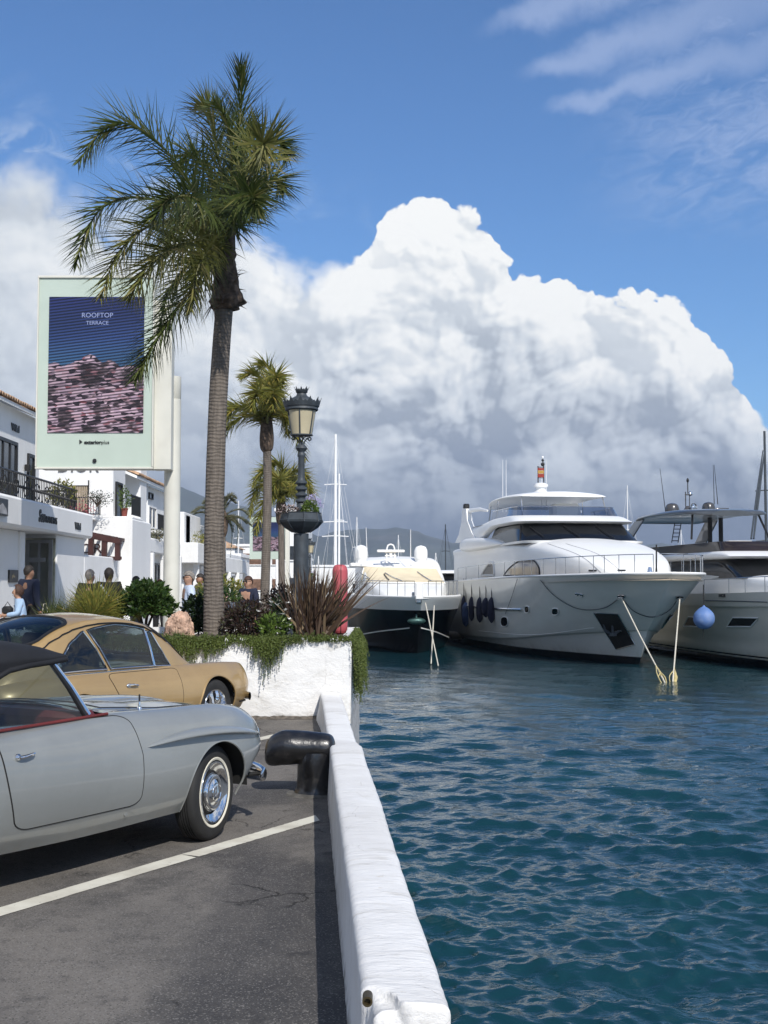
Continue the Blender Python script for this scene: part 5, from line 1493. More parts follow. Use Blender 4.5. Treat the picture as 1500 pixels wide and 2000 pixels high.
# white lily like plants with upright leaves
def strap_plant(name, c, n, L, w, mat, label, seed, spread=.6, droop=.05, up=1.0, cat='plant', nseg=5, group=None, arc=None, size_var=.35, base=.05):
    root = thing(name, c, label, cat, group, world_built=True); rs = random.Random(seed); V = []; F = []
    for k in range(n):
        a = rs.uniform(0, 2 * PI) if arc is None else rs.uniform(*arc); s_ = rs.random() ** .7 * spread
        blade_strip(V, F, Vector(c) + Vector((math.cos(a), math.sin(a), 0)) * base * rs.random(), (math.cos(a) * s_, math.sin(a) * s_, up), L * rs.uniform(1 - size_var, 1.05), w * rs.uniform(.7, 1.2), None, droop * (0.3 + s_ / spread), nseg, nrm=Vector((-math.sin(a), math.cos(a), .2)).cross(Vector((0, 0, 1))) if False else None)
    mb = MB(); mb.add(V, F); o = mb.build('leaves', mat, root, smooth=False); o['kind'] = 'stuff'
    return root
q = P(527, 1215, 17.45); r_ = strap_plant('flowering_plant', (q.x, q.y, SOIL), 60, .42, .014, L_green, 'fresh green upright plant with white blossoms in the planter', 31, spread=.5, droop=.10)
V, F = leaf_cloud((q.x + .05, q.y, 1.22), (.22, .16, .16), 260, .085, 12, shell=.2); mb = MB(); mb.add(V, F); o = mb.build('stem_leaves', L_green, r_, smooth=False); o['kind'] = 'stuff'
rs_ = random.Random(8)
for k, (px, py) in enumerate(((510, 1178), (530, 1177), (505, 1195), (541, 1182), (562, 1178), (557, 1192), (553, 1200), (566, 1210), (560, 1219), (567, 1222), (549, 1228))):
    p = P(px, py, 17.45 + rs_.uniform(-.1, .1)); V = []; F = []
    for j in range(6):
        a = j * PI / 3 + rs_.random(); blade_strip(V, F, p, (math.cos(a), math.sin(a), .9 * rs_.random() + .2), .05, .017, None, .15, 2)
    mb = MB(); mb.add(V, F); mb.build('blossom', L_petal_w, r_, smooth=False)
# bronze flax
q = P(612, 1235, 17.9); fl = thing('flax_plant', (q.x, q.y, SOIL), 'large bronze purple flax with long sword shaped leaves leaning over the planter edge', 'plant', world_built=True)
rs_ = random.Random(77); V = []; F = []
allb = []
for k in range(330):
    a = rs_.gauss(-.05 if rs_.random() < .62 else PI, .75); s_ = min(1.35, abs(rs_.gauss(0, .55)))
    ca, sa = math.cos(a), math.sin(a)
    lean = s_ * (1.0 if ca > 0 else .62)
    L = rs_.uniform(.65, 1.18) * (1.0 + .18 * (ca > 0 and s_ > .6))
    V = []; F = []
    dv = Vector((ca * lean, sa * lean * .8, 1.0)); nr = dv.cross(Vector((-sa, ca, 0))).normalized()
    blade_strip(V, F, Vector((q.x + rs_.gauss(0, .10), q.y + rs_.gauss(0, .10), SOIL)), dv, L, rs_.uniform(.014, .025), None, .012 + .05 * s_ * rs_.random(), 6, Vector((.02, 0, 0)), nrm=Vector((rs_.gauss(0, .5), -1, rs_.gauss(0, .4))) if rs_.random() < .7 else nr)
    allb.append((L, V, F))
allb.sort(key=lambda t: -t[0])
for L, V, F in allb[:240]:
    mb = MB(); mb.add(V, F); mb.build('leaf', L_flax, fl, smooth=False)
mb = MB()
for L, V, F in allb[240:]: mb.add(V, F)
mb.build('small_leaves', L_flax, fl, smooth=False)['kind'] = 'stuff'
# random-per-island tone is constant inside one-leaf objects, so vary by object instead
_n = NT(L_flax.node_tree); oi = _n.n('ShaderNodeObjectInfo')
for nd in L_flax.node_tree.nodes:
    if nd.type == 'VALTORGB': _n.link(oi.outputs['Random'], nd.inputs[0])
# dwarf fan palm clump on the left
def fan_plant(name, c, n, R, mat, label, seed, stem=.5):
    root = thing(name, c, label, 'plant', world_built=True); rs = random.Random(seed)
    for k in range(n):
        a = rs.uniform(0, 2 * PI); e = rad(rs.uniform(15, 85)); d = Vector((math.cos(a) * math.cos(e), math.sin(a) * math.cos(e) * .7, math.sin(e)))
        hub = Vector(c) + d * stem * rs.uniform(.5, 1.1) ; V = []; F = []
        side = d.cross(Vector((0, 0, 1))).normalized(); upv = side.cross(d).normalized(); nf = 22
        for j in range(nf):
            t = (j / (nf - 1) - .5) * rad(210); dv = d * math.cos(t) + side * math.sin(t) + upv * .12
            blade_strip(V, F, hub, dv, R * rs.uniform(.85, 1.05) * (1 - .25 * abs(t) / 1.8), .012, None, .07, 3, nrm=upv)
        mb = MB(); mb.tube([Vector(c), Vector(c).lerp(hub, .6) + Vector((0, 0, .03)), hub], .007, 5, cap=False); n0 = len(mb.f); mb.add(V, F); mb.mi = [0] * n0 + [1] * len(F)
        mb.build('fan_leaf', [M_stalk, mat], root, smooth=False)
    return root
q = P(195, 1200, 18.0); fan_plant('fan_palm', (q.x, q.y, 1.0), 34, .56, L_palm2, 'yellow green dwarf fan palm behind the gold car roof', 41, .46)
q = P(108, 1200, 18.6); fan_plant('fan_palm', (q.x, q.y, 1.0), 18, .46, L_palm, 'darker dwarf fan palm at the left end of the planter', 42, .36)
q = P(347, 1228, 17.2); strap_plant('grass_tuft', (q.x, q.y, SOIL), 130, .27, .007, L_bush, 'green spiky grass tuft in front of the pink boulder', 43, spread=1.1, droop=.05, base=.06)
# boulder
q = P(352, 1198, 18.0); rk = thing('boulder', (q.x, q.y, SOIL), 'rough pinkish stone boulder in the planter', 'rock', world_built=True)
bm = bmesh.new(); bmesh.ops.create_icosphere(bm, subdivisions=5, radius=1)
for v in bm.verts:
    d = v.co.copy(); s_ = 1 + .16 * mno.noise(d * 1.6) + .09 * mno.fractal(d * 4.5, .7, 2.2, 4) + .04 * mno.cell(d * 6)
    v.co = Vector((d.x * .21 * s_ * (1.0 - .12 * d.z), d.y * .24 * s_, d.z * .265 * s_)) + Vector((q.x, q.y, SOIL + .17))
mb = MB(); mb.add([tuple(v.co) for v in bm.verts], [tuple(v.index for v in f.verts) for f in bm.faces]); bm.free()
mb.build('stone', pm('pink_stone', (.50, .33, .24), .95, var=.3, vscale=9, bump=.02, bscale=22, dirt=(.16, .10, .07), dirt_amt=.8, dirt_scale=7), rk, angle=30)

# ---- trailing plant spilling over the planter rim
def hang_profile(px):
    return float(np.interp(px, [270, 300, 340, 380, 430, 448, 456, 480, 500, 512, 526, 540, 556, 575, 600, 640, 660, 690], [.34, .42, .38, .44, .36, .22, .08, .20, .38, .60, .78, .56, .25, .12, .07, .09, .13, .07]))
def trailing():
    rs = np.random.RandomState(14); V = []; F = []
    def strand(p, dv, L, leaf=.032, step=.016):
        n = max(3, int(L / step)); d = Vector(dv).normalized(); q = Vector(p); w = rs.uniform(-.25, .25)
        for k in range(n):
            d = (d + Vector((w * .06 + rs.normal() * .05, rs.normal() * .04, -.16))).normalized(); q2 = q + d * step
            t = k / n
            for s_ in range(2):
                o = (d * .5 + Vector(rs.normal(size=3)) * .75).normalized(); sd = o.cross(Vector(rs.normal(size=3))).normalized() * .0075
                L2 = leaf * rs.uniform(.6, 1.2) * (1 - .35 * t); b = len(V)
                V.extend([tuple(q - sd), tuple(q + sd), tuple(q + o * L2)]); F.append((b, b + 1, b + 2))
            q = q2
    for x in np.arange(X0 + .02, X1 - .01, .0105):
        p0 = Vector((x, PLY, 1.08)); px = 750 + x / PLY * FPX
        base_l = hang_profile(px) if px > 270 else .35
        clump = max(0, .95 + .5 * mno.noise(Vector((x * 5, 0, 3)))) * (.55 + .45 * abs(mno.noise(Vector((x * 22, 0, 7)))) * 2)
        for k in range(4):
            L = max(.05, base_l * clump * rs.uniform(.45, 1.1))
            strand((x + rs.normal() * .01, PLY + rs.uniform(.0, .10) - .0, 1.09 + rs.uniform(0, .03)), (rs.normal() * .1, -1, .15), L + .04)
    # mat on top of the rim
    for k in range(3600):
        x = rs.uniform(X0, X1); y = PLY + abs(rs.normal()) * .22
        strand((x, y, 1.07 + rs.uniform(0, .02)), (rs.normal(), rs.normal(), .9), rs.uniform(.06, .15), .034, .02)
    # over the water-side face
    for y in np.arange(PLY + .02, PLY + 4.6, .02):
        L = (.62 + .25 * mno.noise(Vector((y * 2, 5, 0)))) * (.5 + .5 * float(np.interp(y, [PLY, PLY + .25, PLY + .8, PLY + 4.6], [.8, 1.25, 1.1, .6])))
        for k in range(2):
            strand((X1 + rs.uniform(-.06, .0), y, 1.09), (.35, rs.normal() * .2, -.2), L * rs.uniform(.7, 1.25), .034, .02)
            if k == 0: strand((X1 + .03, y, .95), (.25, 0, -1), L * rs.uniform(.5, 1.0), .034, .02)
    mb = MB(); mb.add(V, F)
    r = thing('trailing_rosemary', (-2.5, PLY, 1.05), 'mossy green trailing plant hanging over the white planter front and side', 'hanging plant', world_built=True)
    o = mb.build('strands', L_moss, r, smooth=False); o['kind'] = 'stuff'
    V2, F2 = [], []
    for k in range(26):
        px = rs.choice([445, 450, 560, 640, 655, 670, 480, 468, 600]) + rs.uniform(-9, 9); x = (px - 750) / FPX * PLY
        for j in range(5):
            a = rs.uniform(0, 2 * PI); blade_strip(V2, F2, (x, PLY - .05, 1.06 + rs.uniform(-.02, .06)), (math.cos(a), -.3, math.sin(a)), .028, .010, None, 0, 1)
    mb = MB(); mb.add(V2, F2); mb.build('tiny_flowers', L_petal_w, r, smooth=False)['kind'] = 'stuff'
trailing()
# ------------------------------------------------------------------ street lamps
M_lglass = pm('cream_lamp_glass', (.50, .44, .30), .35, var=.06, vscale=4)
def hexring(r, z, n=6, ph=0.0): return [(r * math.cos(2 * PI * k / n + ph), r * math.sin(2 * PI * k / n + ph), z) for k in range(n)]
def make_lamp(loc, label):
    root = thing('street_lamp', loc, label, 'street lamp', 'ornate lamp posts with flower baskets')
    g = loc[2]; Z = lambda py: 1.8 + (1140 - py) / 131.6 - g      # heights measured on the photograph, metres above the foot
    mb = MB(); mb.lathe(catmull(np.array([(.20, 0), (.20, .10), (.15, .16), (.125, .30), (.115, .6), (.112, Z(1060)), (.112, Z(1042))]), 40), seg=20); mb.build('column', M_ant, root)
    mb = MB()
    prof = [(.06, Z(1010)), (.065, Z(985))]
    for y in (978, 966, 954, 942): prof += [(.058, Z(y + 5)), (.088, Z(y + 2)), (.088, Z(y - 1)), (.055, Z(y - 4))]
    prof += [(.05, Z(933)), (.048, Z(893)), (.060, Z(890)), (.060, Z(887)), (.048, Z(884)), (.048, Z(882)), (.075, Z(878)), (.088, Z(875)), (.075, Z(871)), (.05, Z(868)), (.045, Z(864)), (.0, Z(863))]
    mb.lathe(prof, seg=20); mb.build('upper_column', M_ant, root, angle=50)
    # flower basket: faceted bowl
    G = []
    for r, y in ((.10, 1041), (.13, 1040), (.24, 1030), (.315, 1020), (.325, 1016), (.30, 1014), (.285, 1003), (.295, 1001), (.275, 1001), (.265, 1008), (.05, 1009)):
        G.append(hexring(r, Z(y), 8, .2))
    mb = MB(); mb.grid(np.array(G), closev=True, flip=True); bk = mb.build('flower_basket', M_ant, root, smooth=False, fixn=True)
    mb = MB()
    for k in range(8):
        a = 2 * PI * k / 8 + .2; c_, s_ = math.cos(a), math.sin(a)
        mb.tube([(r * c_, r * s_, Z(y)) for r, y in ((.13, 1040), (.25, 1030), (.325, 1019), (.305, 1013), (.295, 1001))], .008, 5)
    mb.build('ribs', M_ant, bk, smooth=False)['kind'] = 'stuff'
    # lantern: six panes, bars, domed roof with crown
    zt, zb, rt, rb = Z(801), Z(848), .215, .150
    fr = None
    mb = MB(); mb.lathe([(rt + .02, zt), (rt + .035, zt + .015), (rt + .03, zt + .045), (rt + .05, zt + .065), (rt + .05, zt + .085), (.19, zt + .10)], seg=30)
    mb.lathe([(.0, zb - .03), (.10, zb - .03), (rb + .02, zb - .015), (rb + .02, zb), (rb - .02, zb + .002)], seg=30); lan = mb.build('lantern', M_ant, root, angle=50)
    for k in range(6):
        a0, a1 = 2 * PI * k / 6 + .45, 2 * PI * (k + 1) / 6 + .45; G = []
        for t in np.linspace(0, 1, 5):
            a = a0 + (a1 - a0) * t; G.append([(rb * math.cos(a), rb * math.sin(a), zb + .003), (rt * math.cos(a), rt * math.sin(a), zt)])
        mb = MB(); mb.grid(np.array(G)); mb.build('pane', M_lglass, lan, angle=60)
        mb = MB(); mb.tube([((rb + .006) * math.cos(a0), (rb + .006) * math.sin(a0), zb - .01), ((rt + .006) * math.cos(a0), (rt + .006) * math.sin(a0), zt + .01)], .011, 6); mb.build('bar', M_ant, lan)
    mb = MB(); mb.lathe(catmull(np.array([(.215, zt + .085), (.20, zt + .13), (.16, zt + .18), (.10, zt + .215), (.085, zt + .225), (.070, zt + .26), (.085, zt + .275), (.09, zt + .285)]), 24), seg=28); dm = mb.build('dome', M_ant, root)
    def crown(mb, r0, r1, z0, h, n):
        G = []
        N_ = n * 4
        for i in range(N_ + 1):
            a = 2 * PI * i / N_; t = [1.0, .42, .62, .42][i % 4]
            G.append([(r0 * math.cos(a), r0 * math.sin(a), z0), ((r0 + (r1 - r0) * t) * math.cos(a), (r0 + (r1 - r0) * t) * math.sin(a), z0 + h * t), ((r0 + (r1 - r0) * t - .008) * math.cos(a), (r0 + (r1 - r0) * t - .008) * math.sin(a), z0 + h * t), ((r0 - .008) * math.cos(a), (r0 - .008) * math.sin(a), z0)])
        mb.grid(np.array(G))
    mb = MB(); crown(mb, rt + .045, rt + .085, zt + .06, .135, 12); mb.build('eave_crown', M_ant, dm, smooth=False)
    mb = MB(); crown(mb, .078, .118, zt + .275, .085, 8); mb.build('top_crown', M_ant, dm, smooth=False)
    # scroll bracket below the lantern
    for k in range(4):
        a = PI / 2 * k + .3; c_, s_ = math.cos(a), math.sin(a)
        pts = [(.03, Z(866)), (.055, Z(860)), (.085, Z(855)), (.125, zb - .035)]
        sc = [(.125 + .022 * math.cos(q), zb - .058 + .022 * math.sin(q)) for q in np.linspace(PI / 2, -PI * 1.1, 12)]
        mb = MB(); mb.tube([(r * c_, r * s_, z) for r, z in pts + sc], .010, 6); mb.build('scroll', M_ant, root)
    # flowers in the basket
    def blob(dx, dy, z, r, n, sz, m, nm, seed):
        V, F = leaf_cloud((dx, dy, z), r, n, sz, seed, shape='dome', lump=.2); mb = MB(); mb.add(V, F); o = mb.build(nm, m, root, smooth=False); o['kind'] = 'stuff'
    blob(-.19, -.06, Z(1000), (.15, .17, .09), 420, .035, L_purple, 'basket_foliage', 61)
    blob(-.19, -.06, Z(1000), (.165, .19, .105), 330, .022, L_petal_p, 'pink_flowers', 62)
    blob(.13, -.06, Z(998), (.12, .16, .14), 900, .04, L_green, 'basket_foliage', 63)
    blob(.17, .05, Z(985), (.14, .15, .15), 420, .026, L_petal_v, 'violet_flowers', 64)
    return root
q = P(588, 1100, 19.0); LAMP = make_lamp((q.x, 19.0, SOIL), 'large ornate dark grey lamp post with cream lantern and flower basket, in the planter')
q = P(605, 1100, 62.0); l2 = dup(LAMP); l2.location = (q.x, 62.0, .25); l2['label'] = 'small distant lamp post seen just right of the big one, past the flax'

# ------------------------------------------------------------------ billboards
M_mint = pm('mint_enamel', (.45, .525, .455), .45, var=.03, vscale=1.5)
M_creamp = pm('cream_painted_steel', (.62, .61, .54), .5, var=.05, vscale=1.2, dirt=(.4, .38, .32), dirt_amt=.2)
def screen_material(name, seed, em=.9):
    m = bpy.data.materials.new(name); m.use_nodes = True; nt = m.node_tree; nt.nodes.clear(); N = NT(nt)
    g = N.n('ShaderNodeTexCoord').outputs['Generated']; s = N.n('ShaderNodeSeparateXYZ'); N.link(g, s.inputs[0])
    u, v = s.outputs[0], s.outputs[2]
    uv = N.n('ShaderNodeCombineXYZ'); N.link(u, uv.inputs[0]); N.link(N.m('MULTIPLY', v, 1.45), uv.inputs[1]); N.link(N.m('ADD', 0.0, seed), uv.inputs[2]); p = uv.outputs[0]
    night = N.ramp(v, [(.45, (.045, .13, .26)), (.7, (.030, .065, .22)), (1.0, (.020, .028, .14))])
    horizon = N.m('ADD', .50, N.m('MULTIPLY', N.m('SUBTRACT', N.noise(N.vm('MULTIPLY', p, (1, 0, 1)), 3.4, 2), .5), .26))
    city = N.smooth(v, N.m('ADD', horizon, .006), N.m('SUBTRACT', horizon, .006))
    blocks = N.voro(N.vm('MULTIPLY', p, (1.0, 2.6, 1)), 16, 0, out=1); bs = N.n('ShaderNodeSeparateColor'); N.link(blocks, bs.inputs[0])
    cc = N.ramp(bs.outputs[0], [(.0, (.020, .012, .02)), (.30, (.05, .03, .045)), (.36, (.42, .30, .40)), (.8, (.62, .45, .55)), (1.0, (.25, .07, .09))], 'LINEAR')
    hill = N.smooth(N.noise(N.vm('MULTIPLY', p, (1, 1.8, 1)), 3.3, 4, .6), .52, .60)
    cc = N.mix(N.m('MULTIPLY', hill, .85), cc, (.035, .022, .025, 1))
    col = N.mix(city, night, cc)
    # moire banding of the LED grid
    ph = N.m('ADD', N.m('MULTIPLY', v, 58.0), N.m('MULTIPLY', u, -5.2))
    w = N.m('SINE', N.m('MULTIPLY', ph, 2 * PI * .78))
    band = N.smooth(w, -.35, .35, .22, 1.0)
    ph2 = N.m('SINE', N.m('MULTIPLY', N.m('ADD', v, N.m('MULTIPLY', u, -.12)), 14.0))
    col = N.vm('SCALE', col, sc=N.m('MULTIPLY', band, N.lin(ph2, -1, 1, .8, 1.1)))
    e = N.n('ShaderNodeEmission'); N.link(col, e.inputs[0]); e.inputs[1].default_value = em
    gl = N.n('ShaderNodeBsdfGlossy'); gl.inputs['Roughness'].default_value = .35; gl.inputs[0].default_value = (.04, .04, .04, 1)
    ad = N.n('ShaderNodeAddShader'); N.link(e.outputs[0], ad.inputs[0]); N.link(gl.outputs[0], ad.inputs[1])
    N.link(ad.outputs[0], N.n('ShaderNodeOutputMaterial').inputs[0])
    return m
M_ink = pm('black_lettering', (.012, .014, .014), .5, var=.1)
def em_mat(name, c, s):
    m = bpy.data.materials.new(name); m.use_nodes = True; b = m.node_tree.nodes['Principled BSDF']
    b.inputs['Base Color'].default_value = tuple(c) + (1,); b.inputs['Emission Color'].default_value = tuple(c) + (1,); b.inputs['Emission Strength'].default_value = s; return m
YB = 27.0
bx0, bx1 = P(72, 700, YB).x, P(301, 700, YB).x; bz0, bz1 = P(100, 916, YB).z, P(100, 539, YB).z
W, H = bx1 - bx0, bz1 - bz0; TH = .40
bb = thing('billboard', ((bx0 + bx1) / 2, YB, .25), 'large mint green digital billboard showing a hillside town at night on a cream pole', 'billboard', world_built=True)
mb = MB(); mb.box(((bx0 + bx1) / 2, YB + .05, (bz0 + bz1) / 2), (W - .06, .08, H - .08)); pnl = mb.build('panel', M_mint, bb, smooth=False)
for nm, c, sz in (('frame_edge', ((bx0 + bx1) / 2, YB + .04, bz1 - .02), (W, .14, .05)), ('frame_edge', ((bx0 + bx1) / 2, YB + .04, bz0 + .02), (W, .14, .04)), ('frame_edge', (bx0 + .015, YB + .04, (bz0 + bz1) / 2), (.03, .14, H - .09)), ('frame_edge', (bx1 - .015, YB + .04, (bz0 + bz1) / 2), (.03, .14, H - .09))):
    mb = MB(); mb.box(c, sz, bev=.005); mb.build(nm, M_creamp if 'x' else M_creamp, bb, smooth=False)
mb = MB(); mb.box(((bx1 + P(343, 0, YB + .3).x) / 2, YB + .30, (bz0 + bz1) / 2 - .25), (P(343, 0, YB + .3).x - bx1 + .04, .36, H - .5), bev=.01); mb.build('side_panel', M_creamp, bb, smooth=False)
mb = MB(); mb.box(((bx0 + bx1) / 2 + .02, YB + .12 + TH / 2, (bz0 + bz1) / 2 - .01), (W - .10, TH, H - .04), bev=.02); mb.build('cabinet', M_creamp, bb, smooth=False)
sx0, sx1 = P(95, 700, YB).x, P(281, 700, YB).x; sz0, sz1 = P(100, 845, YB).z, P(100, 580, YB).z
mb = MB(); mb.box(((sx0 + sx1) / 2, YB + .0, (sz0 + sz1) / 2), (sx1 - sx0, .03, sz1 - sz0)); scr = mb.build('screen', screen_material('led_screen', 3.7), bb, smooth=False)
mb = MB()
for body_, py, sz in (("ROOFTOP", 620, .145), ("TERRACE", 634, .115)):
    text_at(mb, body_, sz, P(190, py, YB - .02), (1, 0, 0), (0, 0, 1), ext=.002)
mb.build('screen_lettering', em_mat('lit_white', (.22, .26, .42), .15), scr, smooth=False)
mb = MB(); text_at(mb, "exterior", .108, P(164, 867, YB - .0), (1, 0, 0), (0, 0, 1), ext=.004, align='LEFT', bold=.004)
text_at(mb, "plus", .108, P(197.5, 867, YB - .0), (1, 0, 0), (0, 0, 1), ext=.004, align='LEFT')
a = P(155, 863, YB); mb.add([(a.x, YB + .004, a.z + .05), (a.x + .065, YB + .004, a.z), (a.x, YB + .004, a.z - .05), (a.x, YB - .004, a.z + .05), (a.x + .065, YB - .004, a.z), (a.x, YB - .004, a.z - .05)], [(0, 1, 2), (3, 5, 4), (0, 3, 4, 1), (1, 4, 5, 2), (2, 5, 3, 0)])
mb.build('lettering', M_ink, pnl, smooth=False)
mb = MB(); mb.lathe([(.0, .0), (.04, .0), (.045, .02), (.03, .035), (0, .037)], c=P(185, 900, YB), seg=18, ax=(0, -1, 0)); mb.build('sensor', M_black, bb)
pc = P(337, 900, YB + .62)
mb = MB(); mb.lathe([(.185, 0), (.175, .2), (.175, P(337, 780, YB + .6).z - .26), (.168, P(337, 780, YB + .6).z - .255), (.168, P(337, 780, YB + .6).z - .245), (.172, P(337, 780, YB + .6).z - .24), (.172, P(337, 736, YB + .6).z - .25), (0, P(337, 736, YB + .6).z - .245)], c=(pc.x, YB + .62, .25), seg=30); mb.build('pole', M_creamp, bb, angle=40)
# second, smaller one far along the quay
Y2 = 74.0
x0_, x1_ = P(488, 1000, Y2).x, P(556, 1000, Y2).x; z0_, z1_ = P(500, 1092, Y2).z, P(500, 1010, Y2).z
b2 = thing('billboard', ((x0_ + x1_) / 2, Y2, .25), 'small distant mint billboard crossed by a palm trunk', 'billboard', world_built=True)
mb = MB(); mb.box(((x0_ + x1_) / 2, Y2 + .3, (z0_ + z1_) / 2), (x1_ - x0_, .6, z1_ - z0_)); mb.build('panel', M_mint, b2, smooth=False)
mb = MB(); mb.box((P(521, 1000, Y2).x, Y2 - .02, (P(500, 1020, Y2).z + P(500, 1076, Y2).z) / 2), (1.58, .04, P(500, 1020, Y2).z - P(500, 1076, Y2).z)); mb.build('screen', screen_material('led_screen_far', 8.2), b2, smooth=False)
mb = MB(); mb.box((P(562, 1000, Y2 + .3).x, Y2 + .3, 2.6), (.25, .3, 4.8)); mb.build('pole', M_creamp, b2, smooth=False)

# ------------------------------------------------------------------ buildings
M_iron = pm('black_iron', (.012, .012, .013), .45, var=.2)
M_win = pm('window_glass', (.03, .035, .04), .06, var=.4, vscale=.7, spec=.7)
M_curtain = pm('beige_curtain', (.36, .30, .22), .9, var=.25, vscale=6, stretch=(9, 9, .4))
M_shopglass = glassmat('shop_glass', (.55, .56, .52), alpha=.22)
M_stonegrey = pm('grey_frame', (.20, .20, .20), .6, var=.15)
M_red = pm('oxblood_timber', (.045, .013, .011), .6, var=.25, vscale=5)
M_terra = pm('terracotta_pot', (.20, .05, .035), .8, var=.2)
def blk(parent, name, x0, x1, y0, y1, z0, z1, m=None, bev=.03):
    mb = MB(); mb.box(((x0 + x1) / 2, (y0 + y1) / 2, (z0 + z1) / 2), (x1 - x0, y1 - y0, z1 - z0), bev=bev); return mb.build(name, m or M_house, parent, smooth=False)
def win_lat(parent, X, ya, yb, za, zb, fr=.06, m=None, mull=1, name='window'):
    """window in a wall facing +X"""
    mb = MB()
    for (y0, y1, z0, z1) in ((ya, yb, zb - fr, zb), (ya, yb, za, za + fr), (ya, ya + fr, za + fr, zb - fr), (yb - fr, yb, za + fr, zb - fr)): mb.box((X + .02, (y0 + y1) / 2, (z0 + z1) / 2), (.07, y1 - y0, z1 - z0))
    for k in range(mull):
        y = ya + (yb - ya) * (k + 1) / (mull + 1); mb.box((X + .02, y, (za + zb) / 2), (.05, fr * .7, zb - za - 2 * fr))
    w = mb.build(name, m or M_iron, parent, smooth=False)
    mb = MB(); mb.box((X + .005, (ya + yb) / 2, (za + zb) / 2), (.02, yb - ya - fr, zb - za - fr)); mb.build('pane', M_win, w, smooth=False); return w
def win_front(parent, Y, xa, xb, za, zb, fr=.06, m=None, mull=1, name='window', pane=None):
    mb = MB()
    for (x0, x1, z0, z1) in ((xa, xb, zb - fr, zb), (xa, xb, za, za + fr), (xa, xa + fr, za + fr, zb - fr), (xb - fr, xb, za + fr, zb - fr)): mb.box(((x0 + x1) / 2, Y - .02, (z0 + z1) / 2), (x1 - x0, .07, z1 - z0))
    for k in range(mull):
        x = xa + (xb - xa) * (k + 1) / (mull + 1); mb.box((x, Y - .02, (za + zb) / 2), (fr * .7, .05, zb - za - 2 * fr))
    w = mb.build(name, m or M_iron, parent, smooth=False)
    mb = MB(); mb.box(((xa + xb) / 2, Y - .005, (za + zb) / 2), (xb - xa - fr, .02, zb - za - fr)); mb.build('pane', pane or M_win, w, smooth=False); return w
def tile_roof(parent, X0_, X1_, Ya, Yb, z_eave, slope, eave_x):
    """rows of half round clay tiles on a roof falling towards +X"""
    base = None
    mb = MB(); d = X0_ - X1_
    mb.slab([(X1_, Ya, z_eave), (X1_, Yb, z_eave), (X0_, Yb, z_eave + (X1_ - X0_) * slope), (X0_, Ya, z_eave + (X1_ - X0_) * slope)], (0, 0, -.10)); rf = mb.build('roof', M_house, parent, smooth=False)
    me = None; n = int((Yb - Ya) / .22); m_ = 6; Lr = (X1_ - X0_) / m_
    k_ = 0
    for j in range(m_):
        for i in range(n):
            if me is None:
                mb = MB(); G = []
                for t in (0, 1):
                    r = .115 - .02 * t
                    G.append([(-t * Lr * 1.12, r * math.cos(a), r * math.sin(a) * .8 + t * Lr * 1.12 * slope + .02 - .015 * t) for a in np.linspace(0, PI, 7)])
                mb.grid(np.array(G)); mb.grid(np.array([[(0, .115 * math.cos(a), .115 * math.sin(a) * .8 + .02) for a in np.linspace(0, PI, 7)], [(0, .085 * math.cos(a), .085 * math.sin(a) * .8 + .02) for a in np.linspace(0, PI, 7)]]))
                o = mb.build('tile', M_tile, None); me = o.data; o.parent = rf
            else:
                o = bpy.data.objects.new('tile', me); COL.objects.link(o); o.parent = rf
            w = WROOT.get(parent.name, Vector((0, 0, 0)))
            o.location = Vector((X1_ + .06 - j * Lr, Ya + .11 + i * .22, z_eave + (j * Lr) * slope + random.uniform(-.008, .008))) - w
            o.rotation_euler = (random.uniform(-.03, .03), 0, random.uniform(-.03, .03)); k_ += 1
# A: boutique with deep fascia and iron balcony rail
A = thing('boutique_building', (-9.5, 26, 0), 'white two storey boutique at the left edge with iron balcony rail and tiled roof', 'building', world_built=True)
blk(A, 'fascia', -14, -8.42, 12, 37.0, 3.10, 3.80, bev=.06)
blk(A, 'ground_floor_wall', -14, -8.95, 12, 31.5, .20, 3.11)
blk(A, 'pillar', -9.3, -8.88, 31.3, 31.7, .20, 3.09)
blk(A, 'ground_floor_wall', -14, -8.66, 33.9, 37.0, .20, 3.11)
mb = MB(); 
upper = blk(A, 'upper_wall', -14, -10.0, 12, 37.0, 3.79, 6.55)
tile_roof(A, -12.6, -9.72, 30.0, 37.2, 6.56, .42, 0)
# recessed glass entrance
dr = win_front(A, 33.55, P(50, 1100, 33.5).x, P(103, 1100, 33.5).x - .02, .26, 2.95, .09, M_stonegrey, 1, 'door', M_shopglass)
mb = MB(); mb.box(((P(50, 0, 33.5).x + P(103, 0, 33.5).x) / 2, 33.50, 2.42), (.78, .10, .12)); mb.build('transom', M_stonegrey, dr, smooth=False)
mb = MB(); mb.tube([(P(76, 0, 33.5).x + .05, 33.42, 1.0), (P(76, 0, 33.5).x + .05, 33.42, 1.8)], .018, 6); mb.build('handle', M_chrome, dr)
mb = MB(); mb.box((-9.35, 33.88, 1.6), (1.3, .04, 2.8)); mb.build('shop_interior', pm('lit_shop_interior', (.42, .40, .30), .9, var=.5, vscale=2.2), A, smooth=False)
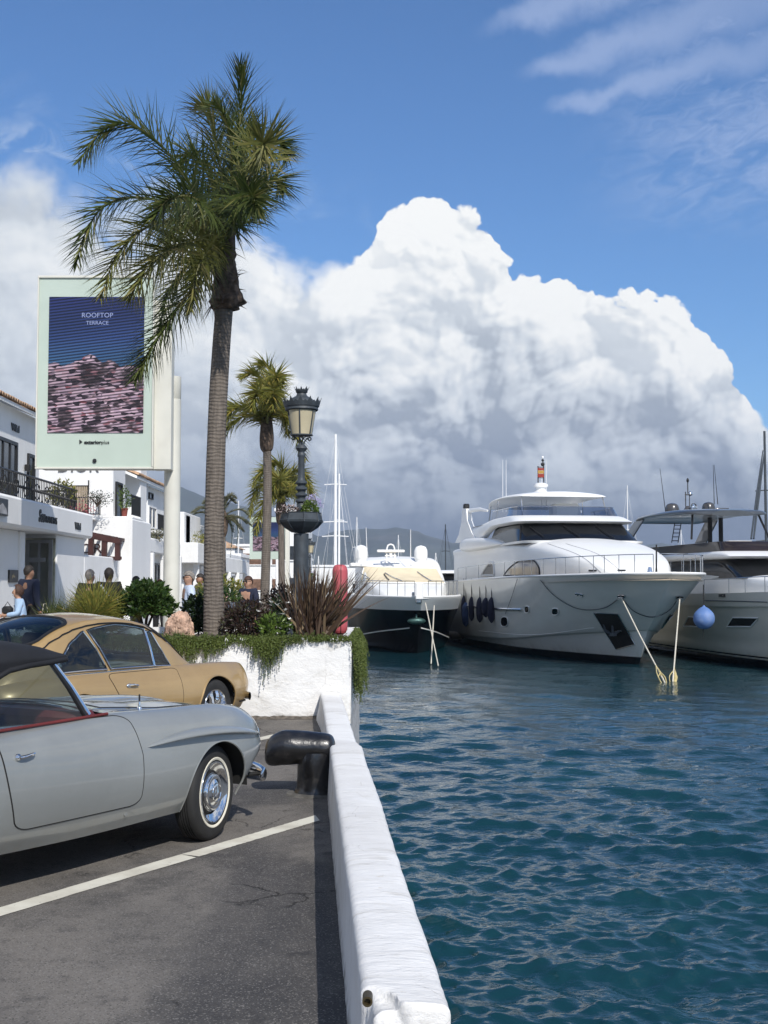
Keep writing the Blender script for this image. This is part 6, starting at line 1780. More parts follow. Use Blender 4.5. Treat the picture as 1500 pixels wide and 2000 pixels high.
# plaque and picture
mb = MB(); mb.box((-8.93, 30.85, 1.98), (.05, .72, .30)); pl = mb.build('plaque', M_black, A, smooth=False)
mb = MB(); 
for k in range(3): mb.box((-8.90, 30.8 + .08 * (k - 1), 1.97 + .03 * (k % 2)), (.01, .05, .09 - .02 * k))
mb.build('emblem', pm('brass', (.35, .30, .2), .4, .8), pl, smooth=False)
mb = MB(); mb.box((-8.38, 28.5 - .6, 3.48), (.06, 1.0, .38), bev=.01); pc_ = mb.build('picture_sign', M_black, A, smooth=False)
mb = MB(); mb.slab([(-8.345, 27.5, 3.33), (-8.345, 28.3, 3.33), (-8.345, 28.22, 3.45), (-8.345, 27.95, 3.56), (-8.345, 27.65, 3.47)], (.006, 0, 0)); mb.build('print', pm('grey_print', (.35, .35, .36), .8, var=.3), pc_, smooth=False)
def lat_text(parent, body_, px, py, Xp, size, **kw):
    Yp = Xp * FPX / (px - 750); z = P(px, py, Yp).z; mb = MB(); text_at(mb, body_, size, (Xp + .01, Yp, z), (0, 1, 0), (0, 0, 1), ext=.012, **kw); return mb.build('lettering', M_ink, parent, smooth=False)
fa = [o for o in A.children if o.name.startswith('fascia')][0]
lat_text(fa, "Sor", 74, 1018, -8.42, .42, sx=.95, align='LEFT', shear=.2, bold=.010)
lat_text(fa, "ARANERAS", 85, 1020, -8.42, .25, sx=1.0, align='LEFT', bold=.0)
lat_text(fa, "W&d", 145, 1033, -8.42, .26, sx=1.2, align='LEFT', bold=.010)
lat_text(upper, "W&d", 18, 839, -9.99, .26, sx=1.3, align='LEFT', bold=.010)
# upper floor doors and lamp
for pxa, pxb, za, zb in ((-14, 28, 3.85, 5.62), (50, 63, 3.85, 5.45)):
    ya, yb = -10.0 * FPX / (pxa - 750), -10.0 * FPX / (pxb - 750); win_lat(A, -9.99, ya, yb, za, zb, .09, M_iron, 2 if pxa < 0 else 0, 'balcony_door')
for ya in (25.5, 28.5): win_lat(A, -9.99, ya, ya + 1.3, 3.85, 5.6, .09, M_iron, 1, 'balcony_door')
mb = MB(); yl = -10 * FPX / (45 - 750); mb.box((-9.90, yl, 5.02), (.16, .14, .18), bev=.02); mb.build('wall_lamp', M_iron, A, smooth=False)
# balcony railing
def railing(parent, pts, z0, h, step, top=.03, m=M_iron, knots=True, r=.012):
    root = None
    mb = MB(); P3 = [Vector((x, y, z0 + h)) for x, y in pts]; mb.tube(P3, top, 6); root = mb.build('handrail', m, parent)
    mb = MB(); mb.tube([Vector((x, y, z0 + .07)) for x, y in pts], .016, 5); mb.build('bottom_rail', m, parent)
    me = None; w = WROOT.get(parent.name, Vector((0, 0, 0)))
    for (xa, ya), (xb, yb) in zip(pts[:-1], pts[1:]):
        L = math.hypot(xb - xa, yb - ya); n = max(1, int(L / step))
        for i in range(n):
            t = (i + .5) / n
            if me is None:
                mb = MB(); mb.tube([(0, 0, .07), (0, 0, h)], r, 5)
                if knots: mb.sphere((0, 0, h * .52), (.028, .028, .05), 6, 4)
                o = mb.build('baluster', m, None); me = o.data
            else: o = bpy.data.objects.new('baluster', me); COL.objects.link(o)
            o.parent = parent; o.location = Vector((xa + (xb - xa) * t, ya + (yb - ya) * t, z0)) - w
railing(A, [(-8.80, 22.0), (-8.80, 36.6), (-9.9, 36.75)], 3.80, .66, .155)
mb = MB(); 
for k in range(9):
    y = 28.6 + k * .95; pts = [(-8.80, y + .26 * math.cos(a), 4.12 + .20 * math.sin(a)) for a in np.linspace(0, 2 * PI, 14)]; mb.tube(pts, .016, 5, cap=False)
split_build(mb, 'rail_hoop', M_iron, A)
q = P(122, 957, 36.2); bush('balcony_shrub', (q.x, 36.2, 4.35), (.36, .35, .34), 500, .11, L_palm2, 'yellow green shrub behind the boutique balcony rail', seed=70, lump=.35)
q = P(150, 985, 38.8); bush('balcony_flowers', (q.x + .1, 38.6, 4.0), (.5, .25, .24), 260, .06, L_petal_r, 'deep red flowering climber between the boutique balcony and the fashion store', cat='flowers', seed=71, lump=.4, shell=.2)
# boundary wall in the shade
bw = thing('boundary_wall', (-8.75, 39.6, .2), 'low white boundary wall between the boutique and the pergola', 'wall', world_built=True)
blk(bw, 'wall', -8.95, -8.66, 37.01, 42.3, .20, 2.64)
# B: fashion store
B = thing('fashion_store_building', (-10.5, 43, 0), 'bright white fashion store facade with curtained balcony window and black lettering', 'building', world_built=True)
blk(B, 'lower_wall', -16, -8.27, 42.0, 45.4, .20, 3.95, bev=.05)
fw = blk(B, 'upper_wall', -16, -8.95, 42.15, 44.2, 3.94, 7.0, bev=.05)
blk(B, 'balcony_slab', P(152, 0, 42).x, P(204, 0, 42).x, 41.55, 42.1, 3.86, 3.99)
mb = MB(); text_at(mb, "DIOR", .62, (P(164, 0, 42.1).x, 42.14, P(164, 922, 42.1).z), (1, 0, 0), (0, 0, 1), ext=.02, sx=.92); mb.build('lettering', pm('grey_letters', (.12, .12, .12), .5), fw, smooth=False)
wx0, wx1 = P(143, 0, 42.1).x, P(186, 0, 42.1).x
w = win_front(B, 42.14, wx0, wx1, 3.99, P(0, 938, 42.1).z, .04, M_iron, 0, 'balcony_window', M_curtain)
mb = MB(); mb.box(((wx0 + wx1) / 2, 42.08, P(0, 943, 42.1).z), (wx1 - wx0 - .06, .05, .17)); bl = mb.build('blind_box', M_house, w, smooth=False)
for k in range(9):
    mb = MB(); x = wx0 + .05 + (wx1 - wx0 - .1) * (k + .5) / 9; mb.tube([(x, 42.11, 4.0), (x, 42.11, 5.0)], .030, 6, cap=False); mb.build('curtain_fold', M_curtain, w)
rl = thing('balcony_railing', (P(178, 0, 41.6).x, 41.6, 3.99), 'black barred balcony railing under the curtained window', 'railing', world_built=True)
railing(rl, [(P(150, 0, 41.6).x, 42.05), (P(150, 0, 41.6).x, 41.6), (P(203, 0, 41.6).x, 41.6), (P(203, 0, 41.6).x, 42.05)], 3.99, .62, .09, .022, knots=False, r=.010)
q = P(186, 968, 41.4); bush('balcony_flowers', (q.x + .1, 41.3, 4.55), (.42, .2, .26), 380, .07, L_dbush, 'dark climbing plant with pale blossoms over the fashion store balcony', cat='flowers', seed=73, lump=.45, shell=.2)
V, F = leaf_cloud((q.x - .3, 41.25, 4.6), (.8, .2, .22), 260, .04, 74, shell=.2, lump=.4); mb = MB(); mb.add(V, F); o = mb.build('blossoms', L_petal_p, bpy.data.objects['balcony_flowers.001'], smooth=False); o['kind'] = 'stuff'; 
w = win_lat(B, -8.94, 42.5, 43.5, 3.99, 5.2, .07, M_iron, 0, 'side_window')
blk(B, 'balcony_slab', -8.96, -8.30, 42.2, 44.0, 3.93, 4.02)
rl = thing('balcony_railing', (-8.4, 43, 4.0), 'small black balcony railing with a red pot beside it', 'railing', world_built=True)
railing(rl, [(-8.36, 42.3), (-8.36, 43.9)], 4.02, .72, .07, .02, knots=False)
pot = thing('plant_pot', (-8.62, 42.45, 4.02), 'terracotta pot with a bright green plant on the small balcony', 'plant pot', world_built=True)
mb = MB(); mb.lathe([(0, 4.02), (.08, 4.02), (.11, 4.25), (.12, 4.25), (.12, 4.30), (.10, 4.30), (.10, 4.26), (0, 4.26)], c=(-8.62, 42.45, 0), seg=16); mb.build('pot', M_terra, pot)
V, F = leaf_cloud((-8.62, 42.45, 4.6), (.2, .2, .34), 260, .10, 75, lump=.3); mb = MB(); mb.add(V, F); mb.build('foliage', L_green, pot, smooth=False)['kind'] = 'stuff'
# pergola with sign board
pg = thing('pergola', (-9.0, 40.6, .2), 'oxblood red timber pergola in front of the white sign board', 'pergola', world_built=True)
def pp_(px, py, Y): return P(px, py, Y)
for px in (178, 204, 230):
    a = pp_(px, 1092, 41.0); b_ = pp_(px, 1046 + (px - 178) * .2, 41.0); mb = MB(); mb.box(((a.x + b_.x) / 2, 41.0, (a.z + b_.z) / 2), (.16, .16, b_.z - a.z + .1)); mb.build('post', M_red, pg, smooth=False)
a = pp_(150, 1040, 41.0); b_ = pp_(236, 1057, 41.0); mb = MB(); mb.slab([(a.x, 40.9, a.z - .12), (b_.x, 40.9, b_.z - .10), (b_.x, 40.9, b_.z + .06), (a.x, 40.9, a.z + .14)], (0, .25, 0)); mb.build('beam', M_red, pg, smooth=False)
for k in range(6):
    t = (k + .5) / 6; q = a.lerp(b_, t); mb = MB(); mb.box((q.x, 41.5, q.z + .05), (.08, 1.1, .10)); mb.build('rafter', M_red, pg, smooth=False)
mb = MB(); mb.box((a.lerp(b_, .55).x, 41.02, pp_(0, 1090, 41.0).z), (b_.x - a.x - .1, .14, .10)); mb.build('lower_beam', M_red, pg, smooth=False)
sg_ = thing('store_sign', (-9.5, 41.8, 2.9), 'white sign board lettered in thin dark capitals behind the pergola', 'sign', world_built=True)
q0, q1 = P(150, 1086, 41.9), P(216, 1056, 41.9); mb = MB(); mb.box(((q0.x + q1.x) / 2, 41.93, (q0.z + q1.z) / 2), (q1.x - q0.x, .08, q1.z - q0.z)); sb = mb.build('board', M_house, sg_, smooth=False)
mb = MB(); text_at(mb, "DIOR", .46, (P(176, 0, 41.88).x, 41.87, q0.z + .09), (1, 0, 0), (0, 0, 1), ext=.01, sx=1.15, bold=-.002)
for dx in (-.51, -.30, -.02, .30): pass
mb.build('lettering', pm('dark_red_letters', (.06, .03, .03), .6), sb, smooth=False)
# C: gabled house behind with tile roof and overhanging canopy
Cb = thing('gabled_building', (-9.5, 49, 0), 'white house with clay tile eaves, small black balcony and projecting canopy behind the billboard pole', 'building', world_built=True)
blk(Cb, 'wall', -14, -8.66, 45.4, 46.6, .20, 6.0, bev=.04)
blk(Cb, 'wall', -14, -8.90, 46.61, 53.5, .20, 5.5, bev=.04)
tile_roof(Cb, -11.6, -8.60, 44.4, 53.6, 5.56, .42, 0)
win_lat(Cb, -8.89, 48.2, 49.0, 5.0, 5.25, .04, M_iron, 0, 'vent_window'); win_lat(Cb, -8.89, 48.1, 49.7, 3.9, 4.75, .06, M_house, 1, 'window'); win_lat(Cb, -8.89, 46.9, 47.5, 3.4, 4.8, .05, M_house, 0, 'window')
mb = MB(); mb.tube([(-8.86, 47.7, 3.2), (-8.86, 47.7, 5.5)], .05, 6); mb.build('downpipe', M_house, Cb)
blk(Cb, 'canopy', -9.5, P(297, 0, 45.0).x, 45.0, 52.5, 2.90, 3.45, bev=.05)
for i, y in enumerate((45.6, 48.6, 51.8)): blk(Cb, 'column', -8.50, -8.22, y, y + .28, .20, 2.905, bev=.02)
for y in (47.0, 49.2, 50.9): win_lat(Cb, -8.895, y, y + 1.4, .4, 2.6, .07, M_stonegrey, 1, 'shop_window')
rl = thing('balcony_railing', (-8.5, 48.4, 3.45), 'black balcony railing above the white canopy beside the billboard pole', 'railing', world_built=True)
railing(rl, [(-8.35, 47.2), (-8.35, 50.2)], 3.75, .62, .08, .02, knots=False)
blk(rl, 'ledge', -8.95, -8.3, 47.1, 50.3, 3.66, 3.76)
q = P(290, 1042, 46.5); bush('roof_shrub', (-8.4, 47.6, 3.60), (.30, 1.3, .18), 500, .09, L_date, 'dry straw coloured planting along the white canopy roof', cat='shrub', seed=77, lump=.3)
# D: terraces further on
Dd = thing('terraced_building', (-10, 66, 0), 'white terraced shops with stepped roof line right of the billboard pole', 'building', world_built=True)
for k, (x1, ya, yb, z0, z1) in enumerate(((-8.9, 57, 62, .2, 5.0), (-9.4, 62, 67, .2, 4.6), (-9.1, 67, 74, .2, 4.2), (-8.1, 56, 66, 2.7, 3.6), (-8.3, 67, 78, 2.4, 3.2), (-9.3, 74.1, 84, .2, 3.6))): blk(Dd, 'canopy' if z0 > 1 else 'wall', -14, x1 - .013 * k, ya, yb, z0, z1)
for y in (58, 60.5, 63.5, 68.5, 71.5, 76, 79): win_lat(Dd, -8.87 if y < 62 else (-9.40 if y < 67 else (-9.11 if y < 74 else -9.35)), y, y + 1.4, .5, 2.3, .08, M_stonegrey, 0, 'shop_window')
for k in range(6): blk(Dd, 'parapet_step', -9.6, -8.9 - .2 * (k % 2), 57.5 + k * 2.7, 58.7 + k * 2.7, 3.6, 4.9 - .12 * k - .25 * (k % 2), bev=.02)
for k, y in enumerate((57, 61, 65, 69, 73, 77)): blk(Dd, 'column', -8.5, -8.25, y, y + .3, .2, 2.72 if y < 66 else 2.42, bev=.02)
q = P(352, 1040, 60); bush('roof_shrub', (-9.0, 61, 3.9), (.5, 2.2, .32), 700, .12, L_palm2, 'green plants along the terrace roof right of the pole', cat='shrub', seed=78, lump=.4)
# distant houses between the trunks
def house(loc, w, d, h, label, wins=2, brown=False, group=None, rz=0, roof=None):
    r = thing('white_house', loc, label, 'building', group, rz=rz)
    mb = MB(); mb.box((0, 0, h / 2), (w, d, h), bev=.05); mb.build('wall', M_house, r, smooth=False)
    if roof is not None: mb = MB(); mb.prism([(-w / 2 - .3, 0), (w / 2 + .3, 0), (0, roof)], -d / 2 - .3, d / 2 + .3); [None]; mb.v = [np.array([(p[0], p[2], h + p[1] + .001) for p in v]) for v in mb.v]; mb.build('roof', M_tile, r, smooth=False, fixn=True)
    else: mb = MB(); mb.box((0, 0, h + .15), (w + .3, d + .3, .3), bev=.03); mb.build('roof', M_house, r, smooth=False)
    for fl in range(max(1, int(h / 3))):
        for k in range(wins):
            x = -w / 2 + w * (k + .5) / wins; mb = MB(); mb.box((x, -d / 2 - .03, 1.7 + fl * 2.9), (w / wins * .62, .08, 1.25)); wn = mb.build('window', M_win if not brown else pm('brown_shutter', (.16, .09, .06), .8, var=.3), r, smooth=False)
            mb = MB(); mb.box((x, -d / 2 - .09, 1.02 + fl * 2.9), (w / wins * .7, .12, .1)); mb.build('sill', M_house, wn, smooth=False)
    return r
q = P(415, 1100, 110); house((q.x, 110, .0), 5.5, 8, 4.0, 'low white house just right of the tall trunk', 3, roof=None)
q = P(440, 1100, 140); house((q.x - 1.5, 140, .0), 6.0, 8, 5.6, 'white gabled boathouse behind the low one beside the tall trunk', 2, roof=1.4)
q = P(500, 1100, 150); house((q.x, 150, .0), 10, 9, 6.0, 'long white building with brown shutters under the distant billboard', 3, True)
q = P(545, 1100, 165); house((q.x, 165, .0), 8, 9, 4.8, 'white block with brown shutters right of the second palm trunk', 3, True)
q = P(575, 1100, 120); house((q.x, 120, .0), 3.0, 6, 8.4, 'tall narrow white tower block behind the lamp basket', 1)
q = P(640, 1100, 175); house((q.x, 175, -.5), 12, 8, 4.5, 'white quay side building left of the sailing masts', 4)
proto = None; rs_ = random.Random(17)
for k in range(70):
    px = rs_.uniform(340, 1500); Y = rs_.uniform(900, 2200) if px > 560 else rs_.uniform(700, 1700); py = rs_.uniform(1112, 1128)
    p = P(px, py + 6, Y)
    if proto is None:
        proto = bpy.data.objects.new('hillside_house', None); COL.objects.link(proto); tag(proto, 'tiny white house at the foot of the mountains', 'building', 'white houses at the foot of the mountains')
        mb = MB(); mb.box((0, 0, 3), (11, 9, 6)); mb.build('wall', M_house, proto, smooth=False); mb = MB(); mb.prism([(-6, 0), (6, 0), (0, 2.2)], -5, 5); mb.v = [np.array([(p_[0], p_[2], 6.01 + p_[1]) for p_ in v]) for v in mb.v]; mb.build('roof', M_tile, proto, smooth=False, fixn=True); o = proto
    else: o = dup(proto)
    s_ = rs_.uniform(.6, 1.5); o.location = (p.x, Y, p.z - 5); o.scale = (s_ * rs_.uniform(.7, 1.8), s_, s_ * 1.0); o.rotation_euler = (0, 0, rs_.uniform(-.6, .6))

# ------------------------------------------------------------------ people
M_skin = pm('skin', (.42, .24, .16), .55, var=.08, vscale=20)
M_skin2 = pm('skin_tanned', (.30, .16, .10), .55, var=.08, vscale=20)
M_skin3 = pm('skin_dark', (.085, .045, .03), .5, var=.1, vscale=20)
def skinmesh(name, verts, edges, radii, m, parent, sub=1, root=0):
    me = bpy.data.meshes.new(name); me.from_pydata(verts, edges, []); o = bpy.data.objects.new(name, me); COL.objects.link(o)
    sk = o.modifiers.new('s', 'SKIN'); sk.use_smooth_shade = True
    lay = me.skin_vertices[0].data
    for i, r in enumerate(radii):
        lay[i].radius = (r, r) if np.isscalar(r) else r
        lay[i].use_root = (i == root)
    ss = o.modifiers.new('u', 'SUBSURF'); ss.levels = sub; ss.render_levels = sub
    dg = bpy.context.evaluated_depsgraph_get(); nm = bpy.data.meshes.new_from_object(o.evaluated_get(dg)); nm.name = name
    bpy.data.objects.remove(o); bpy.data.meshes.remove(me)
    nm.materials.clear(); nm.materials.append(m)
    for p in nm.polygons: p.use_smooth = True
    o = bpy.data.objects.new(name, nm); COL.objects.link(o); o.parent = parent
    return o
def person(px, top_py, Y, rz, label, top_m, bot_m, hair_m, skin=None, ground=.25, H=None, hair='short', glasses=False, pose='stand', stride=.12, arms='down', build=1.0, px_off=0):
    skin = skin or M_skin
    b = P(px, top_py, Y); Ht = (b.z - ground) if H is None else H
    root = thing('person', (b.x, Y, ground), label, 'person', rz=rz); k = Ht / 1.76
    if pose == 'stand':
        J = dict(pelvis=(0, 0, .95), belly=(0, .0, 1.10), chest=(0, .0, 1.32), neck=(0, .005, 1.50), jaw=(0, -.015, 1.565), head=(0, -.005, 1.645), crown=(0, .015, 1.715), nose=(0, -.115, 1.625), earL=(.085, 0, 1.63), earR=(-.085, 0, 1.63),
                 shL=(.185, 0, 1.455), shR=(-.185, 0, 1.455), hipL=(.09, 0, .92), hipR=(-.09, 0, .92), kneeL=(.10, -.02 - stride * .4, .50), kneeR=(-.10, -.02 + stride * .3, .50), ankL=(.10, .02 - stride, .09), ankR=(-.10, .02 + stride, .09), toeL=(.115, -.15 - stride, .035), toeR=(-.115, -.15 + stride, .035))
        if arms == 'down': J.update(elL=(.235, .03, 1.14), elR=(-.235, .03, 1.14), wrL=(.245, -.05, .90), wrR=(-.245, -.05, .90))
        else: J.update(elL=(.25, .06, 1.15), elR=(-.25, .06, 1.15), wrL=(.10, -.20, 1.10), wrR=(-.10, -.20, 1.10))
    else:
        J = dict(pelvis=(0, 0, .93), belly=(0, -.01, 1.06), chest=(0, -.04, 1.24), neck=(0, -.05, 1.38), jaw=(0, -.085, 1.445), head=(0, -.085, 1.52), crown=(0, -.06, 1.59), nose=(0, -.19, 1.495), earL=(.08, -.08, 1.51), earR=(-.08, -.08, 1.51),
                 shL=(.155, -.03, 1.32), shR=(-.155, -.03, 1.32), hipL=(.09, -.02, .90), hipR=(-.09, -.02, .90), kneeL=(.10, -.42, .90), kneeR=(-.09, -.40, .93), ankL=(.12, -.40, .48), ankR=(.0, -.50, .55), toeL=(.13, -.54, .44), toeR=(.02, -.64, .52),
                 elL=(.22, -.06, 1.08), elR=(-.22, -.06, 1.08), wrL=(.10, -.28, 1.05), wrR=(-.10, -.30, 1.05))
        k = 1.0 * (Ht / 1.60)
    R = dict(pelvis=(.155 * build, .12), belly=(.145 * build, .115), chest=(.155 * build, .115), neck=.050, jaw=(.070, .078), head=(.083, .098), crown=(.058, .07), nose=.014, earL=.02, earR=.02, shL=.062, shR=.062, hipL=.09, hipR=.09, kneeL=.06, kneeR=.06, ankL=.042, ankR=.042, toeL=.035, toeR=.035, elL=.045, elR=.045, wrL=.03, wrR=.03)
    E = [('pelvis', 'belly'), ('belly', 'chest'), ('chest', 'neck'), ('neck', 'jaw'), ('jaw', 'head'), ('head', 'crown'), ('head', 'nose'), ('head', 'earL'), ('head', 'earR'), ('chest', 'shL'), ('chest', 'shR'), ('shL', 'elL'), ('shR', 'elR'), ('elL', 'wrL'), ('elR', 'wrR'),
         ('pelvis', 'hipL'), ('pelvis', 'hipR'), ('hipL', 'kneeL'), ('hipR', 'kneeR'), ('kneeL', 'ankL'), ('kneeR', 'ankR'), ('ankL', 'toeL'), ('ankR', 'toeR')]
    for s_ in 'LR':        # palm and five fingers
        w = Vector(J['wr' + s_]); e = Vector(J['el' + s_]); d = (w - e).normalized(); sd = d.cross(Vector((0, 1, 0) if abs(d.y) < .8 else (0, 0, 1))).normalized() * (1 if s_ == 'L' else -1)
        J['pa' + s_] = tuple(w + d * .07); R['pa' + s_] = (.036, .018); E.append(('wr' + s_, 'pa' + s_))
        for f in range(4):
            n1, n2 = f'f{f}a' + s_, f'f{f}b' + s_; o_ = sd.cross(d) * (f - 1.5) * .019
            J[n1] = tuple(w + d * (.115 + .006 * (1.5 - abs(f - 1.5))) + o_); J[n2] = tuple(w + d * (.155 + .01 * (1.5 - abs(f - 1.5))) + o_ - sd * .02); R[n1] = .0095; R[n2] = .008; E += [('pa' + s_, n1), (n1, n2)]
        n1 = 'th' + s_; J[n1] = tuple(w + d * .085 + sd.cross(d) * -.05); R[n1] = .011; E.append(('wr' + s_, n1))
    def graph(names, edges, grow, name, m, sub=1):
        ids = {n: i for i, n in enumerate(names)}
        vs = [tuple(Vector(J[n]) * k) for n in names]; rr = []
        for n in names:
            r = R[n]; r = (r, r) if np.isscalar(r) else r; g_ = grow if np.isscalar(grow) else grow.get(n, grow['*']); rr.append(((r[0] + g_) * k, (r[1] + g_) * k))
        return skinmesh(name, vs, [(ids[a_], ids[b_]) for a_, b_ in edges if a_ in ids and b_ in ids], rr, m, root, sub)
    graph(list(J.keys()), E, 0.0, 'body', skin, 2 if Y < 27 else 1)
    J['neck2'] = tuple(Vector(J['chest']).lerp(Vector(J['neck']), .93)); R['neck2'] = .058
    graph(['pelvis', 'belly', 'chest', 'neck2', 'shL', 'shR', 'elL', 'elR', 'wrL', 'wrR'], E + [('chest', 'neck2')], {'*': .016, 'shL': .022, 'shR': .022, 'pelvis': .022}, 'shirt', top_m, 2)
    graph(['pelvis', 'hipL', 'hipR', 'kneeL', 'kneeR', 'ankL', 'ankR'], E, {'*': .018, 'pelvis': .010, 'ankL': .030, 'ankR': .030}, 'trousers', bot_m, 2)
    for s_ in 'LR':
        a_, t_ = Vector(J['ank' + s_]), Vector(J['toe' + s_]); mb = MB(); c = (a_ + t_) / 2; mb.sphere(tuple(Vector((c.x, c.y, t_.z + .015)) * k), (.052 * k, .15 * k, .055 * k), 12, 8); mb.build('shoe', M_trim, root)
    h = Vector(J['head']) * k
    mb = MB(); G = []
    full = {'short': (.30, 1.0), 'long': (-.5, 1.12), 'bald': (.0, 1.0)}[hair]
    if hair != 'bald':
        for i in range(20):
            a_ = 2 * PI * i / 20; row = []
            back = max(0, math.sin(a_)); low = .30 - back * 1.0 if hair == 'short' else (-.95 * (.35 + .65 * back) + (1.25 if math.sin(a_) < -.5 else 0))
            for t in np.linspace(0, 1, 8):
                e = low + (PI / 2 - low) * t; s_ = 1 + .05 * mno.noise(Vector((math.cos(a_) * 3, math.sin(a_) * 3, e * 3 + px)))
                rr_ = (1.07 if hair == 'short' else 1.28) * s_
                row.append(tuple(h + Vector((.088 * rr_ * math.cos(a_) * math.cos(e), .104 * rr_ * math.sin(a_) * math.cos(e) + .008, .112 * rr_ * math.sin(e) + .012)) * k))
            G.append(row)
        mb.grid(np.array(G), closeu=True); mb.build('hair', hair_m, root, angle=180)
    else:
        mb.grid(np.array([[tuple(h + Vector((.092 * math.cos(a_) * math.cos(e), .107 * math.sin(a_) * math.cos(e) + .008, .10 * math.sin(e) + .01)) * k) for e in np.linspace(-.45, .45, 5)] for a_ in np.linspace(-.15, PI + .15, 14)])); mb.build('hair', hair_m, root, angle=180)
    nz = Vector(J['nose']) * k
    for s_ in (-1, 1):
        mb = MB(); mb.sphere(tuple(nz + Vector((s_ * .033, .022, .028)) * k), (.013 * k, .008 * k, .008 * k), 8, 6); mb.build('eye', M_trim, root)
    mb = MB(); mb.sphere(tuple(nz + Vector((0, .022, -.045)) * k), (.022 * k, .008 * k, .006 * k), 8, 5); mb.build('mouth', pm('lips', (.28, .10, .08), .5), root)
    if glasses:
        mb = MB()
        for s_ in (-1, 1): mb.sphere(tuple(nz + Vector((s_ * .034, .012, .03)) * k), (.030 * k, .008 * k, .022 * k), 12, 6); mb.tube([nz + Vector((s_ * .062, .012, .035)) * k, nz + Vector((s_ * .088, .11, .03)) * k], .004, 4)
        mb.tube([nz + Vector((-.06, .012, .036)) * k, nz + Vector((.06, .012, .036)) * k], .005, 4); mb.build('sunglasses', M_black, root)
    return root
C_ = lambda n, c, **k: pm('cloth_' + n, c, .9, var=.15, vscale=6, bump=.004, bscale=9, **k)
c_navy = C_('navy', (.016, .021, .045)); c_black = C_('black', (.010, .010, .011)); c_lblue = C_('light_blue', (.52, .60, .74)); c_jeans = C_('jeans', (.06, .08, .13)); c_grey = C_('grey', (.12, .12, .12)); c_blue = C_('blue', (.035, .05, .12)); c_sky = C_('sky_jacket', (.36, .50, .68))
h_grey = pm('hair_grey', (.20, .18, .16), .8, var=.3, vscale=30); h_dark = pm('hair_dark', (.02, .015, .012), .7, var=.3, vscale=30); h_brown = pm('hair_brown', (.055, .025, .015), .7, var=.3, vscale=30)
person(369, 1116, 23.4, rad(-72), 'balding man in a pale blue shirt and sunglasses looking left, beside the tall trunk', c_lblue, c_jeans, h_grey, M_skin, hair='short', glasses=True, build=1.12)
person(485, 1126, 26.0, rad(-35), 'man in a navy zip jacket and sunglasses right of the tall trunk', c_navy, c_jeans, h_brown, M_skin, hair='short', glasses=True, build=1.08)
person(391, 1121, 30.5, rad(-60), 'dark haired person in grey partly hidden by the tall trunk', c_grey, c_black, h_dark, M_skin2, hair='short')
person(176, 1113, 25.2, rad(172), 'grey haired person in a black jacket seen from behind through the fan palm', c_black, c_black, h_grey, M_skin, hair='short', build=1.1)
pn = person(213, 1110, 25.2, rad(190), 'dark haired man in black with a white strap across his back', c_black, c_black, h_dark, M_skin3, hair='short', build=1.05)
mb = MB(); mb.tube([(.15, .10, 1.52), (.06, .175, 1.40), (-.06, .19, 1.22), (-.17, .15, 1.05)], .020, 6); mb.build('strap', C_('white', (.7, .7, .68)), pn)
mn = person(57, 1105, 26.2, rad(150), 'tall man in a dark jacket walking away past the boutique door', c_navy, c_black, h_dark, M_skin2, hair='short', build=1.15)
person(266, 1126, 31, rad(150), 'person in a navy jacket bending behind the round bush', c_navy, c_jeans, h_dark, M_skin2, hair='short')
person(312, 1134, 33, rad(20), 'brown haired person just left of the billboard pole', c_grey, c_black, h_brown, M_skin, hair='long')
person(430, 1126, 46, rad(0), 'small distant dark haired figure in a pink top left of the sunglasses man', C_('pink', (.5, .3, .28)), c_black, h_dark, M_skin, hair='short')
wm = person(42, 1148, 24.0, rad(-75), 'seated woman in a light blue jacket with brown hair looking at what she holds', c_sky, c_black, h_brown, M_skin, hair='long', pose='sit', ground=.25)
mb = MB(); mb.box((.0, -.30, 1.10), (.16, .10, .10), bev=.03); 
bq = thing('handbag', tuple(wm.location + Vector((-.26, .02, 1.05))), 'small black bag in the lap of the seated woman', 'bag'); mb = MB(); mb.box((0, 0, 0), (.20, .14, .16), bev=.04); mb.build('pouch', M_trim, bq); mb = MB(); mb.tube([(-.06, 0, .07), (0, 0, .16), (.06, 0, .07)], .008, 5); mb.build('strap', M_trim, bq)
st = thing('stool', (wm.location.x, wm.location.y, .25), 'high stool under the seated woman', 'stool'); mb = MB(); mb.lathe([(0, .80), (.19, .80), (.20, .83), (.19, .86), (0, .86)], seg=18); mb.build('seat', C_('white', (.7, .7, .68)), st)
for k in range(4):
    a_ = PI / 4 + k * PI / 2; mb = MB(); mb.tube([(.12 * math.cos(a_), .12 * math.sin(a_), .81), (.20 * math.cos(a_), .20 * math.sin(a_), 0)], .018, 6); mb.build('leg', M_creamp, st)
bg = thing('paper_bag', (P(89, 1180, 25.6).x, 25.6, .85), 'brown paper shopping bag with white cord handles hanging beside the walking man', 'bag'); mb = MB(); mb.box((0, 0, .16), (.24, .12, .34), bev=.01); mb.build('bag_body', pm('kraft_paper', (.40, .25, .13), .9, var=.1), bg, smooth=False)
mb = MB(); mb.tube([(-.06, -.03, .33), (-.03, -.03, .55), (.03, -.03, .55), (.06, -.03, .33)], .007, 5); mb.build('handle', M_rope, bg)
